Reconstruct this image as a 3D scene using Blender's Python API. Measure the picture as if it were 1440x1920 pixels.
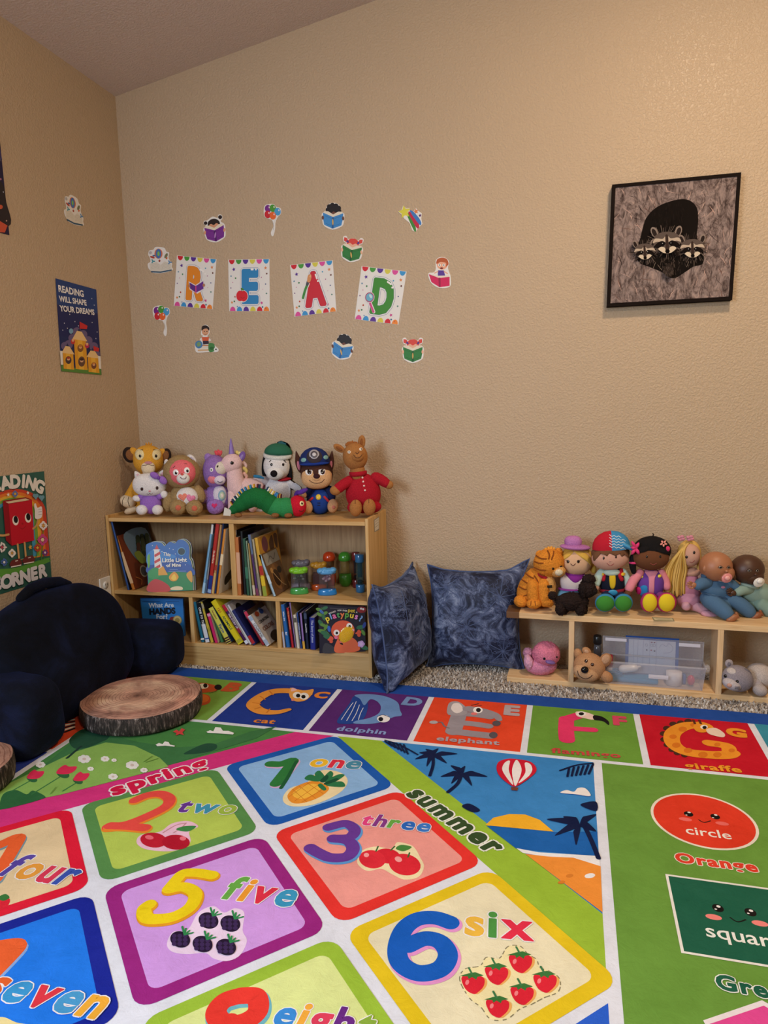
import bpy, bmesh, math, random
from math import sin, cos, pi, radians, sqrt, atan2
from mathutils import Vector, Matrix, noise
random.seed(7)
S = bpy.context.scene
C = S.collection
for _o in list(bpy.data.objects):
    bpy.data.objects.remove(_o, do_unlink=True)

# ---------------------------------------------------------------- camera
FPX = 1305.43
CAM = Vector((1.9482, -2.9498, 1.0749))
YAW, PITCH, ROLL = .2502, .1388, -.0233
FW = Vector((-sin(YAW) * cos(PITCH), cos(YAW) * cos(PITCH), -sin(PITCH)))
RT = Vector((cos(YAW), sin(YAW), 0))
UP = RT.cross(FW)
RT, UP = RT * cos(ROLL) + UP * sin(ROLL), -RT * sin(ROLL) + UP * cos(ROLL)
NH = Vector((-sin(YAW), cos(YAW), 0))      # horizontal, away from the viewer
XH = Vector((cos(YAW), sin(YAW), 0))       # horizontal, to the viewer's right
ZU = Vector((0, 0, 1))
cam = bpy.data.cameras.new('camera')
co = bpy.data.objects.new('camera', cam)
C.objects.link(co)
M3 = Matrix((RT, UP, -FW)).transposed()
co.matrix_world = Matrix.Translation(CAM) @ M3.to_4x4()
cam.sensor_fit = 'VERTICAL'
cam.sensor_height = 36
cam.lens = FPX / 1920 * 36
cam.clip_start = .02
S.camera = co

# ---------------------------------------------------------------- view, world, lights
S.view_settings.view_transform = 'Standard'
S.view_settings.look = 'None'
S.view_settings.exposure = 0.0
S.view_settings.gamma = 1
S.view_settings.use_curve_mapping = False
S.cycles.max_bounces = 6
S.cycles.diffuse_bounces = 4
S.cycles.glossy_bounces = 3
S.cycles.transmission_bounces = 6
S.cycles.transparent_max_bounces = 8
S.cycles.caustics_reflective = False
S.cycles.caustics_refractive = False
S.cycles.use_denoising = True
W = bpy.data.worlds.new('world')
S.world = W
W.use_nodes = True
W.node_tree.nodes['Background'].inputs[0].default_value = (.75, .86, 1, 1)
W.node_tree.nodes['Background'].inputs[1].default_value = .35

def area(name, loc, target, sx, sy, power, col, spread=pi):
    l = bpy.data.lights.new(name, 'AREA')
    l.shape = 'RECTANGLE'
    l.size, l.size_y, l.energy, l.color, l.spread = sx, sy, power, col, spread
    o = bpy.data.objects.new(name, l)
    C.objects.link(o)
    o.location = loc
    o.rotation_euler = (Vector(target) - Vector(loc)).to_track_quat('-Z', 'Y').to_euler()
    return o
# daylight through the window in the left wall, beside and behind the camera, and the warm ceiling lamp
DAY = area('window_daylight', (-.06, -3.75, 1.55), (1.2, -2.4, .3), 1.5, 1.2, 128, (.68, .83, 1))
LAMP = area('ceiling_or_fill_light', (2.6, -1.3, 2.88), (2.6, -1.2, 0), .2, .2, 31, (1, .76, .52))
FILL_LAMP = area('ceiling_or_fill_light', (2.9, -3.6, 2.95), (2.0, -2.2, .6), .3, .3, 44, (1, .88, .73))  # added fill light, unseen behind the camera, to brighten the left wall

# ---------------------------------------------------------------- pixel -> place
def ray(u, v):
    return FW + RT * ((u - 720) / FPX) + UP * ((960 - v) / FPX)
def onp(u, v, p0, n):
    d = ray(u, v)
    n = Vector(n)
    t = (Vector(p0) - CAM).dot(n) / d.dot(n)
    return CAM + d * t
def onz(u, v, z):
    return onp(u, v, (0, 0, z), ZU)

# ---------------------------------------------------------------- materials
def lin(h):
    if isinstance(h, tuple):
        return h if len(h) == 4 else (*h, 1)
    h = h.lstrip('#')
    c = [int(h[i:i + 2], 16) / 255 for i in (0, 2, 4)]
    return (*[x / 12.92 if x <= .04045 else ((x + .055) / 1.055) ** 2.4 for x in c], 1)
_MC = {}
class NT:
    def __init__(s, name):
        s.m = bpy.data.materials.new(name)
        s.m.use_nodes = True
        s.n, s.l = s.m.node_tree.nodes, s.m.node_tree.links
        s.b = s.n['Principled BSDF']
    def add(s, t, **k):
        n = s.n.new('ShaderNode' + t)
        for a, v in k.items():
            if a in n.inputs:
                n.inputs[a].default_value = v
            else:
                setattr(n, a, v)
        return n
    def link(s, a, b):
        s.l.new(a, b)
    def coords(s, scale=(1, 1, 1), rot=(0, 0, 0)):
        t = s.add('TexCoord')
        m = s.add('Mapping')
        m.inputs['Scale'].default_value = scale
        m.inputs['Rotation'].default_value = rot
        s.link(t.outputs['Object'], m.inputs[0])
        return m.outputs[0]
    def noise(s, vec, scale, detail=4, rough=.55, dist=0):
        n = s.add('TexNoise', Scale=scale, Detail=detail, Roughness=rough, Distortion=dist)
        s.link(vec, n.inputs['Vector'])
        return n.outputs[0]
    def ramp(s, fac, stops):
        r = s.add('ValToRGB')
        e = r.color_ramp.elements
        while len(e) < len(stops):
            e.new(.5)
        for x, (p, c) in zip(e, stops):
            x.position, x.color = p, lin(c)
        s.link(fac, r.inputs[0])
        return r.outputs[0]
    def bump(s, h, strength, dist):
        b = s.add('Bump', Strength=strength, Distance=dist)
        s.link(h, b.inputs['Height'])
        s.link(b.outputs[0], s.b.inputs['Normal'])
def mat(col, kind='cloth'):
    k = (col, kind)
    if k in _MC:
        return _MC[k]
    t = NT('%s_%s' % (kind, str(col).strip('#')))
    b = t.b
    b.inputs['Base Color'].default_value = lin(col)
    if kind == 'cloth' or kind == 'plush' or kind == 'fur':
        b.inputs['Roughness'].default_value = .9
        b.inputs['Specular IOR Level'].default_value = .2
        b.inputs['Sheen Weight'].default_value = .18 if kind != 'cloth' else .06
        b.inputs['Sheen Roughness'].default_value = .5
        b.inputs['Sheen Tint'].default_value = lin(col)
        v = t.coords()
        sc = {'cloth': 900, 'plush': 330, 'fur': 170}[kind]
        n = t.noise(v, sc, 3, .7)
        c = lin(col)
        dk = tuple(x * (.86 if kind == 'cloth' else .74) for x in c[:3])
        lt = tuple(min(1, x * 1.08 + .004) for x in c[:3])
        lt = tuple(min(1, x * 1.22 + .006) for x in c[:3]) if kind != 'cloth' else lt
        t.link(t.ramp(n, [(.3, dk), (.66, lt)]), b.inputs['Base Color'])
        t.bump(n, .5 if kind == 'cloth' else .8, {'cloth': .0008, 'plush': .002, 'fur': .004}[kind])
    elif kind == 'rug':
        b.inputs['Roughness'].default_value = .85
        b.inputs['Specular IOR Level'].default_value = .1
        v = t.coords()
        n = t.noise(v, 9, 6, .7, .4)
        c = lin(col)
        t.link(t.ramp(n, [(.3, tuple(x * .88 for x in c[:3])), (.7, tuple(min(1, x * 1.06 + .006) for x in c[:3]))]), b.inputs['Base Color'])
        n2 = t.noise(t.coords((1, 1, 1)), 26, 8, .72, .6)
        t.bump(n2, .45, .006)
    elif kind == 'paper':
        b.inputs['Roughness'].default_value = .5
        b.inputs['Specular IOR Level'].default_value = .3
    elif kind == 'card':
        b.inputs['Roughness'].default_value = .38
    elif kind == 'plastic':
        b.inputs['Roughness'].default_value = .18
        b.inputs['Coat Weight'].default_value = .3
    elif kind == 'vinyl':
        b.inputs['Roughness'].default_value = .45
        b.inputs['Subsurface Weight'].default_value = .05
        b.inputs['Subsurface Radius'].default_value = (.01, .004, .002)
    elif kind == 'bead':
        b.inputs['Roughness'].default_value = .08
    elif kind == 'clear':
        b.inputs['Roughness'].default_value = .12
        b.inputs['Transmission Weight'].default_value = .9
        b.inputs['IOR'].default_value = 1.15
        b.inputs['Alpha'].default_value = .55
    elif kind == 'frost':
        b.inputs['Roughness'].default_value = .3
        b.inputs['Alpha'].default_value = .2
    elif kind == 'flat':
        b.inputs['Roughness'].default_value = .9
        b.inputs['Specular IOR Level'].default_value = .08
    elif kind == 'matte':
        b.inputs['Roughness'].default_value = .8
    _MC[k] = t.m
    return t.m

# ---------------------------------------------------------------- mesh building
def rotm(axis, deg):
    return Matrix.Rotation(radians(deg), 3, Vector(axis))
class MB:
    def __init__(s):
        s.v, s.f, s.mi, s.sm, s.mats = [], [], [], [], []
    def slot(s, m):
        if m not in s.mats:
            s.mats.append(m)
        return s.mats.index(m)
    def add(s, vs, fs, m, smooth=True):
        o = len(s.v)
        i = s.slot(m)
        s.v += [Vector(v) for v in vs]
        for f in fs:
            s.f.append(tuple(o + k for k in f))
            s.mi.append(i)
            s.sm.append(smooth)
        return s
    def build(s, name, parent=None, loc=None, clamp=None):
        if clamp:
            for v in s.v:
                clamp(v)
        if parent is not None:
            L = Vector(parent['_w'])
        elif loc is not None:
            L = Vector(loc)
        else:
            xs = [v.x for v in s.v]; ys = [v.y for v in s.v]; zs = [v.z for v in s.v]
            L = Vector(((min(xs) + max(xs)) / 2, (min(ys) + max(ys)) / 2, min(zs)))
        me = bpy.data.meshes.new(name)
        me.from_pydata([v - L for v in s.v], [], s.f)
        for m in s.mats:
            me.materials.append(m)
        me.polygons.foreach_set('material_index', s.mi)
        me.polygons.foreach_set('use_smooth', s.sm)
        me.update()
        o = bpy.data.objects.new(name, me)
        C.objects.link(o)
        if parent is not None:
            o.parent = parent
            o['_w'] = tuple(L)
        else:
            o.location = L
            o['_w'] = tuple(L)
        return o
def tag(o, label=None, cat=None, group=None, kind=None):
    if label: o['label'] = label
    if cat: o['category'] = cat
    if group: o['group'] = group
    if kind: o['kind'] = kind
    return o
def thing(name, loc, label, cat, group=None):
    o = bpy.data.objects.new(name, None)
    o.empty_display_size = .03
    C.objects.link(o)
    o.location = loc
    o['_w'] = tuple(loc)
    return tag(o, label, cat, group)
I3 = Matrix.Identity(3)
def g_box(c, size, R=I3, bev=0, seg=2):
    bm = bmesh.new()
    bmesh.ops.create_cube(bm, size=1)
    for v in bm.verts:
        v.co = Vector((v.co.x * size[0], v.co.y * size[1], v.co.z * size[2]))
    if bev:
        bmesh.ops.bevel(bm, geom=bm.edges[:], offset=bev, segments=seg, profile=.5, affect='EDGES')
    bm.verts.index_update()
    c = Vector(c)
    vs = [c + R @ v.co for v in bm.verts]
    fs = [tuple(v.index for v in f.verts) for f in bm.faces]
    bm.free()
    return vs, fs
def spow(x, e):
    return (abs(x) ** e) * (1 if x >= 0 else -1)
def g_ell(c, r, R=I3, seg=24, rings=14, e1=1, e2=1, fn=None):
    c = Vector(c)
    vs = []
    for i in range(rings + 1):
        ph = -pi / 2 + pi * i / rings
        for j in range(seg):
            th = 2 * pi * j / seg
            p = Vector((r[0] * spow(cos(ph), e1) * spow(cos(th), e2), r[1] * spow(cos(ph), e1) * spow(sin(th), e2), r[2] * spow(sin(ph), e1)))
            if fn:
                p = fn(p)
            vs.append(c + R @ p)
    fs = []
    for i in range(rings):
        for j in range(seg):
            a, b = i * seg + j, i * seg + (j + 1) % seg
            fs.append((a, b, b + seg, a + seg))
    return vs, fs
def g_tube(pts, rad, seg=10, cap=True, flat=1.0, nrm=None):
    pts = [Vector(p) for p in pts]
    n = len(pts)
    if not hasattr(rad, '__len__'):
        rad = [rad] * n
    if cap:  # round ends
        d0, d1 = (pts[0] - pts[1]).normalized(), (pts[-1] - pts[-2]).normalized()
        pre = [(pts[0] + d0 * rad[0] * sin(a), rad[0] * cos(a)) for a in (1.5, 1.1, .6)]
        post = [(pts[-1] + d1 * rad[-1] * sin(a), rad[-1] * cos(a)) for a in (.6, 1.1, 1.5)]
        pts, rad = [p for p, _ in pre] + pts + [p for p, _ in post], [q for _, q in pre] + list(rad) + [q for _, q in post]
        n = len(pts)
    vs, up = [], None
    for i in range(n):
        t = (pts[min(i + 1, n - 1)] - pts[max(i - 1, 0)]).normalized()
        if up is None:
            up = Vector(nrm) if nrm is not None else (ZU if abs(t.z) < .9 else Vector((1, 0, 0)))
        up = (up - t * up.dot(t))
        up = up.normalized() if up.length > 1e-6 else t.orthogonal().normalized()
        sd = t.cross(up)
        for j in range(seg):
            a = 2 * pi * j / seg
            vs.append(pts[i] + sd * (rad[i] * cos(a)) + up * (rad[i] * flat * sin(a)))
    fs = []
    for i in range(n - 1):
        for j in range(seg):
            a, b = i * seg + j, i * seg + (j + 1) % seg
            fs.append((a, b, b + seg, a + seg))
    fs.append(tuple(range(seg))[::-1])
    fs.append(tuple(range((n - 1) * seg, n * seg)))
    return vs, fs
def g_lathe(prof, c, R=I3, seg=28, ex=1, ey=1):
    c = Vector(c)
    vs = [c + R @ Vector((r * cos(2 * pi * j / seg) * ex, r * sin(2 * pi * j / seg) * ey, z)) for r, z in prof for j in range(seg)]
    fs = [(i * seg + j, i * seg + (j + 1) % seg, (i + 1) * seg + (j + 1) % seg, (i + 1) * seg + j) for i in range(len(prof) - 1) for j in range(seg)]
    fs.append(tuple(range(seg))[::-1])
    fs.append(tuple(range((len(prof) - 1) * seg, len(prof) * seg)))
    return vs, fs
def g_prism(pts, n, th):
    """closed outline of points, pushed back along -n by th"""
    n = Vector(n)
    k = len(pts)
    vs = [Vector(p) for p in pts] + [Vector(p) - n * th for p in pts]
    fs = [tuple(range(k)), tuple(range(2 * k - 1, k - 1, -1))]
    fs += [(i, i + k, (i + 1) % k + k, (i + 1) % k) for i in range(k)]
    return vs, fs
def spline(pts, closed=True, k=6):
    P = [Vector(p) for p in pts]
    n = len(P)
    out = []
    for i in range(n if closed else n - 1):
        p0 = P[(i - 1) % n] if closed or i > 0 else P[0]
        p1, p2 = P[i], P[(i + 1) % n]
        p3 = P[(i + 2) % n] if closed or i + 2 < n else P[-1]
        for j in range(k):
            t = j / k
            out.append(.5 * ((2 * p1) + (p2 - p0) * t + (2 * p0 - 5 * p1 + 4 * p2 - p3) * t * t + (3 * p1 - p0 - 3 * p2 + p3) * t ** 3))
    if not closed:
        out.append(P[-1])
    return out
_TX = {}
def textmesh(s, bold=.0, sp=1.0, res=3):
    k = (s, bold, sp)
    if k in _TX:
        return _TX[k]
    cu = bpy.data.curves.new('t', 'FONT')
    cu.body = s
    cu.size = 1
    cu.offset = bold
    cu.space_character = sp
    cu.resolution_u = res
    o = bpy.data.objects.new('t', cu)
    C.objects.link(o)
    dg = bpy.context.evaluated_depsgraph_get()
    me = bpy.data.meshes.new_from_object(o.evaluated_get(dg))
    vs = [v.co.xy.copy() for v in me.vertices]
    fs = [tuple(p.vertices) for p in me.polygons]
    bpy.data.objects.remove(o, do_unlink=True)
    bpy.data.curves.remove(cu)
    bpy.data.meshes.remove(me)
    if not vs:
        vs, fs = [Vector((0, 0, 0))], []
    x0, x1 = min(v.x for v in vs), max(v.x for v in vs)
    par = list(range(len(vs)))
    def fd(i):
        while par[i] != i:
            par[i] = par[par[i]]
            i = par[i]
        return i
    for f in fs:
        for j in f[1:]:
            par[fd(j)] = fd(f[0])
    ids = {}
    isl = [ids.setdefault(fd(i), len(ids)) for i in range(len(vs))]
    _TX[k] = ([Vector((v.x - x0, v.y, .85 * isl[i] / len(ids))) for i, v in enumerate(vs)], fs, max(x1 - x0, 1e-4))
    return _TX[k]

class Print:
    """flat printed shapes stacked on a plane, all in one mesh.  Points are photo pixels carried onto the plane, or plane metres when local"""
    def __init__(s, p0, ex, n, kind='paper', eps=.00025):
        s.p0, s.ex, s.n = Vector(p0), Vector(ex).normalized(), Vector(n).normalized()
        s.ey = s.n.cross(s.ex)
        s.mb, s.kind, s.eps, s.k = MB(), kind, eps, 1
        s.loc = False
    def L(s, p):
        if s.loc:
            return Vector((p[0], p[1]))
        q = onp(p[0], p[1], s.p0, s.n) - s.p0
        return Vector((q.dot(s.ex), q.dot(s.ey)))
    def W(s, q, h=0):
        return s.p0 + s.ex * q.x + s.ey * q.y + s.n * (s.eps * s.k + h)
    def m(s, col):
        return col if isinstance(col, bpy.types.Material) else mat(col, s.kind)
    def up(s):
        s.k += 1
        return s
    def lpoly(s, q, col):
        q = list(q)
        a = sum(q[i].x * q[(i + 1) % len(q)].y - q[(i + 1) % len(q)].x * q[i].y for i in range(len(q)))
        if a < 0:
            q = q[::-1]
        s.mb.add([s.W(p) for p in q], [tuple(range(len(q)))], s.m(col), False)
        s.k += 1
    def poly(s, pts, col, smooth=False, k=5):
        q = [s.L(p) for p in pts]
        s.lpoly(spline(q, True, k) if smooth else q, col)
    def ell(s, u, v, ru, rv, col, rot=0, n=28, a0=0, a1=360):
        ca, sa = cos(radians(rot)), sin(radians(rot))
        pts = []
        for i in range(n):
            a = radians(a0 + (a1 - a0) * i / (n if a1 - a0 == 360 else n - 1))
            x, y = ru * cos(a), rv * sin(a)
            pts.append((u + x * ca + y * sa, v - (-x * sa + y * ca)) if not s.loc else (u + x * ca - y * sa, v + x * sa + y * ca))
        s.poly(pts, col)
    def mell(s, u, v, ra, rb, col, rot=0, n=28):
        """centre in pixels, radii in metres on the plane"""
        c = s.L((u, v))
        ca, sa = cos(radians(rot)), sin(radians(rot))
        s.lpoly([c + Vector((ra * cos(t) * ca - rb * sin(t) * sa, ra * cos(t) * sa + rb * sin(t) * ca)) for t in [2 * pi * i / n for i in range(n)]], col)
    def stroke(s, pts, w, col, smooth=False, closed=False, local=None):
        """rounded line; w = width in metres (single or per point)"""
        q = list(local) if local else [s.L(p) for p in pts]
        if smooth and len(q) > 2:
            q = spline(q, closed, 6)
        elif len(q) > 2:
            for _ in range(3):   # round the corners
                r = [] if closed else [q[0]]
                for i in range(len(q) if closed else len(q) - 1):
                    p0, p1 = q[i], q[(i + 1) % len(q)]
                    r += [p0.lerp(p1, .2), p0.lerp(p1, .8)]
                q = r if closed else r + [q[-1]]
        m = s.m(col)
        n = len(q)
        ws = list(w) if hasattr(w, '__len__') else [w, w]
        hw = []
        for i in range(n):
            x = i / max(n - 1, 1) * (len(ws) - 1)
            j = min(int(x), len(ws) - 2)
            hw.append((ws[j] + (ws[j + 1] - ws[j]) * (x - j)) / 2)
        L_, R_ = [], []
        for i in range(n):
            d = (q[(i + 1) % n] - q[i - 1]) if closed else (q[min(i + 1, n - 1)] - q[max(i - 1, 0)])
            nn = Vector((-d.y, d.x)).normalized() * hw[i]
            L_.append(q[i] + nn)
            R_.append(q[i] - nn)
        vs = [s.W(p, s.eps * .9 * (i % n) / n) for i, p in enumerate(L_ + R_)]
        fs = [(i, i + n, (i + 1) % n + n, (i + 1) % n) for i in range(n if closed else n - 1)]
        s.mb.add(vs, fs, m, False)
        if not closed:
            for c, e, h in ((q[0], q[1], hw[0]), (q[-1], q[-2], hw[-1])):
                t0 = atan2((c - e).y, (c - e).x)
                s.mb.add([s.W(c + Vector((cos(t0 + t), sin(t0 + t))) * h, 0 if c is q[0] else s.eps * .9) for t in [-pi / 2 + pi * i / 10 for i in range(11)]], [tuple(range(11))], m, False)
        s.k += 1
    def base(s, k=None):
        if k is not None:
            s.kb = k
        s.k = s.kb
    def ltext(s, txt, a, b, col, bold=.0, shear=0, hs=1.0, out=None, ow=.035, fat=0, sp=1.0):
        """text with its baseline from a to b (plane coords); fat / out thicken it or give it a pale edge"""
        d = b - a
        vs, fs, w = textmesh(txt, min(bold, .02), sp)
        k = d.length / w
        fat = max(fat, bold - .02)
        def ringed(r, c):
            for i in range(8):
                t = 2 * pi * i / 8
                s._tx(vs, fs, w, a + Vector((cos(t), sin(t))) * (r * k), d, c, shear, hs)
        if out:
            ringed(fat + ow, out)
        if fat > .004:
            ringed(fat, col)
        s._tx(vs, fs, w, a, d, col, shear, hs)
    def _tx(s, vs, fs, w, a, d, col, shear, hs):
        k = d.length / w
        x = d.normalized()
        y = Vector((-x.y, x.x))
        s.mb.add([s.W(a + x * ((v.x + shear * v.y) * k) + y * (v.y * k * hs), s.eps * v.z) for v in vs], fs, s.m(col), False)
        s.k += 1
    def text(s, txt, p, q, col, **kw):
        s.ltext(txt, s.L(p), s.L(q), col, **kw)
    def words(s, txt, p, q, cols, bold=0, **kw):
        """one colour per letter, all letters the same size"""
        a, b = s.L(p), s.L(q)
        gl = [textmesh(c, min(bold, .02))[2] for c in txt]
        gap = .10
        k = (b - a).length / (sum(gl) + gap * (len(txt) - 1))
        d = (b - a).normalized()
        x = 0
        for c, w, col in zip(txt, gl, cols):
            s.ltext(c, a + d * (x * k), a + d * ((x + w) * k), col, bold=bold, **kw)
            x += w + gap
    def chars(s, lst, em, col, **kw):
        """letters placed one by one: (letter, centre pixel on the baseline, next pixel along the baseline)"""
        for c, p, q in lst:
            a, d = s.L(p), (s.L(q) - s.L(p)).normalized()
            w = textmesh(c, min(kw.get('bold', 0), .02))[2] * em
            s.ltext(c, a - d * (w / 2), a + d * (w / 2), col, **kw)
    def star(s, u, v, r, col, rot=0, inner=.45, n=5):
        c = s.L((u, v))
        s.lpoly([c + Vector((cos(t), sin(t))) * (r if i % 2 == 0 else r * inner) for i, t in enumerate([radians(90 + rot) + pi * j / n for j in range(2 * n)])], col)
    def build(s, name, parent=None, **kw):
        return s.mb.build(name, parent, **kw)
# ---------------------------------------------------------------- setting
SL = .1715            # ceiling rise per metre of x
H0 = 2.5095
XR, YF = 4.7, -5.0
def zc(x):
    return H0 + SL * x
def wallmat(name, col, bump=.55):
    t = NT(name)
    t.b.inputs['Roughness'].default_value = .42
    t.b.inputs['Specular IOR Level'].default_value = .4
    v = t.coords()
    n = t.noise(v, 120, 3, .55, .3)
    r = t.ramp(n, [(.40, (0, 0, 0)), (.62, (1, 1, 1))])
    t.bump(r, bump, .0022)
    n2 = t.noise(v, 1.3, 3, .5)
    c = lin(col)
    t.link(t.ramp(n2, [(.2, tuple(x * .97 for x in c[:3])), (.8, tuple(x * 1.03 for x in c[:3]))]), t.b.inputs['Base Color'])
    return t.m
MW = wallmat('tan_wall_paint', '#bfa78a', .55)
MCE = wallmat('ceiling_paint', '#d8c5bb', .7)
def struct(name, vf, m, smooth=False):
    b = MB()
    b.add(*vf, m, smooth)
    return tag(b.build(name), kind='structure')
T = .12
struct('wall_back', g_prism([Vector(p) for p in ((-T, 0, -.02), (XR + T, 0, -.02), (XR + T, 0, zc(XR + T)), (-T, 0, zc(-T)))], (0, -1, 0), T), MW)
# left wall with its window opening (beside the camera, out of the picture)
b = MB()
wy0, wy1, wz0, wz1 = -4.55, -2.95, .9, 2.2
for q in (((YF, -.02), (wy0, -.02), (wy0, H0), (YF, H0)), ((wy1, -.02), (0, -.02), (0, H0), (wy1, H0)), ((wy0, -.02), (wy1, -.02), (wy1, wz0), (wy0, wz0)), ((wy0, wz1), (wy1, wz1), (wy1, H0), (wy0, H0))):
    b.add(*g_prism([Vector((0, y, z)) for y, z in q], (1, 0, 0), T), MW, False)
tag(b.build('wall_left'), kind='structure')
b = MB()
MWH = mat('#e6e4de', 'card')
for y, z, sy, sz in ((wy0 + .025, 1.55, .05, 1.3), (wy1 - .025, 1.55, .05, 1.3), (-3.75, wz0 + .025, 1.6, .05), (-3.75, wz1 - .025, 1.6, .05)):
    b.add(*g_box((-.05, y, z), (.07, sy, sz)), MWH, False)
b.add(*g_box((-.105, -3.75, 1.55), (.004, 1.5, 1.2)), mat('#e8eef2', 'clear'), False)
tag(b.build('window_1'), kind='structure')
struct('wall_right', g_prism([Vector(p) for p in ((XR, 0, -.02), (XR, YF, -.02), (XR, YF, zc(XR)), (XR, 0, zc(XR)))], (-1, 0, 0), T), MW)
struct('wall_front', g_prism([Vector(p) for p in ((XR + T, YF, -.02), (-T, YF, -.02), (-T, YF, zc(-T)), (XR + T, YF, zc(XR + T)))], (0, 1, 0), T), MW)
struct('ceiling', g_prism([Vector((-T, YF - T, zc(-T))), Vector((-T, T, zc(-T))), Vector((XR + T, T, zc(XR + T))), Vector((XR + T, YF - T, zc(XR + T)))], (0, 0, -1), .1), MCE)
# carpet floor
t = NT('speckled_carpet')
t.b.inputs['Roughness'].default_value = .95
t.b.inputs['Specular IOR Level'].default_value = .1
v = t.coords()
vo = t.add('TexVoronoi', Scale=190)
t.link(v, vo.inputs['Vector'])
sx = t.add('SeparateColor')
t.link(vo.outputs['Color'], sx.inputs[0])
t.link(t.ramp(sx.outputs[0], [(0, '#6a6059'), (.2, '#857b74'), (.45, '#b3aaa2'), (.75, '#c9c1b9'), (1, '#ded8d0')]), t.b.inputs['Base Color'])
t.bump(vo.outputs['Distance'], .8, .006)
struct('floor', g_box((XR / 2, YF / 2, -.06), (XR + 2 * T, -YF + 2 * T, .12)), t.m)
# carpet tufts where the carpet shows between rug and wall
b = MB()
cols = [mat(c, 'matte') for c in ('#6a5f58', '#948a82', '#bbb2aa', '#cdc6be', '#dfd9d2', '#c4bcb4')]
rr = random.Random(3)
for i in range(15000):
    x = rr.uniform(.25, 3.3)
    y = rr.uniform(-.52, -.02) if x > 1.2 else rr.uniform(-.42, -.29)
    if y < -.360 - (x - 1.2244) * .0132 or (x < 1.215 and y > -.313) or (x > 1.735 and y > -.244 - (x - 1.75) * .036):
        continue
    h, r_ = rr.uniform(.004, .010), rr.uniform(.0025, .0045)
    a = rr.uniform(0, 6.28)
    tx, ty = rr.uniform(-.004, .004), rr.uniform(-.004, .004)
    vs = [(x + r_ * cos(a + k * 2.094), y + r_ * sin(a + k * 2.094), 0) for k in range(3)] + [(x + tx + r_ * .6 * cos(a + k * 2.094), y + ty + r_ * .6 * sin(a + k * 2.094), h) for k in range(3)]
    b.add(vs, [(0, 1, 4, 3), (1, 2, 5, 4), (2, 0, 3, 5), (3, 4, 5)], rr.choice(cols), False)
tag(b.build('carpet_pile'), 'speckled beige and grey carpet pile between rug and wall', 'carpet', kind='stuff')
# ceiling lamp fixture, and a second one made for the added fill light
R_ = rotm((0, 1, 0), -math.degrees(math.atan(SL)))
for lx, ly, lab in ((2.6, -1.3, 'round white flush ceiling lamp nearer the picture wall'), (2.9, -3.6, 'round white flush fixture of the added fill lamp, farther from the picture wall')):
    L0 = thing('ceiling_lamp', (lx, ly, zc(lx) - .03), lab, 'lamp')
    b = MB()
    b.add(*g_lathe([(.15, -.022), (.16, -.01), (.16, -.001)], Vector((lx, ly, zc(lx))), R_), mat('#e8e2d6', 'card'))
    b.build('lamp_base', L0)
# wall outlet
oc = Vector((0, -.345, .335))
O = thing('wall_outlet', oc - Vector((0, 0, .057)), 'white wall outlet beside the bookshelf, half behind the navy backrest', 'outlet')
b = MB(); b.add(*g_box(oc + Vector((.003, 0, 0)), (.006, .072, .116), bev=.002), mat('#ece8e0', 'card'), False); b.build('cover_plate', O)
for dz in (-.024, .024):
    b = MB()
    b.add(*g_lathe([(.0001, .004), (.016, .004), (.017, 0)], oc + Vector((.006, 0, dz)), rotm((0, 1, 0), 90), 20), mat('#e2ddd3', 'card'))
    for dy in (-.006, .006):
        b.add(*g_box(oc + Vector((.0105, dy, dz + .003)), (.001, .002, .009)), mat('#2a2724', 'matte'), False)
    b.build('socket', O)
# ---------------------------------------------------------------- the printed rug
RO = Vector((1.2244, -.8217, .008))
RA = -.0132
REX = Vector((cos(RA), sin(RA), 0))
rug = Print(RO, REX, ZU, 'rug', .00003)
REY = rug.ey
def RW(a, b, h=0):
    return RO + REX * a + REY * b + ZU * h
A0, A1, B0, B1 = -1.185, 2.3, -2.0, .4541
r_ = .025
def rcor(a0, b0, a1, b1, r, n=5):
    out = []
    for cx_, cy_, s0 in ((a1 - r, b1 - r, 0), (a0 + r, b1 - r, 90), (a0 + r, b0 + r, 180), (a1 - r, b0 + r, 270)):
        out += [(cx_ + r * cos(radians(s0 + 90 * k / n)), cy_ + r * sin(radians(s0 + 90 * k / n))) for k in range(n + 1)]
    return out
BLUE, WHITE = '#2350a8', '#e2e7f4'
rug.mb.add(*g_prism([RW(a, b) for a, b in rcor(A0, B0, A1, B1, .03)], ZU, .0065), mat(BLUE, 'rug'), False)
def P(*q):
    rug.loc = True
    return q
def rect(a0, b0, a1, b1, col):
    rug.loc = True
    rug.poly([(a0, b0), (a1, b0), (a1, b1), (a0, b1)], col)
    rug.loc = False
def lpoly(pts, col, smooth=False):
    rug.loc = True
    rug.poly(pts, col, smooth)
    rug.loc = False
SB, TB, TT = -.025, -.007, .3613
# white under-layer of the inner field, then coloured fields
rect(-1.185, -1.95, 2.21, TT, WHITE)
AL, AR0, AR1 = -.864, .831, .856
# spring triangle, summer triangle
QX = -1.75
lpoly([(AL, SB), (-.145, SB), (AL, AL + .12)], '#4a8a48')
lpoly([(.160, SB), (AR0, SB), (AR0, -.696)], '#3d8ad0')
lpoly([(AL, AL + .12), (-.145, SB), (-.006, SB), (AL, AL - .0185)], '#da3585')
lpoly([(.0065, SB), (.160, SB), (AR0, -.696), (AR0, -.8495)], '#9cc23a')
# lower corners beyond the diamond
lpoly([(AR0, -.93), (AR0, QX), (.03, QX)], '#2a62d8')
lpoly([(AL, -.93), (AL, QX), (-.03, QX)], '#c98a3a')
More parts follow.
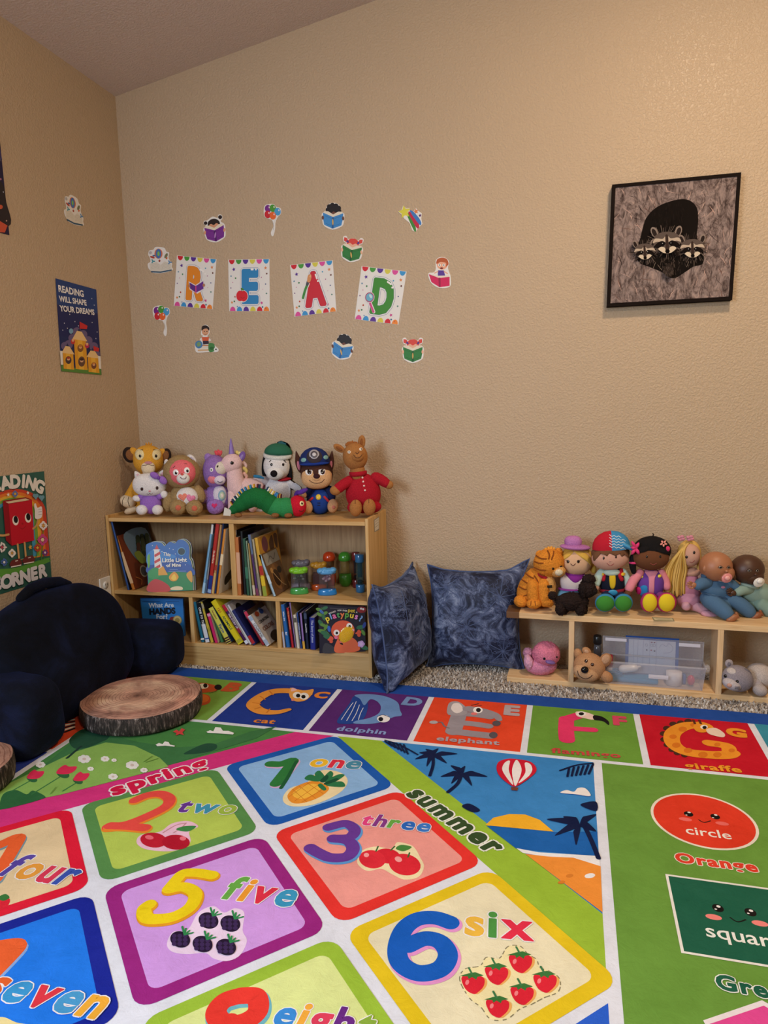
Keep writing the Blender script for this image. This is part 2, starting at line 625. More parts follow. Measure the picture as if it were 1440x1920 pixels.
# letter tiles
tiles = ['#d8492a', '#7aa544', '#1f3a94', '#5a2a78', '#e84a28', '#6d9f3c', '#c9142a', '#3b93ae', '#e0a63a', '#6a3a8a']
for i, col in enumerate(tiles):
    a0 = -1.215 + .3671 * i + .0105
    a1 = a0 + .3671 - .021
    a0, a1 = max(a0, -1.17), min(a1, 2.2)
    if a1 > a0:
        rect(a0, TB, a1, TT, col)
# left column tiles (orange zebra, blue) and right field
rect(-1.17, -.315, -.886, SB - .012, '#d94a28')
rect(-1.17, -.62, -.886, -.335, '#2b3f9c')
rect(-1.17, -.95, -.886, -.64, '#7aa544')
rect(AR1, -1.93, 2.19, SB, '#6b9a3e')
# ---- number tiles: u runs right-down, v left-down
PT, s5 = .412, sqrt(.5)
def g2(u, v):
    return (PT * s5 * (u - v), -PT * s5 * (u + v))
def numtile(i, j, edge, fill):
    e = .031
    c = g2(i + .5, j + .5)
    h = PT * .5 * (1 - 2 * e)
    for hh, r, col in ((h, .035, edge), (h - .031, .022, fill)):
        q = rcor(-hh, -hh, hh, hh, r)
        lpoly([(c[0] + (x - y) * s5, c[1] + (x + y) * s5) for x, y in q], col)
numtile(0, 0, '#1a5cb8', '#8fbdee')
numtile(0, 1, '#5a9350', '#b9d25c')
numtile(1, 0, '#e8352f', '#f0a098')
numtile(1, 1, '#9c2584', '#d4a0ee')
numtile(2, 0, '#e6c81e', '#ede6c4')
numtile(0, 2, '#e01838', '#e6cfa4')
numtile(1, 2, '#16259a', '#1f7df2')
numtile(2, 1, '#9dc43c', '#dfec9c')
numtile(2, 2, '#e07a28', '#f0d8b0')
# white band slots between grid and triangles stay white underneath; pixel drawing from here
rug.kb = rug.k
def st(pts, w, col, smooth=True, closed=False):
    rug.stroke(pts, w, col, smooth, closed)
def nb(): rug.base()
def shadowed(pts, w, col, sh, dx=.005, dy=-.005, smooth=True):
    q = [rug.L(p) for p in pts]
    if smooth:
        q = spline(q, False, 6)
    rug.stroke(None, [x + .004 for x in w] if hasattr(w, '__len__') else w + .004, sh, local=[p + Vector((dx, dy)) for p in q])
    rug.stroke(None, w, col, local=q)
rug.base()
# digits
shadowed([(507, 1433), (527, 1434), (553, 1424), (540, 1441), (517, 1470)], .036, '#2f7d3e', '#d7b3e0', smooth=False)
rug.stroke([(527, 1478), (540, 1458), (556, 1428)], .012, '#1f5f35')
shadowed([(253, 1501), (275, 1492), (300, 1489), (317, 1497), (313, 1511), (285, 1527), (238, 1546), (203, 1551)], .033, '#ea5048', '#f09030')
shadowed([(206, 1549), (240, 1550), (272, 1553)], .032, '#ea5048', '#f09030', smooth=False)
shadowed([(616, 1552), (648, 1545), (665, 1557), (655, 1571), (625, 1573)], .032, '#6a3a9c', '#5f9fe0')
shadowed([(625, 1573), (652, 1577), (662, 1592), (650, 1607), (620, 1609), (597, 1600), (582, 1591)], .034, '#6a3a9c', '#5f9fe0')
shadowed([(398, 1642), (370, 1637), (342, 1637), (326, 1656), (316, 1668)], .030, '#f2d818', '#e8a020', smooth=False)
shadowed([(318, 1668), (345, 1664), (366, 1676), (358, 1700), (330, 1718), (300, 1724), (275, 1722), (270, 1706), (280, 1697)], .031, '#f2d818', '#e8a020')
shadowed([(844, 1731), (815, 1722), (782, 1725), (757, 1744), (745, 1778), (752, 1808), (785, 1826), (825, 1818), (840, 1792), (826, 1768), (797, 1761), (766, 1774)], .040, '#1560c8', '#e89ad8')
rug.base()
# 4 (cut by the picture edge), 7, 8
shadowed([(-70, 1600), (-10, 1590), (40, 1566), (20, 1600), (-10, 1650)], .036, '#ee6430', '#7a9aa8', smooth=False)
shadowed([(-90, 1790), (-30, 1782), (36, 1772), (10, 1800), (-40, 1850)], .044, '#ee6430', '#8ab0e8', smooth=False)
shadowed([(450, 1868), (480, 1870), (483, 1898), (455, 1918), (420, 1920), (405, 1900), (420, 1878), (450, 1868)], .038, '#ea3a30', '#6fb8c8')
shadowed([(430, 1918), (400, 1935), (380, 1960), (410, 1985), (450, 1970), (455, 1940), (430, 1918)], .038, '#ea3a30', '#6fb8c8')
R_, O_, Y_, G_, B_, V_, K_ = '#e0324a', '#f09428', '#f2c230', '#4f9a48', '#3290cc', '#6a3a9c', '#e8458a'
def wrd(t, a, b, cols, hs=1.0, sh=.12, bold=.035):
    rug.words(t, a, b, cols, hs=hs, shear=sh, bold=bold, out='#f4f2f6', ow=.025)
rug.base()
wrd('one', (578, 1437), (672, 1443), [Y_, R_, '#4a90b0'], 1.0)
rug.base()
wrd('two', (328, 1522), (436, 1528), [V_, '#4098b8', '#a0c048'])
rug.base()
wrd('three', (674, 1546), (803, 1562), [K_, '#8a3a90', '#6ab04a', '#2a6ac8', '#3a7ad0'])
rug.base()
wrd('four', (-6, 1640), (124, 1662), ['#5a48a8', '#e8a040', '#d83a58', '#3a58b8'], 1.15)
rug.base()
wrd('five', (412, 1684), (545, 1702), ['#6ab04a', '#f0a030', R_, '#3a9ac8'], 1.1)
rug.base()
wrd('six', (872, 1752), (1000, 1765), ['#efbf48', G_, '#e6304e'], 1.0, 0)
rug.base()
wrd('seven', (-40, 1866), (178, 1912), ['#e8642c', '#3a9ad8', '#e03848', '#4aa0d8', '#f4b23a'], .95)
rug.base()
wrd('eight', (508, 1922), (694, 1952), ['#3a8ee0', '#f4b040', '#e04060', '#6a2a8a', '#8ab040'], 1.0)
rug.base()
# season names
rug.base()
rug.ltext('spring', rug.L((214, 1492)), rug.L((392, 1437)), '#d8184a', bold=.055, sp=1.22, out='#f4eef2', ow=.055)
rug.base()
rug.ltext('summer', rug.L((762, 1490)), rug.L((920, 1602)), '#38502c', bold=.055, sp=1.22, out='#f2f4ee', ow=.055)
rug.base()
# fruit pictures with a pale cut-out edge
def px(pts, col, smooth=True):
    rug.poly(pts, col, smooth)
rug.base()
# pineapple
px([(531, 1494), (545, 1478), (575, 1468), (592, 1450), (612, 1444), (640, 1450), (652, 1464), (643, 1482), (618, 1498), (585, 1510), (552, 1513), (534, 1507)], '#f0dfb0')
px([(539, 1492), (556, 1475), (586, 1465), (607, 1470), (617, 1480), (600, 1495), (570, 1506), (548, 1506)], '#e9962e')
px([(548, 1490), (566, 1476), (588, 1470), (602, 1477), (590, 1489), (565, 1499)], '#f6bf45')
for a, b in (((548, 1480), (575, 1504)), ((560, 1474), (592, 1498)), ((575, 1468), (606, 1489)), ((540, 1496), (580, 1468)), ((552, 1503), (600, 1470)), ((566, 1505), (612, 1476))):
    st([a, b], .0016, '#c9701c', False)
for q in ([(590, 1466), (571, 1461), (583, 1453), (605, 1464)], [(598, 1463), (590, 1452), (600, 1446), (612, 1463)], [(605, 1462), (618, 1447), (625, 1452), (617, 1466)], [(610, 1466), (634, 1453), (646, 1455), (622, 1470)], [(612, 1470), (640, 1466), (646, 1476), (616, 1475)], [(602, 1470), (612, 1480), (606, 1483), (596, 1474)]):
    px(q, '#2d7a4c')
for q in ([(600, 1465), (612, 1454), (616, 1459), (608, 1468)], [(608, 1469), (630, 1460), (634, 1464), (612, 1472)]):
    px(q, '#175238')
rug.base()
# cherries
px([(256, 1580), (265, 1566), (300, 1560), (322, 1545), (352, 1540), (372, 1550), (355, 1560), (357, 1580), (335, 1594), (305, 1597), (270, 1592)], '#efc4dc')
st([(306, 1562), (330, 1548), (349, 1544)], .004, '#c9909c')
st([(326, 1562), (340, 1553), (349, 1544)], .004, '#c9909c')
px([(330, 1556), (345, 1550), (368, 1550), (352, 1560)], '#3f8a48')
rug.ell(288, 1576, 25, 14, '#c31c34', 6); rug.ell(330, 1580, 26, 14, '#b81530', 2)
rug.ell(280, 1571, 8, 4, '#ee7080', 8); rug.ell(343, 1573, 6, 4, '#ee7888', 0)
rug.base()
# red apples
px([(670, 1612), (680, 1595), (705, 1588), (735, 1592), (745, 1580), (770, 1585), (780, 1594), (787, 1607), (795, 1625), (785, 1645), (758, 1650), (735, 1640), (715, 1630), (690, 1634), (673, 1624)], '#f3e4b8')
rug.ell(727, 1606, 24, 14, '#d92436', 8); rug.ell(698, 1612, 25, 17, '#e12c3c', 8); rug.ell(759, 1622, 30, 20, '#e02838', 10)
rug.ell(687, 1604, 5, 4, '#f6a8a8'); rug.ell(747, 1612, 7, 5, '#f6a8a8', 20)
px([(742, 1592), (752, 1585), (772, 1589), (757, 1597)], '#4a8a40')
for a, b in (((705, 1597), (709, 1588)), ((733, 1595), (740, 1588)), ((765, 1608), (768, 1600))):
    st([a, b], .004, '#3a6a34', False)
rug.base()
# blackberries
px([(313, 1770), (325, 1748), (352, 1744), (372, 1712), (400, 1700), (420, 1712), (440, 1704), (458, 1712), (455, 1745), (463, 1765), (450, 1792), (425, 1803), (400, 1798), (385, 1788), (350, 1790), (322, 1785)], '#eed8f4')
def berry(u, v, r):
    rug.ell(u, v, r, r * .8, '#241432', 15)
    for k in range(9):
        rug.ell(u - r * .6 + (k % 3) * r * .55, v - r * .35 + (k // 3) * r * .4, r * .24, r * .2, '#3d2858')
    for k in range(4):
        st([(u + r * .45, v - r * .45), (u + r * (.2 + .35 * k), v - r * (1.25 - .2 * k))], .0042, '#2f8a50', False)
for u, v in ((391, 1727), (432, 1733), (338, 1763), (380, 1772), (424, 1778)):
    berry(u, v, 19)
rug.base()
# strawberries with a dashed edge
px([(862, 1838), (872, 1818), (900, 1812), (912, 1796), (936, 1798), (952, 1776), (975, 1775), (990, 1790), (1006, 1800), (1012, 1815), (1030, 1822), (1049, 1836), (1047, 1860), (1020, 1872), (995, 1885), (975, 1893), (950, 1912), (920, 1912), (902, 1890), (880, 1872)], '#f4e9b4')
def dashed(pts, w, col, on=.009):
    q = spline([rug.L(p) for p in pts], True, 8)
    d = 0
    for i in range(len(q)):
        a, b = q[i], q[(i + 1) % len(q)]
        k = 0
        L_ = (b - a).length
        n = max(1, int(L_ / .004))
        for j in range(n):
            d += L_ / n
            if (d % (on * 1.8)) < on:
                pa, pb = a.lerp(b, j / n), a.lerp(b, (j + 1) / n)
                nn = Vector((-(pb - pa).y, (pb - pa).x)).normalized() * w / 2
                rug.mb.add([rug.W(pa - nn), rug.W(pb - nn), rug.W(pb + nn), rug.W(pa + nn)], [(0, 1, 2, 3)], rug.m(col), False)
    rug.k += 1
dashed([(862, 1838), (872, 1818), (900, 1812), (912, 1796), (936, 1798), (952, 1776), (975, 1775), (990, 1790), (1006, 1800), (1012, 1815), (1030, 1822), (1049, 1836), (1047, 1860), (1020, 1872), (995, 1885), (975, 1893), (950, 1912), (920, 1912), (902, 1890), (880, 1872)], .0022, '#8a8468')
for u, v in ((887, 1845), (931, 1828), (976, 1806), (979, 1866), (1022, 1843), (933, 1890)):
    px([(u - 20, v - 9), (u - 8, v - 16), (u + 9, v - 15), (u + 25, v - 8), (u + 25, v + 5), (u + 14, v + 17), (u + 5, v + 20), (u - 12, v + 11)], '#f0b060')
    px([(u - 22, v - 10), (u - 10, v - 17), (u + 8, v - 16), (u + 21, v - 9), (u + 20, v + 5), (u + 10, v + 16), (u + 1, v + 20), (u - 14, v + 11)], '#df2438')
    rug.ell(u - 11, v - 2, 3.4, 5, '#f58a90', 20)
    px([(u - 25, v - 14), (u - 8, v - 19), (u + 4, v - 21), (u + 20, v - 15), (u + 8, v - 12), (u + 6, v - 7), (u - 2, v - 12), (u - 8, v - 8), (u - 10, v - 13)], '#3a7a3c', False)
    st([(u - 2, v - 18), (u - 8, v - 29)], .004, '#3f7f50', False)
rug.base()
# strawberry under "four", banana edge under "seven"
px([(-14, 1688), (8, 1682), (19, 1688), (12, 1702), (-8, 1708)], '#df2438'); px([(-4, 1684), (10, 1677), (18, 1684), (6, 1690)], '#3a7a3c')
px([(-20, 1915), (5, 1908), (30, 1918), (55, 1925), (20, 1945), (-20, 1940)], '#f2e2a0')
rug.base()
# letter tile animals ---------------------------------------------------
rug.base()
# B: brown bear looking right (partly under the log cushion)
px([(345, 1288), (375, 1281), (398, 1284), (413, 1290), (404, 1296), (388, 1299), (375, 1300), (392, 1305), (393, 1318), (372, 1324), (345, 1320)], '#c2552a')
rug.ell(378, 1310, 14, 8, '#d8702c'); rug.ell(381, 1287, 10, 5, '#f0ead8'); rug.ell(385, 1286, 4, 4, '#1c1414'); rug.ell(409, 1289, 7, 5, '#1c1414')
st([(392, 1300), (402, 1298), (408, 1294)], .003, '#5a1e10')
rug.ltext('B', rug.L((416, 1295)), rug.L((441, 1297)), '#c2552a', bold=.07)
rug.base()
# C: cat
shadowed([(576, 1302), (545, 1296), (512, 1297), (487, 1308), (474, 1322), (490, 1334), (518, 1336), (541, 1331)], [.042, .046, .048, .05, .05, .046, .034, .022], '#ea9a3e', '#142a70', dx=.002, dy=-.002)
for q in ((505, 1296, 512, 1303), (488, 1306, 497, 1312), (474, 1318, 488, 1320), (478, 1330, 490, 1326), (500, 1337, 506, 1330)):
    st([(q[0], q[1]), (q[2], q[3])], .006, '#d07a28', False)
px([(542, 1300), (545, 1290), (555, 1294), (573, 1295), (588, 1293), (583, 1305), (572, 1314), (556, 1316), (545, 1310)], '#f0a850')
px([(546, 1297), (548, 1290), (557, 1294)], '#f2c0b8'); rug.ell(557, 1304, 8, 6, '#f6f4ee'); rug.ell(570, 1306, 9, 6.5, '#f6f4ee'); rug.ell(559, 1305, 4, 3.5, '#18120f'); rug.ell(569, 1307, 4, 3.5, '#18120f'); rug.ell(549, 1313, 3, 2, '#e88a80')
rug.ltext('C', rug.L((587, 1308)), rug.L((611, 1310)), '#e88a3a', bold=.06)
rug.ltext('cat', rug.L((474, 1355)), rug.L((513, 1358)), '#e88a3a', bold=.02, sp=1.08, fat=.012, hs=.8)
rug.base()
# D: dolphin
px([(632, 1352), (655, 1320), (664, 1306), (684, 1312), (690, 1322), (684, 1345), (668, 1356), (645, 1358)], '#24479a')
px([(665, 1304), (690, 1302), (722, 1306), (745, 1317), (750, 1332), (753, 1342), (738, 1345), (716, 1354), (692, 1358), (664, 1357), (668, 1352), (692, 1347), (710, 1338), (714, 1325), (706, 1315), (694, 1312), (683, 1323), (675, 1311)], '#6f98d2')
rug.ell(719, 1348, 12, 7, '#f4f4f6'); rug.ell(714, 1349, 4.5, 4, '#181820'); st([(708, 1344), (718, 1341), (730, 1345)], .0035, '#2a3a6a')
for q in ([(640, 1350), (652, 1332), (662, 1318)], [(650, 1352), (660, 1334), (668, 1316)], [(660, 1352), (668, 1338), (674, 1322)], [(672, 1350), (676, 1338), (681, 1328)]):
    st(q, .0025, '#e6ecf6')
rug.ltext('D', rug.L((753, 1321)), rug.L((785, 1325)), '#7a9ad0', bold=.05)
rug.ltext('dolphin', rug.L((630, 1370)), rug.L((722, 1378)), '#8aa2dc', bold=.02, sp=1.08, fat=.012, hs=.85)
rug.base()
# E: elephant
GR = '#9c96a0'
for q, w in ((((862, 1335), (856, 1355), (850, 1372)), .055), (((866, 1339), (895, 1341), (918, 1345)), .036), (((850, 1372), (890, 1377), (918, 1380)), .044), (((856, 1355), (890, 1358), (915, 1362)), .038)):
    st(list(q), w, GR, False)
px([(838, 1332), (843, 1318), (858, 1316), (872, 1325), (876, 1337), (866, 1342), (850, 1342), (840, 1340)], '#aaa4ac')
px([(846, 1330), (850, 1320), (862, 1320), (868, 1332), (856, 1338)], '#e9e2e2')
st([(880, 1330), (905, 1334), (928, 1341), (936, 1350)], [.05, .045, .034, .022], GR)
rug.ell(896, 1332, 9, 6, '#f6f4f4'); rug.ell(897, 1332, 4.5, 4, '#1c1a1c'); rug.ell(889, 1339, 6, 2.6, '#e87a78')
st([(884, 1323), (897, 1320)], .004, '#3a3438'); st([(892, 1325), (903, 1323)], .003, '#3a3438')
rug.ell(931, 1357, 8, 5, '#5c565e'); rug.ell(925, 1379, 8, 6, '#5c565e')
st([(842, 1366), (833, 1362), (828, 1355), (820, 1355)], .006, '#7a747c'); rug.ell(813, 1355, 8, 3, '#b8b2b8')
rug.ltext('E', rug.L((946, 1340)), rug.L((972, 1342)), '#b8aab0', bold=.06)
rug.ltext('elephant', rug.L((818, 1389)), rug.L((936, 1398)), '#b4a6b2', bold=.02, sp=1.08, fat=.012, hs=.8)
rug.base()
# F: flamingo
PK = '#e83a70'
st([(1062, 1349), (1061, 1370), (1063, 1387)], .052, PK, False)
st([(1062, 1349), (1085, 1342)], .046, PK, False); st([(1068, 1366), (1095, 1368), (1112, 1369)], .034, PK, False)
px([(1080, 1335), (1098, 1336), (1114, 1342), (1113, 1350), (1095, 1347), (1082, 1343)], '#f4d8d0')
px([(1113, 1342), (1128, 1344), (1141, 1353), (1141, 1360), (1131, 1353), (1114, 1350)], '#1a1618'); rug.ell(1090, 1339, 9, 4.5, '#f6f4f4'); rug.ell(1090, 1339, 5, 3, '#1a1618')
rug.ltext('F', rug.L((1152, 1359)), rug.L((1175, 1361)), '#d84a68', bold=.06)
rug.ltext('flamingo', rug.L((1034, 1412)), rug.L((1164, 1422)), '#cc4a48', bold=.02, sp=1.08, fat=.012, hs=.8)
rug.base()
# G: giraffe
OG = '#f09a2c'
for k, (u, v) in enumerate(((1262, 1358), (1250, 1366), (1244, 1376), (1245, 1387), (1251, 1397), (1260, 1406), (1270, 1412), (1284, 1416), (1276, 1356), (1290, 1353))):
    rug.ell(u, v, 7, 4.5, '#4a2a1c')
st([(1316, 1360), (1285, 1362), (1262, 1375), (1262, 1395), (1285, 1410), (1330, 1416), (1362, 1416), (1372, 1412)], .05, OG)
st([(1330, 1394), (1352, 1397), (1366, 1400), (1368, 1412)], .044, OG, False)
for u, v, r in ((1280, 1368, 8), (1262, 1382, 7), (1268, 1398, 8), (1290, 1408, 8), (1318, 1416, 9), (1345, 1416, 8), (1345, 1397, 6), (1372, 1408, 6), (1300, 1360, 6)):
    rug.ell(u, v, r, r * .6, '#dd7a20')
px([(1300, 1362), (1312, 1356), (1328, 1358), (1338, 1366), (1322, 1374), (1306, 1372)], OG)
px([(1325, 1368), (1342, 1366), (1358, 1376), (1357, 1383), (1342, 1381), (1328, 1376)], '#f2dccb')
rug.ell(1320, 1364, 7, 4, '#f6f4f0'); rug.ell(1321, 1365, 4, 3, '#1a1614')
for u in (1303, 1314):
    st([(u, 1358), (u - 3, 1351)], .008, '#5a3020', False)
rug.ltext('G', rug.L((1364, 1379)), rug.L((1399, 1384)), '#ee9a2c', bold=.07)
rug.ltext('giraffe', rug.L((1285, 1441)), rug.L((1392, 1450)), '#f0a02c', bold=.02, sp=1.08, fat=.012, hs=.85)
rug.base()
# zebra stripes on the orange tile
for k in range(6):
    st([(122, 1352 + k * 4.2), (138, 1350 + k * 3.4)], .012, '#16161a' if k % 2 else '#d8d8c4', False)
rug.base()
# spring scene
px([(150, 1380), (190, 1375), (260, 1392), (330, 1402), (395, 1398), (470, 1372), (520, 1362), (480, 1385), (300, 1440), (120, 1480), (30, 1500), (5, 1515), (3, 1500)], '#3f7a48', False)
lpoly([(AL + .002, -.545), (-.80, -.32), (-.74, -.235), (-.63, -.235), (-.50, -.29), (-.44, -.335), (-.50, -.395), (-.66, -.55), (AL + .002, AL + .125 + .05)], '#8cba5c')
px([(0, 1505), (8, 1488), (30, 1482), (50, 1490), (62, 1483), (85, 1494), (75, 1500), (40, 1510), (1, 1518)], '#2f6a3e')
px([(130, 1388), (150, 1370), (175, 1366), (205, 1373), (203, 1385), (190, 1392), (165, 1402), (140, 1404)], '#23503a')
px([(345, 1415), (360, 1405), (385, 1395), (405, 1396), (405, 1405), (385, 1412)], '#23503a')
st([(126, 1422), (140, 1410), (152, 1400)], .010, '#1e3c34', False)
def tulip(u, v, r, base):
    st([(u - 6, v + 8), base], .005, '#3a7a44', False)
    rug.ell(u - 6, v + 6, r * .7, r * .4, '#2f6a3e', 20)
    px([(u - r, v + 5), (u - r * .7, v - 5), (u - r * .1, v - 11), (u + r * .3, v - 8), (u + r * 1.1, v - 8), (u + r * .9, v), (u + r * .2, v + 6)], '#e03058')
tulip(66, 1455, 15, (22, 1484)); tulip(124, 1446, 18, (60, 1490)); tulip(152, 1459, 14, (118, 1484))
for u, v, r in ((158, 1424, 12), (197, 1424, 8), (76, 1435, 9), (248, 1436, 12), (170, 1443, 6), (214, 1427, 5), (212, 1458, 9), (270, 1446, 7)):
    for k in range(7):
        a = 2 * pi * k / 7
        rug.ell(u + r * .62 * cos(a), v + r * .36 * sin(a), r * .42, r * .3, '#eef0ee')
    rug.ell(u, v, r * .3, r * .2, '#d8c8c0')
px([(292, 1398), (298, 1395), (305, 1397), (309, 1392), (316, 1393), (319, 1398), (328, 1400), (327, 1402), (310, 1400), (295, 1401)], '#f0f2f2', False); px([(387, 1374), (394, 1371), (400, 1373), (404, 1365), (414, 1366), (418, 1372), (428, 1372), (439, 1376), (437, 1379), (410, 1377), (390, 1376)], '#f0f2f2', False)
px([(324, 1374), (331, 1370), (336, 1373), (341, 1367), (347, 1370), (342, 1375), (345, 1380), (337, 1378), (330, 1381), (331, 1376)], '#d84a48', False)
for a, b in (((270, 1430), (285, 1420)), ((274, 1431), (296, 1424)), ((95, 1490), (105, 1478))):
    st([a, b], .003, '#6a9a44')
rug.base()
# summer scene: sea, sun, beach, palms, balloon
px([(912, 1549), (1040, 1561), (1120, 1560), (1121, 1606), (968, 1592)], '#1a63b4', False)
lpoly([tuple(rug.L((910, 1548))), tuple(rug.L((925, 1534))), tuple(rug.L((955, 1527))), tuple(rug.L((985, 1528))), tuple(rug.L((1012, 1538))), tuple(rug.L((1038, 1560)))], '#f4b62c')
px([(968, 1591), (1010, 1599), (1060, 1602), (1124, 1606), (1125, 1625), (980, 1600)], '#eef0f4', False)
lpoly([tuple(rug.L(q)) for q in ((985, 1602), (1030, 1607), (1075, 1609), (1126, 1625))] + [(AR0, -.70), (AR0, -.692)], '#f0953a')
for u, v, rx, ry, c in ((1068, 1643, 7, 3.5, '#d8802e'), (1053, 1655, 7, 3, '#d8802e'), (1106, 1643, 10, 4.5, '#eceef2')):
    rug.ell(u, v, rx, ry, c, -8)
NV = '#0d1a44'
def frond(c, tips, w):
    for tp in tips:
        c0 = Vector(c); t0 = Vector(tp)
        d = t0 - c0
        nrm_ = Vector((-d.y, d.x)).normalized()
        if nrm_.y > 0:
            nrm_ = -nrm_
        mid = c0 + d * .5 + nrm_ * w * .9
        px([c0, c0 + d * .3 + nrm_ * w, mid, t0, c0 + d * .55 - nrm_ * w * .25, c0 + d * .2 - nrm_ * w * .3], NV)
frond((812, 1417), [(778, 1424), (798, 1405), (822, 1404), (858, 1414), (800, 1438), (838, 1432), (786, 1412)], 6)
st([(812, 1417), (812, 1435), (806, 1455)], .010, NV)
frond((866, 1452), [(826, 1457), (845, 1436), (872, 1437), (914, 1457), (885, 1474), (846, 1470)], 7)
st([(866, 1452), (858, 1470), (840, 1486)], .011, NV)
frond((1087, 1548), [(1025, 1537), (1056, 1532), (1118, 1528), (1040, 1568), (1080, 1586), (1118, 1560)], 9)
st([(1096, 1550), (1110, 1580), (1122, 1610)], .012, NV)
px([(866, 1513), (880, 1508), (900, 1520), (886, 1524)], NV); px([(1088, 1510), (1117, 1504), (1118, 1522)], NV)
for k in range(6):
    st([(722 + k * 7, 1391 + k * 1.2), (735 + k * 6, 1400 + k * 3)], .006, NV, False)
    st([(1112 - k * 9, 1434 + k * 1.5), (1104 - k * 8, 1452 + k * 1)], .007, NV, False)
st([(722, 1389), (750, 1398), (783, 1416)], .006, NV); st([(1112, 1432), (1080, 1436), (1050, 1446)], .006, NV)
px([(931, 1443), (935, 1430), (952, 1424), (972, 1425), (995, 1430), (1006, 1443), (998, 1456), (970, 1475), (958, 1474), (938, 1458)], '#cf1a36')
for q in ([(942, 1446), (946, 1432), (956, 1428), (954, 1445), (962, 1470), (958, 1470)], [(964, 1472), (960, 1446), (966, 1428), (972, 1429), (978, 1446), (969, 1472)], [(972, 1470), (985, 1450), (984, 1432), (994, 1434), (998, 1445), (990, 1458)]):
    px(q, '#f0eef0')
px([(958, 1477), (972, 1478), (970, 1484), (959, 1483)], '#7a4030', False)
px([(1051, 1488), (1062, 1483), (1076, 1486), (1084, 1479), (1098, 1480), (1107, 1494), (1080, 1491)], '#f2eeee')
rug.base()
# right field: circle, square, their names
ca, cb = 1.099, -.279
def disc(a, b, r, col):
    lpoly([(a + r * cos(2 * pi * k / 48), b + r * sin(2 * pi * k / 48)) for k in range(48)], col)
disc(ca, cb, .1285, '#ece4d6'); disc(ca, cb, .1215, '#e03c24')
def face(pts, col):
    (e1, e2, k1, k2, m0, m1, m2), cheek = pts, col
    for e in (e1, e2):
        rug.mell(*e, .0115, .0125, '#17120f'); rug.mell(e[0] + 1, e[1] - 3, .0042, .0036, '#f4f0ee'); rug.mell(e[0] - 4, e[1] + 2, .0026, .002, '#f4f0ee')
    for k in (k1, k2):
        rug.mell(*k, .016, .0085, cheek)
    st([m0, m1, m2], .0032, '#17120f')
face(((1291, 1527), (1341, 1532), (1285, 1537), (1354, 1545), (1310, 1538), (1320, 1543), (1332, 1540)), '#f0706a')
rug.text('circle', (1287, 1564), (1373, 1575), '#f2ece4', bold=.01)
rug.base()
rug.text('Orange', (1269, 1617), (1422, 1636), '#e0402c', bold=.045, sp=1.15, out='#f0e6d8', ow=.045)
sq = .245
lpoly([(.976, -.53), (.976 + sq, -.53), (.976 + sq, -.53 - sq), (.976, -.53 - sq)], '#eceae4')
lpoly([(.982, -.536), (.97 + sq, -.536), (.97 + sq, -.524 - sq), (.982, -.524 - sq)], '#1d5f48')
face(((1346, 1704), (1407, 1712), (1338, 1721), (1425, 1733), (1369, 1722), (1383, 1730), (1398, 1726)), '#f28a84')
rug.text('square', (1325, 1757), (1475, 1783), '#eef0ea', bold=.01)
rug.text('Green', (1346, 1855), (1505, 1885), '#1d5f48', bold=.045, sp=1.15, out='#eef0ea', ow=.045)
rug.base()
lpoly([(.99, -.93), (1.10, -.83 - .03), (1.21, -.93), (1.17, -1.1), (1.03, -1.1)], '#ece4ea')
lpoly([(1.0, -.935), (1.10, -.872), (1.20, -.935), (1.162, -1.09), (1.038, -1.09)], '#e04a98')
rug.base()
# the print creases a little where the rug was folded
ro = rug.build('alphabet_rug')
tag(ro, 'large colourful printed rug with letter tiles, numbers and seasons on the carpet', 'rug')
# ---------------------------------------------------------------- wood
def wood(name, c0, c1, c2, axis=0, stave=0):
    t = NT(name)
    t.b.inputs['Roughness'].default_value = .5
    t.b.inputs['Specular IOR Level'].default_value = .35
    sc = [26, 26, 26]
    sc[axis] = 1.6
    v = t.coords(sc)
    n = t.noise(v, 1.6, 6, .62, .8)
    sc2 = [160, 160, 160]
    sc2[axis] = 5
    n2 = t.noise(t.coords(sc2), 1., 3, .6)
    mx = t.add('Mix', data_type='FLOAT')
    mx.inputs[0].default_value = .35
    t.link(n, mx.inputs[2]); t.link(n2, mx.inputs[3])
    t.link(t.ramp(mx.outputs[0], [(.33, c2), (.47, c0), (.66, c1)]), t.b.inputs['Base Color'])
    t.bump(mx.outputs[0], .12, .001)
    return t.m
OX = wood('oak_veneer_along', '#cba266', '#d9b47c', '#b58a50', 0)
OZ = wood('oak_veneer_upright', '#cca366', '#d9b47c', '#b68b50', 2)
OB = wood('oak_veneer_back', '#b7956c', '#c6a67c', '#9c7c56', 2)
OK_ = wood('oak_veneer_kick', '#c4a068', '#d2b07a', '#a98450', 0)
PX_ = wood('raw_pine_along', '#e2bd8c', '#edcfa2', '#c99f6c', 0)
PZ_ = wood('raw_pine_upright', '#e0bd90', '#ebcda4', '#cba476', 2)
SX0, SX1, SY0, SY1 = .004, 1.207, -.308, -.012     # bookshelf extents, Y0 = front
ZT, ZM, ZB, PT_ = .653, .325, .104, .0165
BS = thing('bookshelf', (.6055, -.16, 0), 'low two-tier light oak bookshelf against the tan wall, full of books', 'bookshelf')
def part(par, name, vf, m, smooth=False):
    b = MB()
    b.add(*vf, m, smooth)
    return b.build(name, par)
dy = (SY0 + SY1) / 2
dep = SY1 - SY0
for x in (SX0 + .007, SX1 - .007):
    part(BS, 'side_panel', g_box((x, dy, .6645 / 2), (.014, dep, .6645), bev=.002), OZ)
ix0, ix1 = SX0 + .014, SX1 - .014
icx, iw = (ix0 + ix1) / 2, ix1 - ix0
part(BS, 'top_panel', g_box((icx, dy, ZT - PT_ / 2), (iw, dep - .004, PT_), bev=.0015), OX)
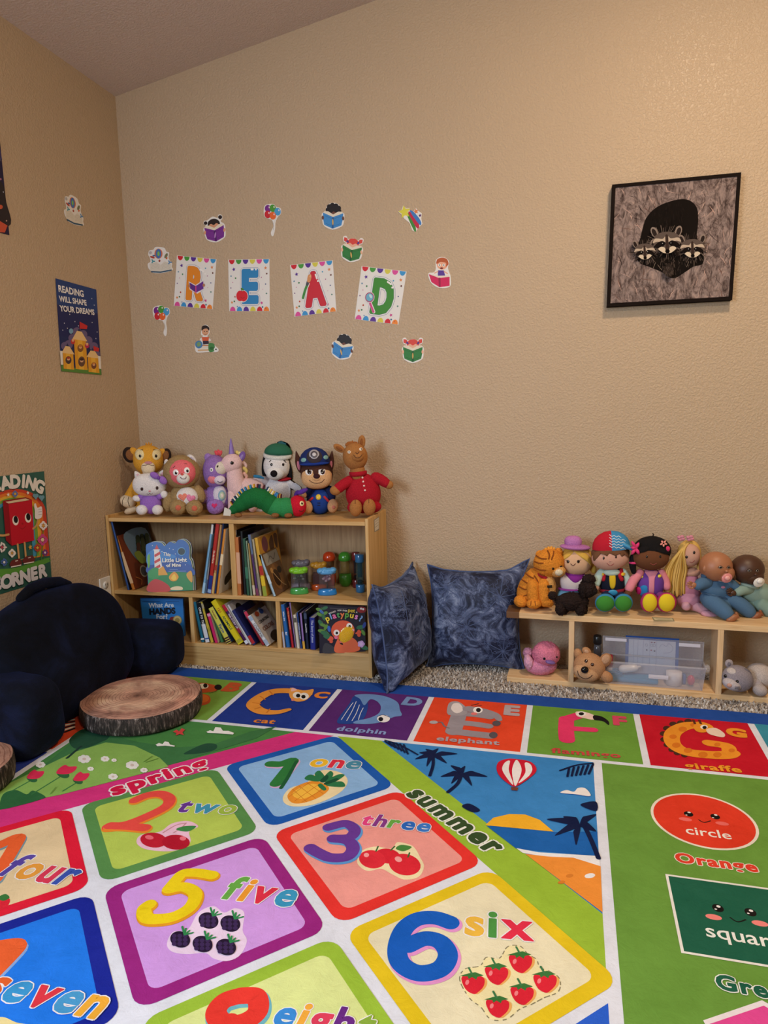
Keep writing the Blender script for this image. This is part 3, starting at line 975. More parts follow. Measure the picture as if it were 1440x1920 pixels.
part(BS, 'shelf_board', g_box((icx, dy, ZM - PT_ / 2), (iw, dep - .008, PT_), bev=.0015), OX)
part(BS, 'shelf_board', g_box((icx, dy, ZB - PT_ / 2), (iw, dep - .004, PT_), bev=.0015), OX)
part(BS, 'kick_board', g_box((icx, SY0 + .012, (ZB - PT_) / 2), (iw, .016, ZB - PT_)), OK_)
part(BS, 'back_panel', g_box((icx, SY1 - .004, (ZT + ZB) / 2 - .01), (iw, .006, ZT - ZB - .0)), OB)
XD = (.606, .394, .800)
part(BS, 'divider', g_box((XD[0], dy, (ZM + ZT - PT_) / 2), (.022, dep - .012, ZT - PT_ - ZM)), OZ)
for x in XD[1:]:
    part(BS, 'divider', g_box((x, dy, (ZB + ZM - PT_) / 2), (.018, dep - .012, ZM - PT_ - ZB)), OZ)
pr = Print((SX1, SY0, .6), (0, 1, 0), (1, 0, 0), 'paper', .0002)
pr.poly([(701, 975), (711, 968), (711, 993), (702, 998)], '#8f8a80'); pr.poly([(702, 976), (710, 970), (710, 991), (703, 996)], '#ddd3c0')
for v0 in (979, 984, 989):
    pr.stroke([(703, v0), (709, v0 - 5)], .0012, '#55504a')
pr.build('paper_label', BS)
tag(BS.children[-1], 'small white paper label on the side panel')

# ---------------------------------------------------------------- low pine toy shelf
TA = -.0358
TO = Vector((1.7477, -.2368, 0))
TX = Vector((cos(TA), sin(TA), 0)); TY = Vector((-sin(TA), cos(TA), 0))
TR = Matrix((TX, TY, ZU)).transposed()
def TP(a, d, z):
    return TO + TX * a + TY * d + ZU * z
TD = .137       # board depth
TZ, TB_ = .2895, .021
TL = 1.86
TS = thing('toy_shelf', TP(TL / 2, TD / 2, 0), 'long low raw pine shelf along the wall with dolls sitting on top', 'shelf')
part(TS, 'top_board', g_box(TP(TL / 2, TD / 2, TZ - .0115), (TL, TD, .023), TR, bev=.0015), PX_)
part(TS, 'bottom_board', g_box(TP(TL / 2, TD / 2, TB_ / 2), (TL, TD, TB_), TR, bev=.0015), PX_)
for a in (.249, .777, 1.305, 1.85):
    part(TS, 'divider', g_box(TP(a, TD / 2 - .001, (TZ - .023 + TB_) / 2), (.020, TD - .002, TZ - .023 - TB_), TR), PZ_)
tp = MB()
MT = mat('#6b4a2c', 'card')
tp.add(*g_box(TP(.0235, TD / 2, TZ - .0112), (.05, TD + .003, .0255), TR, bev=.001), MT, False)
tag(tp.build('end_tape', TS), 'brown tape wrapped over the board end')
tg = Print(TP(0, 0, TZ), TX, ZU, 'paper', .0003)
tg.poly([(1222, 1157), (1262, 1159), (1265, 1165), (1226, 1164)], '#8d8a6c'); tg.poly([(1224, 1158), (1260, 1160), (1263, 1164), (1228, 1163)], '#cfc8a8')
tg.stroke([(1230, 1160), (1256, 1161)], .002, '#4a4638'); tg.stroke([(1233, 1162), (1258, 1163)], .0015, '#7a7050')
tag(tg.build('paper_label', TS), 'small printed paper label stuck on the top board')

# ---------------------------------------------------------------- log cushions
def bark():
    t = NT('printed_bark')
    t.b.inputs['Roughness'].default_value = .85
    v = t.coords((1, 1, .28))
    n = t.noise(v, 75, 6, .7, 1.2)
    n2 = t.noise(t.coords((1, 1, .12)), 160, 3, .6)
    mx = t.add('Mix', data_type='FLOAT'); mx.inputs[0].default_value = .4
    t.link(n, mx.inputs[2]); t.link(n2, mx.inputs[3])
    t.link(t.ramp(mx.outputs[0], [(.40, '#15100e'), (.5, '#302724'), (.56, '#5d504c'), (.64, '#b3a8a2')]), t.b.inputs['Base Color'])
    t.bump(mx.outputs[0], .6, .004)
    return t.m
def rings(off):
    t = NT('printed_tree_rings')
    t.b.inputs['Roughness'].default_value = .8
    tc = t.add('TexCoord')
    mp = t.add('Mapping')
    mp.inputs['Location'].default_value = (off[0], off[1], 0)
    mp.inputs['Scale'].default_value = (1, 1.15, 0)
    t.link(tc.outputs['Object'], mp.inputs[0])
    nz = t.add('TexNoise', Scale=7., Detail=3.)
    t.link(mp.outputs[0], nz.inputs['Vector'])
    av = t.add('VectorMath', operation='MULTIPLY_ADD')
    av.inputs[1].default_value = (.035, .035, 0)
    t.link(nz.outputs['Color'], av.inputs[0]); t.link(mp.outputs[0], av.inputs[2])
    ln = t.add('VectorMath', operation='LENGTH')
    t.link(av.outputs[0], ln.inputs[0])
    # radial wood colour bands plus fine growth rings
    w = t.add('TexWave', wave_type='RINGS', rings_direction='Z', Scale=24., Distortion=2.6, Detail=3.)
    w.inputs['Detail Scale'].default_value = 1.4
    t.link(av.outputs[0], w.inputs['Vector'])
    base = t.ramp(ln.outputs['Value'], [(0, '#5e4038'), (.018, '#94705f'), (.05, '#bd9884'), (.09, '#c9a892'), (.14, '#d6b9a2'), (.16, '#c49e8a'), (.178, '#a27a6c'), (.21, '#b99484')])
    fine = t.ramp(w.outputs['Fac'], [(.0, '#cdb6ac'), (.35, '#ffffff'), (1, '#f6ece6')])
    mm = t.add('Mix', data_type='RGBA', blend_type='MULTIPLY')
    mm.inputs[0].default_value = 1
    t.link(base, mm.inputs[6]); t.link(fine, mm.inputs[7])
    pn = t.noise(mp.outputs[0], 9, 5, .6, 1.2)
    m3 = t.add('Mix', data_type='RGBA', blend_type='OVERLAY')
    m3.inputs[0].default_value = .75
    t.link(mm.outputs[2], m3.inputs[6])
    t.link(t.ramp(pn, [(.32, '#78706e'), (.5, '#c6c2c0'), (.66, '#f0eae6')]), m3.inputs[7])
    t.link(m3.outputs[2], t.b.inputs['Base Color'])
    return t.m
MBK = bark()
def logcush(name, c, R_, h, label, off, seed):
    c = Vector(c)
    L_ = thing(name, c, label, 'cushion', 'log slice floor cushions')
    rr = random.Random(seed)
    ph = [rr.uniform(0, 6.28) for _ in range(4)]
    def wob(t):
        return 1 + .012 * sin(2 * t + ph[0]) + .01 * sin(3 * t + ph[1]) + .006 * sin(7 * t + ph[2])
    n = 96
    b = MB()
    prof = [(.93, .0015), (.985, .006), (1.0, .018), (1.006, h * .5), (1.0, h - .014), (.99, h - .004), (.975, h)]
    vs = [c + Vector((R_ * r * wob(2 * pi * j / n) * cos(2 * pi * j / n), R_ * r * wob(2 * pi * j / n) * sin(2 * pi * j / n), z)) for r, z in prof for j in range(n)]
    fs = [(i * n + j, i * n + (j + 1) % n, (i + 1) * n + (j + 1) % n, (i + 1) * n + j) for i in range(len(prof) - 1) for j in range(n)]
    fs.append(tuple(range(n))[::-1])
    b.add(vs, fs, MBK)
    tag(b.build('bark_side', L_), 'dark grey-brown printed bark side')
    b = MB()
    pr_ = [(.975, h), (.9, h + .004), (.6, h + .007), (.3, h + .006), (.02, h + .004)]
    vs = [c + Vector((R_ * r * wob(2 * pi * j / n) * cos(2 * pi * j / n), R_ * r * wob(2 * pi * j / n) * sin(2 * pi * j / n), z)) for r, z in pr_ for j in range(n)]
    fs = [(i * n + j, i * n + (j + 1) % n, (i + 1) * n + (j + 1) % n, (i + 1) * n + j) for i in range(len(pr_) - 1) for j in range(n)]
    fs.append(tuple(range(4 * n, 5 * n)))
    b.add(vs, fs, rings(off))
    tag(b.build('ring_top', L_), 'tan and brown printed tree ring face')
    return L_
ZR = .0105      # just above the rug print
logcush('log_cushion', (.470, -.81, ZR), .213, .066, 'round floor cushion printed like a sawn log, between backrest and bookshelf', (-.01, .0), 3)
logcush('log_cushion', (.206, -1.402, ZR), .178, .07, 'round log-slice cushion cut off by the picture edge, in front of the navy backrest', (.03, .02), 5)

# ---------------------------------------------------------------- navy backrest with arms
def navyfur():
    t = NT('navy_plush')
    b = t.b
    b.inputs['Roughness'].default_value = .85
    b.inputs['Specular IOR Level'].default_value = .15
    b.inputs['Sheen Weight'].default_value = .35
    b.inputs['Sheen Roughness'].default_value = .35
    b.inputs['Sheen Tint'].default_value = lin('#2a3c78')
    n = t.noise(t.coords(), 7, 5, .65, .5)
    t.link(t.ramp(n, [(.35, '#050811'), (.55, '#0b1122'), (.72, '#141d3a')]), b.inputs['Base Color'])
    t.bump(t.noise(t.coords(), 260, 3, .7), .7, .003)
    return t.m
MN = navyfur()
BRD = radians(2)    # faces away from the left wall, towards the room
BR = thing('backrest_pillow', (.25, -.72, ZR), 'big navy plush reading backrest with two arms, against the left wall under the poster', 'backrest pillow')
def lumpy(vf, amp, fr, seed=0, zmin=ZR, xmin=.004):
    vs, fs = vf
    out = []
    for v in vs:
        q = Vector(v)
        n = noise.noise_vector(q * fr + Vector((seed, 0, 0)))
        q = q + n * amp
        q.z = max(q.z, zmin); q.x = max(q.x, xmin)
        out.append(q)
    return out, fs
Rb = rotm((0, 1, 0), -12)
b = MB()
def backf(p):
    # narrower and rounder towards the top
    k = (p.z / .26 + 1) / 2
    return Vector((p.x * (1.1 - .32 * k), p.y * (1.04 - .10 * k * k), p.z - .03 * max(0, p.y / .3) ** 2 * k))
b.add(*lumpy(g_ell((.135, -.80, .228), (.112, .335, .236), Rb, 60, 38, .66, .56, backf), .018, 4.5), MN)
b.build('back_cushion', BR)
b = MB(); b.add(*lumpy(g_ell((.225, -.425, .115), (.165, .098, .115), rotm((0, 0, 1), 12), 48, 30, .5, .5), .012, 6, 5), MN)
b.build('armrest', BR)
def armf(p):
    return Vector((p.x, p.y * (1 - .15 * p.z / .17), p.z))
b = MB(); b.add(*lumpy(g_ell((.185, -1.142, .128), (.175, .098, .130), rotm((0, 0, 1), -4), 48, 30, .48, .48, armf), .012, 6, 9), MN)
b.build('armrest', BR)
b = MB()
b.add(*lumpy(g_tube([onp(u, v, (.10, 0, 0), (1, 0, 0)) for u, v in ((40, 1122), (58, 1104), (84, 1094), (110, 1091), (126, 1097), (134, 1116))], [.018, .02, .021, .021, .02, .018], 14), .003, 12, 2), MN)
b.build('carry_handle', BR)

# ---------------------------------------------------------------- velvet cushions
def velvet():
    t = NT('crushed_navy_velvet')
    b = t.b
    b.inputs['Roughness'].default_value = .5
    b.inputs['Specular IOR Level'].default_value = .25
    b.inputs['Sheen Weight'].default_value = .55
    b.inputs['Sheen Roughness'].default_value = .3
    b.inputs['Sheen Tint'].default_value = lin('#8a9cc4')
    n = t.noise(t.coords((1, 1, 1.2)), 11, 10, .74, 1.2)
    t.link(t.ramp(n, [(.41, '#141a30'), (.48, '#2b3553'), (.55, '#566385'), (.64, '#8491ae')]), b.inputs['Base Color'])
    t.bump(n, .35, .01)
    return t.m
MV = velvet()
MV2 = mat('#4c5c84', 'cloth')
MV3 = mat('#55648a', 'cloth')
def pillow(name, c, ex, ey, w, h, th, label, seed, motifs, tips=(1, 1, 1, 1), edge=None, clampf=None):
    """square pillow: ex across, ey up, normal = ex x ey"""
    c, ex, ey = Vector(c), Vector(ex).normalized(), Vector(ey).normalized()
    nz = ex.cross(ey)
    base = c - ey * (h / 2)
    T_ = thing(name, Vector((c.x, c.y, .001)), label, 'cushion', 'navy velvet cushions')
    rr = random.Random(seed)
    off = Vector((seed * 3.1, seed * 1.7, 0))
    def surf(s, t, side):
        # s,t in -1..1
        pin = 1 - .085 * (1 - s * s) * (abs(t) ** 3) , 1 - .085 * (1 - t * t) * (abs(s) ** 3)
        x, y = s * pin[1] * w / 2, t * pin[0] * h / 2
        f = max(0, (1 - s ** 4) * (1 - t ** 4)) ** .55
        lump = noise.noise(Vector((x * 9, y * 9, side * 2)) + off) * .012 + noise.noise(Vector((x * 22, y * 22, side * 2)) + off) * .004
        sag = .05 * (1 - (t + 1) / 2) * 0
        k = tips[(0 if s < 0 else 1) + (0 if t < 0 else 2)]
        cr = max(0, abs(s) * abs(t) - .72) * .18 * k
        p = c + ex * (x + cr * (1 if s > 0 else -1) * .6) + ey * (y + cr * (1 if t > 0 else -1) * .8) + nz * (side * (f * th / 2 + lump * f) + sag)
        if edge:
            p = edge(p, s, t)
        if clampf:
            p = clampf(p)
        return p
    N = 40
    b = MB()
    for side in (1, -1):
        vs = [surf(-1 + 2 * i / N, -1 + 2 * j / N, side) for j in range(N + 1) for i in range(N + 1)]
        fs = [(j * (N + 1) + i, j * (N + 1) + i + 1, (j + 1) * (N + 1) + i + 1, (j + 1) * (N + 1) + i) for j in range(N) for i in range(N)]
        if side < 0:
            fs = [f[::-1] for f in fs]
        b.add(vs, fs, MV)
    body = b.build('cushion_cover', T_)
    b = MB()
    rim = [(-1 + 2 * i / 24, -1) for i in range(24)] + [(1, -1 + 2 * i / 24) for i in range(24)] + [(1 - 2 * i / 24, 1) for i in range(24)] + [(-1, 1 - 2 * i / 24) for i in range(25)]
    b.add(*g_tube([surf(s, t, 0) for s, t in rim], .0038, 8), MV2)
    b.build('piping', T_)
    b = MB()
    for (s0, t0, r0, a0) in motifs:
        for k in range(5):
            a = radians(a0 + 72 * k)
            d = Vector((cos(a), sin(a)))
            q = Vector((-d.y, d.x))
            r = r0 * rr.uniform(.85, 1.15)
            line = [(x, 0) for x in (0, .3, .6, .85)]
            leaf = [(0, 0), (.12, .10), (.25, .22), (.33, .17), (.45, .30), (.55, .2), (.7, .26), (.78, .12), (1, .0), (.78, -.12), (.7, -.26), (.55, -.18), (.45, -.3), (.33, -.15), (.25, -.2), (.12, -.1), (0, 0)]
            for pts, ww in ((line, .0022), (leaf, .0012)):
                P_ = [Vector((s0, t0)) + d * (x * r) + q * (y * r) for x, y in pts]
                P_ = spline(P_, False, 4)
                P_ = [p for p in P_ if abs(p.x) < .97 and abs(p.y) < .97]
                if len(P_) > 3:
                    b.add(*g_tube([surf(p.x, p.y, 1) for p in P_], ww * .7, 6), MV3)
    tag(b.build('leaf_embroidery', T_), 'pale blue stitched leaf outlines')
    return T_
def cl(p):
    p.z = max(p.z, .0105); p.y = min(p.y, -.006)
    return p
# facing the room, leaning on the wall
pillow('velvet_cushion', (1.606, -.105, .22), (1, .03, .015), (-.012, .17, 1), .39, .42, .135, 'navy crushed velvet cushion leaning flat on the wall beside the toy shelf', 4,
       [(-.15, -.15, .42, 20), (.55, .45, .5, 80), (-.6, .62, .38, 40), (.62, -.62, .4, 10)], (.4, .5, .3, 1.0), None, cl)
# turned sideways against the end of the bookshelf
def cl2(p):
    p.z = max(p.z, .012); p.y = min(p.y, -.006); p.x = min(max(p.x, 1.211), 1.404 if p.y > -.18 else 9)
    return p
pillow('velvet_cushion', (1.318, -.25, .21), (.20, .98, 0), (-.14, .08, 1), .36, .40, .185, 'navy velvet cushion turned edge-on, leaning against the end of the bookshelf', 9,
       [(-.05, -.12, .45, 35), (-.6, .55, .4, 60), (.5, .5, .4, 0)], (.8, .4, .5, .7), None, cl2)
# ---------------------------------------------------------------- soft toys
BV = Matrix((XH, NH, ZU)).transposed()      # columns: right, away, up
class Toy:
    def __init__(s, name, label, cat, u, v, z, group=None, clamp=None, kind='plush', bd=0):
        s.B = onz(u, v, z)
        s.k = (s.B - CAM).dot(FW) / FPX
        s.z, s.kind = z, kind
        s.root = thing(name, s.B, label, cat, group)
        s.xc = clamp
    def clampv(s, v):
        if v.z < s.z + .0006: v.z = s.z + .0006
        if v.y > -.008: v.y = -.008
        if v.x < .008: v.x = .008
        if s.xc: s.xc(v)
    def at(s, u, v, d=0):
        return onp(u, v, s.B - NH * (d * s.k), NH)
    def rot(s, rot=0, yaw=0, pit=0):
        return BV @ Matrix.Rotation(radians(yaw), 3, 'Z') @ Matrix.Rotation(radians(-rot), 3, 'Y') @ Matrix.Rotation(radians(pit), 3, 'X')
    def E(s, part, u, v, d, ru, rv, rd, col, kind=None, rot=0, yaw=0, pit=0, par=None, e=1, fuzz=0, b=None, fr=140, seg=24, fn=None):
        c, R = s.at(u, v, d), s.rot(rot, yaw, pit)
        r = (ru * s.k, rd * s.k, rv * s.k)
        sg = seg if not fuzz else seg * 2
        vs, fs = g_ell(c, r, R, sg, sg * 5 // 8, e, e, fn)
        if fuzz:
            vs = [q + (q - c).normalized() * (fuzz * s.k * (noise.noise(q * fr) + .5 * noise.noise(q * fr * 2.3))) for q in vs]
        m = mat(col, kind or s.kind)
        if b is not None:
            b.add(vs, fs, m)
            o = None
        else:
            bb = MB(); bb.add(vs, fs, m)
            o = bb.build(part, par or s.root, clamp=s.clampv)
        return {'c': c, 'r': r, 'R': R, 'o': o, 'e': e}
    def limb(s, part, pts, col, kind=None, par=None, b=None, fuzz=0, seg=14, cap=True):
        P_ = [s.at(p[0], p[1], p[2]) for p in pts]
        if len(pts) > 2:
            n = 5
            Q = spline([Vector((*p, 0)) for p in P_], False, n)
            Q = [q.to_3d() if len(q) == 4 else q for q in spline(P_, False, n)]
            rr = []
            for i in range(len(Q)):
                x = i / n
                j = min(int(x), len(pts) - 2)
                rr.append((pts[j][3] + (pts[j + 1][3] - pts[j][3]) * (x - j)) * s.k)
            P_ = Q
        else:
            rr = [p[3] * s.k for p in pts]
        vs, fs = g_tube(P_, rr, seg, cap)
        if fuzz:
            vs = [q + noise.noise_vector(q * 140) * (fuzz * s.k) for q in vs]
        m = mat(col, kind or s.kind)
        if b is not None:
            b.add(vs, fs, m); return None
        bb = MB(); bb.add(vs, fs, m)
        return bb.build(part, par or s.root, clamp=s.clampv)
    def done(s, b, part, par=None):
        return b.build(part, par or s.root, clamp=s.clampv)
    def hit(s, el, u, v, off=0):
        """where the sight line meets an ellipsoid"""
        R, r, c = el['R'], el['r'], el['c']
        Rt = R.transposed()
        o = Rt @ (CAM - c); d = Rt @ ray(u, v)
        o = Vector((o.x / r[0], o.y / r[1], o.z / r[2])); d = Vector((d.x / r[0], d.y / r[1], d.z / r[2]))
        A, B_, C_ = d.dot(d), o.dot(d), o.dot(o) - 1
        ex = 2 / el.get('e', 1)
        def f(p):
            return abs(p.x) ** ex + abs(p.y) ** ex + abs(p.z) ** ex - 1
        p = None
        if ex == 2:
            D = B_ * B_ - A * C_
            p = o + d * ((-B_ - sqrt(D)) / A) if D > 0 else (o + d * (-B_ / A)).normalized()
        else:
            tm = -B_ / A
            st_ = 1.8 / sqrt(A)
            t0 = tm - st_
            for i in range(1, 61):
                t1 = tm - st_ + 2 * st_ * i / 60
                if f(o + d * t1) < 0:
                    for _ in range(18):
                        h_ = (t0 + t1) / 2
                        if f(o + d * h_) < 0: t1 = h_
                        else: t0 = h_
                    p = o + d * t1
                    break
                t0 = t1
            if p is None:
                q = o + d * tm
                p = q * (abs(q.x) ** ex + abs(q.y) ** ex + abs(q.z) ** ex) ** (-1 / ex)
        n = R @ Vector((spow(p.x, ex - 1) / r[0], spow(p.y, ex - 1) / r[1], spow(p.z, ex - 1) / r[2])).normalized()
        return c + R @ Vector((p.x * r[0], p.y * r[1], p.z * r[2])) + n * off
    def patch(s, el, part, u, v, ru, rv, col, rot=0, th=.7, kind=None, par=None, b=None, shape=None, lift=.0003):
        """soft applique on a stuffed surface"""
        th *= s.k
        ca, sa = cos(radians(rot)), sin(radians(rot))
        N = 28
        out = []
        if shape:
            S2 = spline([Vector((x, y)) for x, y in shape], True, 4)
            N = len(S2)
        for ring in (1., .93, .75, .45):
            for j in range(N):
                if shape:
                    x, y = (S2[j].x - u) * ring, -(S2[j].y - v) * ring
                else:
                    t = 2 * pi * j / N
                    x, y = ru * ring * cos(t), rv * ring * sin(t)
                    x, y = x * ca - y * sa, x * sa + y * ca
                o = lift + (-.0005 if ring == 1 else th * (1 - ring ** 4) + .0003)
                out.append(s.hit(el, u + x, v - y, o))
        out.append(s.hit(el, u, v, lift + th + .0003))
        fs = []
        for i in range(3):
            for j in range(N):
                a, bb_ = i * N + j, i * N + (j + 1) % N
                fs.append((a, bb_, bb_ + N, a + N))
        fs += [(3 * N + j, 3 * N + (j + 1) % N, 4 * N) for j in range(N)]
        m = mat(col, kind or s.kind)
        if b is not None:
            b.add(out, fs, m); return None
        bb = MB(); bb.add(out, fs, m)
        return bb.build(part, par or el['o'] or s.root, clamp=s.clampv)
    def line(s, el, part, pts, w, col, par=None, b=None, smooth=True, kind='matte', off=.0003):
        q = [Vector((x, y)) for x, y in pts]
        if smooth and len(q) > 2:
            q = spline(q, False, 5)
        else:
            q = [q[0].lerp(q[-1], i / 6) for i in range(7)] if len(q) == 2 else q
        vs, fs = g_tube([s.hit(el, p.x, p.y, off) for p in q], w * s.k, 6)
        m = mat(col, kind)
        if b is not None:
            b.add(vs, fs, m); return None
        bb = MB(); bb.add(vs, fs, m)
        return bb.build(part, par or el['o'] or s.root, clamp=s.clampv)
    def eye(s, el, u, v, r, white='#f2f0ea', iris=None, pupil='#120d0b', rv=None, look=(0, 0), glint=True):
        b = MB()
        rv = rv or r
        if white:
            s.patch(el, '', u, v, r, rv, white, b=b, th=.5, kind='bead')
        x, y = u + look[0], v + look[1]
        lf = .0006 if white else .0002
        if iris:
            s.patch(el, '', x, y, r * .72, rv * .75, iris, b=b, th=.5, lift=lf, kind='bead')
            lf += .0005
        s.patch(el, '', x, y, r * (.52 if white else 1), rv * (.58 if white else 1), pupil, b=b, th=.6, lift=lf, kind='bead')
        if glint:
            s.patch(el, '', x + r * .2, y - rv * .25, r * .18, r * .18, '#ffffff', b=b, th=.3, lift=lf + .0006, kind='bead')
        return s.done(b, 'eye', el['o'])
SHG = 'soft toys on top of the bookshelf'
Z1 = .653
# ---- lion cub
t = Toy('lion_cub_plush', 'golden lion cub plush with big dark-rimmed ears, behind the white kitten', 'soft toy', 275, 963, Z1, SHG)
GD, CR = '#dda136', '#e8d4b4'
body = t.E('body', 272, 921, 0, 25, 36, 22, GD)
h = t.E('head', 278, 862, 4, 27, 27, 24, GD, rot=-2, e=.92)
for u, v, ru, rv, rt, iu in ((243, 853, 12.5, 15, 20, 1), (311, 855, 10, 14.5, -15, -1)):
    e_ = t.E('ear', u, v, -3, ru, rv, 4, '#2a1b14', rot=rt)
    t.patch(e_, 'ear_lining', u + 1.5 * iu, v, ru * .7, rv * .7, '#8a5a34', rt)
    b = MB(); t.E('', u + 8 * iu, v - 6, -2, 7, 9, 4, GD, rot=40 * iu, b=b); t.done(b, 'ear_base', e_['o'])
mz = t.E('muzzle', 278, 877, 24, 12.5, 11.5, 7, CR, par=h['o'], e=.85)
t.E('chin', 277.5, 883, 22, 10, 7, 6, '#e9d8b8', par=h['o'], e=.8)
t.patch(mz, 'nose', 278, 867.5, 7.5, 2.8, '#c58a94', th=1.2)
t.line(mz, 'mouth', [(267.5, 872.5), (274, 872), (278, 870.5), (282, 872), (288.5, 872.5)], .5, '#5a3a2a')
for u, lk in ((262.5, 1), (293, -1)):
    t.patch(h, 'eye_surround', u - lk, 852, 8.5, 10.5, '#ecd9a6', 8 * lk)
    t.eye(h, u, 854.5, 5.6, '#f4ead0', '#9a6a28', rv=6, look=(lk * .6, .5))
    t.line(h, 'eyebrow', [(u - 8 * lk, 850), (u - 4 * lk, 845), (u + 5 * lk, 843.5)], .7, '#3a2416')
b = MB()
for a, l in ((-5, 7), (0, 10), (5, 7)):
    t.limb('', [(278 + a * .5, 839, 2, 3.5), (279 + a, 833 - l * .3, 1, 1)], '#c98a2c', b=b)
t.done(b, 'hair_tuft', h['o'])
t.limb('arm', [(259, 900, 2, 8), (250, 918, 8, 9), (243, 934, 13, 11)], GD)
pw = t.E('paw', 240, 940, 18, 14.5, 11.5, 13, CR, rot=-25)
for a in (-5, 3):
    t.line(pw, 'toe_seam', [(238 + a, 932), (236 + a * 1.3, 940), (238 + a * 1.5, 949)], .5, '#5a4630')
pw = t.E('paw', 247, 956, 12, 14, 7, 12, CR, rot=20)
t.E('leg', 268, 950, 4, 20, 9, 14, GD)
# ---- white kitten
t = Toy('kitten_plush', 'small white kitten plush in purple with a purple bow, in front of the lion cub', 'soft toy', 282, 968, Z1, SHG)
WT, PU = '#e9e5e4', '#9a6cc4'
t.E('body', 283, 944, 0, 20, 20, 14, PU)
h = t.E('head', 280.5, 908.5, 3, 31, 21.5, 17, WT, e=.85)
for u, s_, v in ((258.5, 1, 892), (304, -1, 889)):
    e_ = t.E('ear', u, v, 0, 6.5, 10, 5, WT, rot=28 * s_, fn=lambda p: Vector((p.x * (1 - .45 * max(0, p.z) / .022), p.y, p.z)))
    t.patch(e_, 'ear_lining', u, v, 2.5, 4, '#e8b9c4', 25 * s_)
for u, v in ((266, 917), (294.5, 915)):
    t.eye(h, u, v, 2.7, None, None, '#3a2622', rv=3.4)
t.patch(h, 'nose', 280.5, 921, 2.2, 1.5, '#e0949e', th=.8)
t.line(h, 'mouth', [(275.5, 925), (278, 927), (280.5, 925), (283, 927), (285.5, 925)], .4, '#6a4a48')
bw = t.E('bow', 297.5, 896, 20, 3.5, 3.5, 4, '#7c4cae')
t.E('bow_loop', 290, 891.5, 19, 9, 6, 4.5, PU, rot=-28, par=bw['o'])
t.E('bow_loop', 305.5, 900.5, 18, 9, 6.5, 4.5, PU, rot=-48, par=bw['o'])
t.E('arm', 256.5, 934.5, 6, 8, 6, 6, WT, rot=-10); t.E('arm', 308, 927, 6, 7, 7.5, 6, WT, rot=30)
b = MB(); t.E('', 266, 932, 3, 8, 6.5, 7, PU, b=b, rot=-15); t.done(b, 'sleeve'); b = MB(); t.E('', 300.5, 930, 3, 8, 6.5, 7, PU, b=b, rot=35); t.done(b, 'sleeve')
t.E('foot', 266, 956, 13, 10.5, 9.5, 9, WT); t.E('foot', 295.5, 956, 13, 10, 9.5, 9, WT)
# ---- brown hooded bear with pink face
t = Toy('bear_plush', 'khaki brown bear plush with a coral pink face and white tummy', 'soft toy', 347, 966, Z1, SHG, kind='fur')
KB, PK_ = '#a3875a', '#ee7078'
body = t.E('body', 348, 935, 0, 30, 29, 22, KB, fuzz=1)
h = t.E('head', 340.5, 885, 4, 33.5, 31, 27, KB, fuzz=1.2)
f_ = t.E('face', 341, 885.5, 17, 25.5, 24, 17, PK_, 'plush', par=h['o'])
e_ = t.E('ear', 313.5, 871, 4, 5.5, 10, 4, '#e6e0de', rot=8); t.patch(e_, 'ear_lining', 313.5, 871, 2.5, 6, '#cfc3d2', 8)
e_ = t.E('ear', 359.5, 861, 2, 10.5, 6.5, 4, '#e6e0de', rot=-50); t.patch(e_, 'ear_lining', 360, 861.5, 6, 3, '#b9b3cc', -50)
mz = t.E('muzzle', 343.5, 897, 31, 12, 10, 8, '#f0e8e4', 'plush', par=h['o'])
t.patch(mz, 'nose', 341.5, 889.5, 3.2, 2, '#c85a50', th=1)
t.line(mz, 'mouth', [(338, 895), (343, 898), (348, 897), (349, 894)], .6, '#5a3434')
for u, v in ((329.5, 886), (350.5, 882)):
    t.eye(f_, u, v, 5.4, '#f6f4f2', None, '#161010', rv=6, look=(.8, .8))
t.line(f_, 'eyebrow', [(325, 877), (328, 874)], .6, '#7a3a3a'); t.line(f_, 'eyebrow', [(346, 869.5), (350, 869.5)], .6, '#7a3a3a')
be = t.E('tummy', 350, 932, 10, 21.5, 19, 15, '#e8e4e2', 'plush', par=body['o'])
def heart(tt, el, u, v, r, col, rot=0):
    pts = []
    for i in range(20):
        a = 2 * pi * i / 20
        x, y = .062 * 16 * sin(a) ** 3, .062 * (13 * cos(a) - 5 * cos(2 * a) - 2 * cos(3 * a) - cos(4 * a))
        ca, sa = cos(radians(rot)), sin(radians(rot))
        pts.append((u + r * (x * ca - y * sa), v - r * (x * sa + y * ca)))
    return tt.patch(el, 'heart_patch', u, v, 0, 0, col, shape=pts)
heart(t, be, 342.5, 932, 8.5, '#ee8a76', 10); heart(t, be, 357.5, 934.5, 9, '#e88ab4', -12)
t.E('arm', 316.5, 941, 6, 10.5, 19, 10, KB, rot=-14, fuzz=1); t.E('arm', 374, 926, 2, 10, 17, 9, KB, rot=16, fuzz=1)
for u, v in ((334, 951), (364.5, 952)):
    f2 = t.E('foot', u, v, 24, 15.2, 14, 12, KB, fuzz=1)
    t.patch(f2, 'foot_pad', u, v + 1, 5.5, 5.2, '#cc6a52', kind='plush')
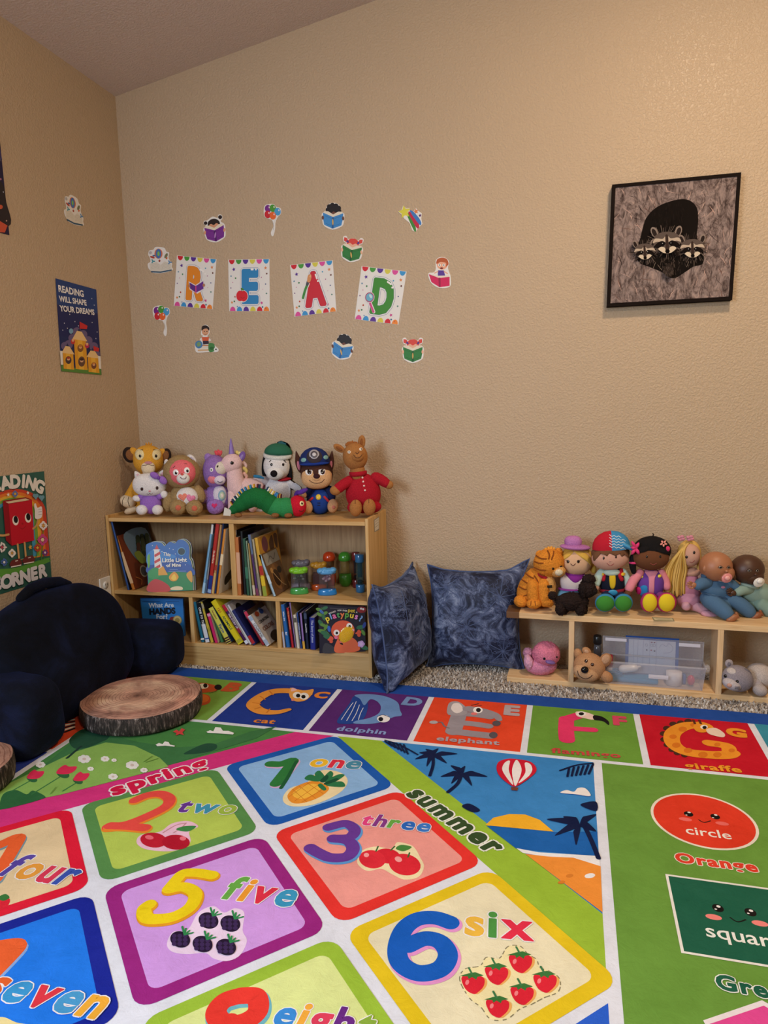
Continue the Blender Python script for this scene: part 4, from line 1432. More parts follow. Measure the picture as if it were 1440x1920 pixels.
# ---- purple bear
t = Toy('bear_plush', 'purple bear plush with pink cheeks, half hidden by the pale pink unicorn', 'soft toy', 404, 962, Z1, SHG, kind='fur')
PL = '#9470b6'
body = t.E('body', 408, 934, 0, 25, 27, 20, PL, fuzz=1)
h = t.E('head', 404, 884, 3, 23, 31, 23, PL, fuzz=1)
t.E('ear', 392, 860, 0, 8, 10.5, 5, '#a07cc2', rot=25, fuzz=.6)
for x in (-4, 0, 4):
    t.E('hair_tuft', 409.5 + x, 848 - abs(x) * -.4, 2, 3, 5.5, 3, '#e2565e', par=h['o'], rot=-x * 5)
f_ = t.E('cheek', 400, 896, 17, 11, 11, 9, '#ee8894', 'plush', par=h['o'])
mz = t.E('muzzle', 412, 900, 21, 10.5, 8.5, 8, '#e2d8e4', 'plush', par=h['o'])
t.line(mz, 'mouth', [(408, 902), (412, 904.5), (417, 903)], .6, '#3a2a4a')
t.eye(h, 396.5, 881, 3.2, '#f2eef2', None, '#18101c', rv=4)
be = t.E('tummy', 412, 930, 9, 14, 20, 14, '#dcd6e4', 'plush', par=body['o'])
for r, c in ((9, '#8fb2c8'), (6.5, '#b9d2b8'), (4, '#e8e0d8')):
    t.patch(be, 'rainbow_patch', 416, 929, r * .8, r * 1.15, c, lift=.0003 + (9 - r) * .00025)
t.E('arm', 384.5, 931, 7, 14, 12, 10, PL, rot=40, fuzz=1)
f2 = t.E('foot', 403.5, 950, 22, 16, 14, 11, '#9a74bc', fuzz=1)
heart(t, f2, 402, 948, 5.5, '#d83a78')
# ---- unicorn
t = Toy('unicorn_plush', 'pale pink unicorn plush with a tall purple horn, facing the white kitten', 'soft toy', 446, 961, Z1, SHG)
UP_ = '#ebc6c6'.replace(' ', '')
b = MB()
t.limb('', [(478, 914, -6, 17), (462, 915, 0, 19), (447, 917, 6, 19), (441, 900, 7, 16), (439, 882, 7, 14), (438, 872, 6, 14)], UP_, b=b)
for u, d in ((436, 14), (452, 10), (474, -2)):
    t.limb('', [(u, 924, d, 9), (u, 938, d + 2, 8.5), (u, 952, d + 3, 8.5)], UP_, b=b)
t.done(b, 'body')
h = t.E('head', 434, 869, 11, 20, 17.5, 14, UP_, rot=28)
mz = t.E('muzzle', 411.5, 878.5, 14, 15, 13, 12, '#dfd6c6', rot=20, par=h['o'])
t.patch(mz, 'nostril', 408, 874.5, 1.5, 2.4, '#3a2c22', -25)
t.eye(h, 435, 868, 3.4, None, None, '#15100e')
hn = t.limb('horn', [(434.5, 851, 8, 5.8), (433.5, 836, 8, 3.6), (432.8, 822.5, 8, .8)], '#8a70b8', 'card', par=h['o'])
e_ = t.E('ear', 454, 855.5, 10, 6, 9.5, 3, '#7a5aa4', rot=-22); t.patch(e_, 'ear_lining', 453, 857, 2.6, 5.5, '#9a86c2', -22)
b = MB()
for i, (u, v, c) in enumerate(((444, 848, '#e6cf78'), (449, 850, '#ecdc9a'), (457, 868, '#e9c8c4'), (458, 878, '#e6cf78'), (458, 888, '#e8b8a8'))):
    t.limb('', [(u, v, 2, 3.4), (u + 4, v + 5, 0, 3), (u + 2, v + 11, 0, 1.4)], c, b=b)
t.done(b, 'mane')
t.limb('tail_ribbon', [(478, 893, 6, 3), (486, 894, 6, 3), (494, 896.5, 6, 1.6)], '#2f7aa8')
# ---- white dog in green hat
t = Toy('dog_plush', 'white dog plush with black ears and a green knitted hat with pale brim', 'soft toy', 522, 956, Z1, SHG)
body = t.E('body', 522, 920, 0, 28, 34, 22, '#dfdde2')
h = t.E('head', 519.5, 874, 8, 25, 26, 24, WT, e=.95)
mz = t.E('muzzle', 516, 887, 24, 17, 13, 13, '#ece8e6', par=h['o'])
t.patch(mz, 'nose', 513.5, 888, 6.6, 6.4, '#141214', th=3)
for u, v, r in ((497, 873, 12), (543.5, 880, -14)):
    t.E('ear', u, v, 6, 6, 22, 9, '#121114', rot=-r * .6)
for p in ([(505, 866), (508, 863)], [(532, 863), (536, 867)]):
    t.line(h, 'eyebrow', p, .8, '#1c181a')
for u in (509, 531):
    t.eye(h, u, 871, 2.2, None, None, '#1a1416', rv=2.8)
ht = t.E('hat', 523, 849, 6, 27, 18, 23, '#2d6b52', 'cloth', rot=-4, fn=lambda p: Vector((p.x, p.y, p.z if p.z > 0 else p.z * .35)))
t.limb('hat_tip', [(530, 838, 2, 12), (541, 839, 0, 8), (546, 850, -2, 5)], '#2a5f6a', 'cloth', par=ht['o'])
b = MB()
b.add(*g_lathe([(24, -4), (26.5, -3), (27.5, 0), (26.5, 3.5), (24, 4)], (0, 0, 0)), mat('#dcdcd6', 'plush'))
b.v = [t.at(521.5, 853, 6) + t.rot(-3, 0, 14) @ Vector((v.x * t.k, v.y * t.k * .92, v.z * t.k)) for v in b.v]
t.done(b, 'hat_brim', ht['o'])
t.E('collar', 533, 899, 8, 15, 3.2, 14, '#b01c2c', 'cloth', rot=8)
t.limb('arm', [(540, 903, 4, 9), (551, 910, 8, 7.5), (560, 916, 12, 6.5)], '#dddbe0')
t.limb('arm', [(503, 903, 4, 9), (493, 901, 10, 8.5), (481, 902, 14, 8)], '#cfc6cc')
t.E('foot', 489, 959, 10, 10, 6, 9, '#cfccd6'); t.E('foot', 541, 956, 10, 11, 7, 9, '#dcdade')
# ---- caterpillar
t = Toy('caterpillar_plush', 'green caterpillar plush with red head and ribbon fringe along its back', 'soft toy', 500, 971, Z1, SHG)
cp = [(431, 960, 2, 5), (443, 952.5, 2, 11), (457, 942.5, 2, 15.5), (471, 934, 2, 18.5), (486, 933, 2, 19.5), (500, 940.5, 2, 19), (514, 949, 2, 19), (529, 951.5, 2, 19), (543, 951.5, 2, 19)]
P_ = [t.at(a, b_, c) for a, b_, c, r in cp]
Q = spline(P_, False, 8)
rr_ = []
for i in range(len(Q)):
    x = i / 8; j = min(int(x), len(cp) - 2)
    rr_.append((cp[j][3] + (cp[j + 1][3] - cp[j][3]) * (x - j)) * t.k * (.93 + .07 * abs(sin(pi * x))))
b = MB()
vs, fs = g_tube(Q, rr_, 20)
nb_ = len(Q) + 6
for i, f in enumerate(fs):
    pass
k0 = int(nb_ * .70) * 20
b.add(vs, fs[:k0], mat('#156b34', 'plush'))
i2 = b.slot(mat('#2f8c50', 'plush'))
for f in fs[k0:]:
    b.f.append(f); b.mi.append(i2); b.sm.append(True)
bd = t.done(b, 'body')
hd = t.E('head', 558, 948.5, 3, 16.5, 20, 17, '#c8142e')
t.eye(hd, 566, 944, 4.2, '#ecd9a0', None, '#1c1410', rv=5)
t.line(hd, 'mouth', [(561, 957), (565, 959), (569, 956)], .7, '#5a0c18')
t.E('antenna', 567, 921.5, 6, 11, 4.6, 4.5, '#5a349a', rot=24, par=hd['o']); t.E('antenna', 556, 926, -6, 8, 4, 4, '#4c2a88', rot=60, par=hd['o'])
for u, v in ((446.5, 966), (516, 966), (540.5, 966.5)):
    t.E('foot', u, v, 17, 7.5, 4.5, 6, '#8a5c34')
rc = ['#d8a838', '#2f6fae', '#ece4d4', '#5a2430', '#3b8cc0', '#e0c060', '#23405e']
for i in range(30):
    x = .9 + i * .205
    j = int(x); f = x - j
    p = P_[j].lerp(P_[j + 1], f) if j < len(P_) - 1 else P_[-1]
    q = Q[min(int(x * 8), len(Q) - 1)]
    tg_ = (Q[min(int(x * 8) + 1, len(Q) - 1)] - Q[max(int(x * 8) - 1, 0)]).normalized()
    nn = ZU - tg_ * tg_.z
    nn.normalize()
    r0 = rr_[min(int(x * 8), len(rr_) - 1)]
    c = q + nn * (r0 + .004)
    b = MB()
    Rm = Matrix((tg_, nn.cross(tg_) * -1, nn)).transposed()
    b.add(*g_box(c, (.0065, .022, .020), Rm, bev=.0015), mat(rc[(i * 3 + i // 4) % 7], 'cloth'))
    b.build('ribbon_loop', bd)
tgm = Print(t.at(427, 966, 8), XH, -NH, 'paper')
b = MB(); b.add(*g_prism([t.at(u, v, 9) for u, v in ((421, 951), (434, 957), (432, 967.3), (418.5, 966.5))], -NH, .0008), mat('#d6d2c6', 'paper'), False)
t.done(b, 'cloth_tag')
# ---- puppy in blue cap
t = Toy('puppy_plush', 'brown and tan puppy plush in a blue cap and blue vest', 'soft toy', 600, 964, Z1, SHG)
BR_, TN, NB = '#4a2a20', '#d9ab7c', '#14214e'
body = t.E('body', 600, 938, 0, 25, 27, 19, NB)
vs_ = t.E('vest', 600, 939, 4, 21, 25, 17, '#1c3f8e', 'cloth', par=body['o'])
h = t.E('head', 594, 889, 8, 30, 29, 24, BR_, e=.9)
f_ = t.E('face', 594, 895, 17, 28.5, 21, 17, TN, par=h['o'], e=.85)
t.patch(f_, 'forehead_stripe', 592, 882, 5.5, 11, BR_)
for u, ru in ((579, 0), (603.5, 0)):
    t.eye(f_, u, 883.5, 6.8, '#f2f0ee', '#4a2638', rv=7.8, look=(1, .8))
    t.line(f_, 'eyebrow', [(u - 4, 874), (u, 872), (u + 4, 873)], .8, '#2a1812')
mz = t.E('muzzle', 594, 896, 30, 10, 7, 6, TN, par=h['o'])
t.patch(mz, 'nose', 593.7, 893, 6.4, 4.6, '#3a1c22', th=2)
t.line(f_, 'mouth', [(580, 900), (586, 904.5), (594.5, 906), (603, 904), (608, 898.5)], .6, '#5a3424')
for u, r, s_ in ((559.5, 10, 1), (620.5, -8, -1)):
    e_ = t.E('ear', u, 866, 2, 6.5, 21, 4, BR_, rot=r, fn=lambda p: Vector((p.x * (1 - .6 * max(0, p.z) / .045), p.y, p.z)))
    t.patch(e_, 'ear_lining', u + s_ * .5, 873, 3, 9, '#cc7a8c', r)
cpb = MB()
c0 = t.at(590, 868, 8); Rc = t.rot(2, 0, 8)
prof = [(28.5, 0), (28.5, 3), (27, 10), (23, 18), (16, 24.5), (8, 28), (.5, 29)]
cpb.add([c0 + Rc @ Vector((r * t.k * cos(a), r * t.k * .88 * sin(a), z * t.k)) for r, z in prof for a in [2 * pi * j / 32 for j in range(32)]],
        [(i * 32 + j, i * 32 + (j + 1) % 32, (i + 1) * 32 + (j + 1) % 32, (i + 1) * 32 + j) for i in range(6) for j in range(32)], mat('#1b2c66', 'cloth'))
cap = t.done(cpb, 'cap')
t.E('cap_brim', 590, 869.5, 24, 27, 3.6, 12, '#1d3a90', 'cloth', par=cap, rot=2)
ce = {'c': c0, 'r': (28.5 * t.k, 25.5 * t.k, 29 * t.k), 'R': Rc, 'o': cap}
t.patch(ce, 'cap_panel', 589.5, 856, 15, 13, '#3a3238', kind='cloth')
t.patch(ce, 'cap_emblem', 589, 852.5, 10, 9.5, '#a9a6ae', kind='card', lift=.001)
t.patch(ce, 'cap_emblem', 589, 852.5, 7, 6.6, '#4a444c', kind='card', lift=.0018); t.patch(ce, 'cap_emblem', 589, 852.5, 4, 3.8, '#c9c6cc', kind='card', lift=.0026)
t.patch(ce, 'cap_light', 569, 862.5, 5, 4, '#7fb2b0', 15, kind='card'); t.patch(ce, 'cap_light', 611, 857.5, 4.5, 4, '#7fb2b0', -12, kind='card')
t.patch(vs_, 'badge', 597, 932, 5, 5.4, '#e2c230', th=1.5, kind='card')
t.line(vs_, 'strap', [(578, 941), (586, 934)], 2.4, '#c23038', kind='cloth'); t.line(vs_, 'strap', [(608.5, 932), (616, 940)], 2.4, '#c23038', kind='cloth')
for v in (943, 947.5):
    t.line(vs_, 'fastener', [(595.5, v), (600, v)], .8, '#10142a')
t.limb('arm', [(580, 920, 4, 8), (575, 925, 8, 7.5), (571, 928, 12, 6)], NB); t.E('paw', 569.5, 928, 16, 5.5, 6, 5, TN)
t.limb('arm', [(617, 918, 4, 8), (621, 927, 7, 8), (622, 934, 9, 7)], NB)
t.E('foot', 577, 951, 18, 9, 12, 9, TN, rot=8)
f2 = t.E('foot', 624, 948.5, 18, 10, 13, 9, '#d0a074', rot=-10); t.patch(f2, 'foot_pad', 625.5, 951, 3.2, 3.6, '#c87868')
# ---- llama in red pyjamas
t = Toy('llama_plush', 'tan llama plush in red buttoned pyjamas, beside the blue-capped puppy', 'soft toy', 681, 968, Z1, SHG)
LT, RD = '#a9713c', '#aa1226'
body = t.E('body', 681, 925, 0, 33, 38, 24, RD, 'plush', rot=4)
t.E('leg', 668, 951, 10, 17, 12, 16, RD); t.E('leg', 697, 950, 10, 18, 12, 16, RD)
t.limb('neck', [(672, 893, 3, 13), (670, 880, 4, 14)], LT)
h = t.E('head', 666, 856, 6, 23, 25.5, 21, LT, rot=6)
mz = t.E('muzzle', 670, 856, 22, 12, 10, 9, LT, par=h['o'])
e_ = t.E('ear', 636, 840.5, 2, 12, 6.5, 4, LT, rot=-32); t.patch(e_, 'ear_lining', 636, 841, 7.5, 3.2, '#8a5228', -32)
e_ = t.E('ear', 678, 829, 2, 7, 13, 4, LT, rot=-6); t.patch(e_, 'ear_lining', 677.5, 830, 2.6, 8.5, '#8a5228', -6)
b = MB()
for x in (-8, -4, 0, 4, 7):
    t.limb('', [(659 + x, 834, 4, 4), (661 + x, 828 + abs(x) * .3, 5, 2)], '#a0602c', b=b, fuzz=1)
t.done(b, 'hair_tuft', h['o'])
for u, v in ((654.5, 847.5), (676.5, 842)):
    t.eye(h, u, v, 3, '#eee2cf', None, '#20140c', look=(.5, 0))
t.line(mz, 'nose', [(667, 848.5), (670, 851), (673, 847.5)], .7, '#5a3418'); t.line(mz, 'mouth', [(663, 853), (668, 858), (675, 857), (679, 852)], .6, '#5a3418')
b = MB()
b.add(*g_lathe([(15.5, -4), (16.5, 0), (16.5, 4), (14.5, 4.5)], (0, 0, 0)), mat(RD, 'plush'))
b.v = [t.at(671.5, 888, 3) + t.rot(4) @ (v * t.k) for v in b.v]
t.done(b, 'collar')
for u, v in ((679.7, 895.5), (681, 903), (682.6, 911), (684.4, 919.3)):
    t.patch(body, 'button', u, v, 1.9, 1.9, '#e8c8c4', th=1.2, kind='bead')
t.limb('arm', [(657, 901, 4, 10), (645, 908, 12, 10), (634, 916, 18, 9.5)], RD); t.E('hand', 628.5, 920, 21, 10, 8.5, 8, LT, rot=-10)
t.limb('arm', [(705, 896, 2, 11), (715, 900, 4, 10), (724, 906, 6, 9)], RD); t.E('hand', 729.5, 909, 7, 8, 8, 7, LT, rot=-30)
for u, v in ((667, 952.5), (692.5, 951)):
    f2 = t.E('foot', u, v, 28, 11.5, 15.5, 9, LT, rot=-4)
    t.line(f2, 'toe_seam', [(u - 1, v - 15), (u - 1, v - 8)], .6, '#6a4220')

# ================================================================ dolls on the low shelf
SG = 'dolls and soft toys on the low pine shelf'
Z2 = .2895
t = Toy('cat_plush', 'orange tabby cat plush with red collar, at the taped end of the pine shelf', 'soft toy', 1003, 1137, Z2, SG, kind='fur')
OT, OD = '#dc8a2c', '#8a4a16'
body = t.E('body', 1004, 1102, 0, 33, 38, 26, OT, fuzz=1.4, fn=lambda p: Vector((p.x * (1 - .35 * p.z / .08), p.y, p.z)))
h = t.E('head', 1029, 1056, 10, 28, 27, 24, OT, fuzz=1.3)
ch = t.E('chest', 1027, 1100, 17, 15, 23, 13, '#d9a25c', par=body['o'], fuzz=1)
mz = t.E('muzzle', 1046, 1071, 24, 14, 11, 11, '#d8a05a', par=h['o'], fuzz=.8)
t.E('nose', 1048, 1073.5, 33, 7.5, 6, 5, '#e0d2b4', par=h['o'])
for x in (-6, -2, 2, 6):
    t.E('hair_tuft', 1031 + x, 1030 + abs(x) * .5, 8, 3.5, 7, 4, '#e8a23c', par=h['o'], rot=-x * 4, fuzz=.8)
t.E('ear', 1012, 1040, 4, 8, 8, 5, OT, fuzz=.8); t.E('ear', 1047, 1036, 4, 8, 9, 5, OT, fuzz=.8)
t.eye(h, 1052.5, 1063, 2.8, None, None, '#1a110c'); t.eye(h, 1037, 1066.5, 2.4, None, None, '#1a110c')
for el, ls in ((h, ([(1006, 1042), (1014, 1047), (1024, 1048)], [(1003, 1053), (1011, 1056), (1018, 1056)], [(1003, 1064), (1012, 1068), (1022, 1069)], [(1027, 1033), (1030, 1040), (1029, 1048)], [(1038, 1034), (1037, 1041), (1034, 1049)], [(1012, 1076), (1020, 1079)])),
               (body, ([(985, 1075), (993, 1081), (1000, 1084)], [(979, 1087), (988, 1093), (996, 1095)], [(974, 1100), (984, 1105), (992, 1105)], [(972, 1114), (981, 1117), (990, 1115)], [(1002, 1080), (1008, 1090), (1008, 1100)]))):
    for l in ls:
        t.line(el, 'stripe', l, 1.3, OD, kind='fur', off=.0012)
t.E('leg', 977, 1127, 12, 13, 11, 14, OT, fuzz=1)
for u, v, d in ((999, 1111, 22), (1019, 1110, 24)):
    f2 = t.limb('leg', [(u, v - 14, d, 11), (u, v, d + 2, 11), (u + 2, v + 18, d + 4, 10)], OT, fuzz=1)
f1 = t.E('foot', 1001, 1132, 32, 13.5, 8.5, 12, OT, fuzz=1); t.E('foot', 1025, 1129, 28, 13, 8, 12, OT, rot=-20, fuzz=1)
for a in (-4, 3):
    t.line(f1, 'toe_seam', [(1000 + a, 1127), (1000 + a * 1.3, 1135)], .7, OD)
cl_ = MB()
cl_.add(*g_lathe([(18, -3), (19.5, 0), (18.5, 3.5)], (0, 0, 0)), mat('#a4202a', 'cloth'))
cl_.v = [t.at(1020, 1081, 6) + t.rot(-28) @ (v * t.k) for v in cl_.v]
co_ = t.done(cl_, 'collar')
b = MB(); b.add(*g_prism([t.at(u, v, 34) for u, v in ((1024, 1098), (1035, 1097), (1035.5, 1102), (1024.5, 1103))], -NH, .001), mat('#2a2018', 'card'), False)
t.done(b, 'name_tag', co_)
# ---- blonde doll with pink hat
t = Toy('rag_doll', 'blonde cloth doll with a pink hat and purple neckerchief, behind the brown poodle', 'doll', 1077, 1136, Z2, SG)
SK = '#dcb28e'
body = t.E('body', 1075, 1092, 0, 25, 26, 17, '#d9cfd0', 'cloth')
t.E('trousers', 1070, 1116, 2, 25, 20, 18, '#6fa3c4', 'cloth')
t.E('belt', 1071, 1103.5, 2, 25, 2.8, 18, '#8a3a96', 'cloth')
h = t.E('head', 1081, 1054, 4, 28.5, 24, 20, SK, 'cloth', e=.92)
for u in (1065, 1084.5):
    t.eye(h, u, 1053, 2.7, None, None, '#241410', rv=3)
    s_ = 1 if u > 1075 else -1
    t.line(h, 'eyelash', [(u + s_ * 2, 1051), (u + s_ * 4.5, 1050)], .4, '#241410')
t.line(h, 'mouth', [(1070, 1057), (1074.5, 1060.5), (1079, 1057)], .6, '#5a241c')
hr = t.E('hair', 1081, 1047, -3, 30, 25, 20, '#d6ab48', 'cloth', fn=lambda p: Vector((p.x, p.y, p.z)))
for sh_ in ([(1076, 1033), (1062, 1036), (1053, 1046), (1052, 1057), (1058, 1050), (1068, 1043)], [(1076, 1033), (1095, 1035), (1108, 1048), (1109, 1062), (1102, 1054), (1088, 1044)]):
    t.patch(h, 'fringe', sum(p[0] for p in sh_) / 6, sum(p[1] for p in sh_) / 6, 0, 0, '#d9b04e', shape=sh_, th=2, kind='cloth', par=hr['o'])
t.E('ponytail', 1112, 1066, 2, 6, 10, 6, '#d6ab48', 'cloth', rot=15, par=hr['o'])
ht = t.E('hat_brim', 1078.5, 1025.5, 4, 28, 5.5, 20, '#b674b4', 'plush', rot=-4)
t.E('hat_crown', 1074.5, 1015.5, 2, 15.5, 11, 13, '#bd7cba', 'plush', par=ht['o'], e=.8)
t.patch(body, 'neckerchief', 1078, 1080, 0, 0, '#8c2c94', shape=[(1060, 1073), (1078, 1075), (1100, 1073), (1098, 1079), (1079, 1093), (1062, 1079)], th=1.5, kind='cloth')
t.limb('arm', [(1096, 1084, 4, 8), (1107, 1092, 10, 8), (1116, 1098, 14, 8)], '#d9cfd0', 'cloth'); t.E('hand', 1120, 1102, 15, 11, 11.5, 9, SK, 'cloth', rot=-30)
# ---- poodle
t = Toy('poodle_plush', 'small curly dark brown poodle plush standing in front of the blonde doll', 'soft toy', 1073, 1153, Z2, SG, kind='fur')
DB = '#231511'
t.E('body', 1072, 1128, 0, 31, 17, 15, DB, fuzz=3.2, fr=260, seg=36)
for u, d in ((1051, 6), (1056, -6), (1088, 6), (1092, -6)):
    t.E('leg', u, 1141, d, 9.5, 13, 8, DB, fuzz=2.4, fr=260)
h = t.E('head', 1101, 1104, 2, 16, 16.5, 14, DB, fuzz=3, fr=260, seg=32)
t.E('topknot', 1104, 1087, 2, 12, 10, 10, DB, fuzz=3, fr=260, par=h['o'])
t.E('muzzle', 1112, 1108, 8, 8, 7, 7, '#1c100d', fuzz=1.6, fr=260, par=h['o'])
t.E('ear', 1094, 1108, 12, 6, 12, 5, '#1c100d', fuzz=2.4, fr=260, par=h['o'])
t.E('tail', 1036, 1117, 0, 8, 7.5, 7, DB, fuzz=2.6, fr=260); t.limb('tail_base', [(1040, 1119, 0, 4), (1048, 1123, 0, 5)], DB)
t.eye(h, 1109, 1102, 1.8, None, None, '#050404')
# ---- boy doll
t = Toy('rag_doll', 'boy cloth doll in a red and blue cap with green shoe soles', 'doll', 1150, 1147, Z2, SG)
SK2 = '#cf9f8c'
body = t.E('body', 1148, 1091, 0, 24, 30, 17, '#14182c', 'cloth')
sh = t.E('shirt_collar', 1147, 1073, 7, 16, 7, 11, '#bcd0c8', 'cloth', par=body['o'])
h = t.E('head', 1144.5, 1046, 6, 34.5, 22.5, 21, SK2, 'cloth', rot=4)
for u, v in ((1132, 1046.5), (1155, 1044)):
    t.eye(h, u, v, 1.8, None, None, '#2a1410', rv=3)
t.line(h, 'mouth', [(1138, 1056), (1144, 1060.5), (1151, 1057)], .5, '#9a4a48')
t.patch(h, 'nose', 1144, 1052, 1.6, 1.2, '#c4908a', th=1, kind='cloth')
hr = t.E('hair', 1144.5, 1037, 0, 35.5, 22, 20, '#6a4630', 'cloth', rot=3)
for sh_ in ([(1112, 1036), (1122, 1026), (1134, 1027), (1138, 1042), (1129, 1037), (1121, 1045), (1113, 1052)], [(1130, 1026), (1146, 1026), (1152, 1041), (1143, 1038), (1137, 1043)], [(1145, 1026), (1165, 1024), (1178, 1034), (1180, 1047), (1173, 1040), (1166, 1044), (1160, 1037), (1152, 1042)]):
    t.patch(h, 'fringe', sum(p[0] for p in sh_) / len(sh_), sum(p[1] for p in sh_) / len(sh_), 0, 0, '#6e4a32', shape=sh_, th=1.6, kind='cloth', par=hr['o'])
c0 = t.at(1146, 1026.5, 1); Rc = t.rot(2, 0, 0)
prof = [(34.5, -2), (34.5, 2), (33.5, 9), (30, 17), (23, 24), (13, 29.5), (.5, 31.5)]
NS = 40
b = MB()
vs = [c0 + Rc @ Vector((r * t.k * cos(a), r * t.k * .62 * sin(a), z * t.k)) for r, z in prof for a in [2 * pi * j / NS for j in range(NS)]]
mr, mbl = mat('#bc1c30', 'cloth'), mat('#3d8cc0', 'cloth')
for i in range(6):
    for j in range(NS):
        b.f.append((i * NS + j, i * NS + (j + 1) % NS, (i + 1) * NS + (j + 1) % NS, (i + 1) * NS + j))
        cc = cos(2 * pi * (j + .5) / NS)
        b.mi.append(b.slot(mr if cc < -.12 else mbl)); b.sm.append(True)
b.v = vs
cap = t.done(b, 'cap')
ce = {'c': c0, 'r': (34.5 * t.k, 21.4 * t.k, 31.5 * t.k), 'R': Rc, 'o': cap}
for k in range(5):
    v0 = 1003 + k * 5.2
    t.line(ce, 'zigzag_stripe', [(1143 + i * 4.2, v0 + (2.6 if i % 2 else 0) + i * .5) for i in range(8 if k else 6)], .8, '#d8e4ea', smooth=False, kind='cloth')
t.E('cap_brim', 1175, 1024, 12, 15, 4.5, 13, '#4a98c8', 'cloth', par=cap, rot=-28)
for u in (1131.5, 1165):
    t.line(body, 'vest_edge', [(u, 1069), (u + (1140 - u) * .12, 1078), (u, 1086)], 4.2, '#b82030', kind='cloth')
    t.patch(body, 'button', u, 1077.5, 3, 3, '#e0b42e', th=2, kind='card', lift=.009)
t.patch(body, 'tie', 1148, 1089, 0, 0, '#d9b628', shape=[(1143, 1077), (1153, 1077), (1153.5, 1098), (1148, 1104), (1143.5, 1098)], th=1, kind='cloth', lift=.002)
t.line(body, 'belt', [(1127, 1108), (1148, 1110), (1170, 1107)], 4, '#8c1c30', kind='cloth'); t.patch(body, 'buckle', 1148.5, 1109, 8, 5, '#3a9ac8', th=1.5, kind='card', lift=.009)
t.limb('arm', [(1128, 1073, 2, 7.5), (1121, 1084, 5, 8), (1118, 1095, 8, 7)], '#b4cbc2', 'cloth'); t.limb('arm', [(1168, 1073, 2, 7.5), (1174, 1084, 4, 8), (1177, 1095, 6, 7)], '#b4cbc2', 'cloth')
t.E('hand', 1117, 1102, 10, 6, 7, 6, SK2, 'cloth')
t.limb('leg', [(1140, 1112, 6, 10), (1135, 1126, 20, 12)], '#1c2340', 'cloth'); t.limb('leg', [(1157, 1112, 6, 10), (1166, 1126, 20, 12)], '#1c2340', 'cloth')
for u, ru in ((1134.5, 18.5), (1169, 17)):
    s_ = t.E('shoe', u, 1130, 26, ru, 17, 9, '#3a84b0', 'cloth')
    t.patch(s_, 'shoe_sole', u, 1131.5, ru * .93, 14.5, '#3f8a34', th=2, kind='cloth')
# ---- girl doll
t = Toy('rag_doll', 'dark-haired girl cloth doll in a purple vest with yellow shoe soles', 'doll', 1222, 1148, Z2, SG)
SK3 = '#6a4128'
body = t.E('body', 1220, 1095, 0, 25, 30, 17, '#6a3f9a', 'cloth')
t.patch(body, 'shirt_front', 1222, 1090, 0, 0, '#d88aa0', shape=[(1206, 1068), (1222, 1070), (1236, 1068), (1228, 1084), (1226, 1112), (1217, 1112), (1216, 1084)], th=1, kind='cloth')
h = t.E('head', 1220, 1046, 6, 33.5, 23, 21, SK3, 'cloth', rot=-2)
for u in (1213, 1238):
    t.eye(h, u, 1043.5, 2, None, None, '#1c0e0a', rv=2.6)
t.line(h, 'mouth', [(1219, 1056), (1225, 1059), (1231, 1056)], .5, '#a04a44')
hr = t.E('hair', 1222, 1032, -1, 35, 27, 23, '#0e0b0d', 'cloth', rot=-2)
for sh_ in ([(1222, 1009), (1202, 1013), (1188, 1030), (1190, 1038), (1210, 1035), (1221, 1027)], [(1222, 1009), (1244, 1013), (1255, 1030), (1254, 1040), (1236, 1036), (1225, 1027)]):
    t.patch(h, 'fringe', sum(p[0] for p in sh_) / 6, sum(p[1] for p in sh_) / 6, 0, 0, '#100c0e', shape=sh_, th=3, kind='cloth', par=hr['o'], lift=.004)
t.limb('braid', [(1188, 1045, 2, 7), (1186, 1058, 4, 6.5), (1188, 1072, 6, 4.5)], '#0e0b0d', 'cloth', par=hr['o'])
t.E('braid_tie', 1187, 1055, 5, 7.5, 3, 7.5, '#d8407a', 'cloth', par=hr['o'])
t.limb('hair_loop', [(1223, 1008, 0, 1.2), (1225, 1003, 0, 1), (1224, 1000, 0, .8)], '#0e0b0d', par=hr['o'])
rb = MB()
for a, l in ((120, 14), (60, 11), (235, 13), (300, 12), (170, 8)):
    t.limb('', [(1192, 1028, 16, 2.2), (1192 + l * .6 * cos(radians(a)), 1028 - l * .6 * sin(radians(a)), 18, 3.2), (1192 + l * cos(radians(a)), 1028 - l * sin(radians(a)), 17, 1.4)], '#e0407c', 'cloth', b=rb)
t.done(rb, 'hair_ribbon', hr['o'])
fb = MB()
hre = {'c': hr['c'], 'r': hr['r'], 'R': hr['R'], 'o': hr['o']}
for k in range(5):
    a = 2 * pi * k / 5 + .3
    t.patch(hre, '', 1242.5 + 4 * cos(a), 1020 + 3.4 * sin(a), 2.4, 1.6, '#e89a90', -math.degrees(a), b=fb, kind='cloth', lift=.006)
t.done(fb, 'flower_patch', hr['o'])
t.E('hair_bobble', 1252, 1029, 16, 4, 5, 4, '#d83a6a', 'cloth', par=hr['o'])
for u, v in ((1203, 1080.5), (1236.5, 1080)):
    t.patch(body, 'button', u, v, 3.2, 3.4, '#e6d23c', th=2, kind='card')
t.patch(body, 'pocket', 1207, 1108, 0, 0, '#2f86c4', shape=[(1201, 1100), (1213, 1099), (1213, 1115), (1202, 1119)], th=1.2, kind='cloth', lift=.001)
t.patch(body, 'flower_patch', 1196, 1108, 7.5, 7.8, '#c01c66', th=3, kind='cloth', lift=.002)
t.limb('arm', [(1200, 1074, 2, 7.5), (1188, 1088, 6, 8.5), (1180, 1103, 10, 8)], '#e08896', 'cloth'); t.E('hand', 1178, 1112, 12, 6.5, 7, 6, SK3, 'cloth')
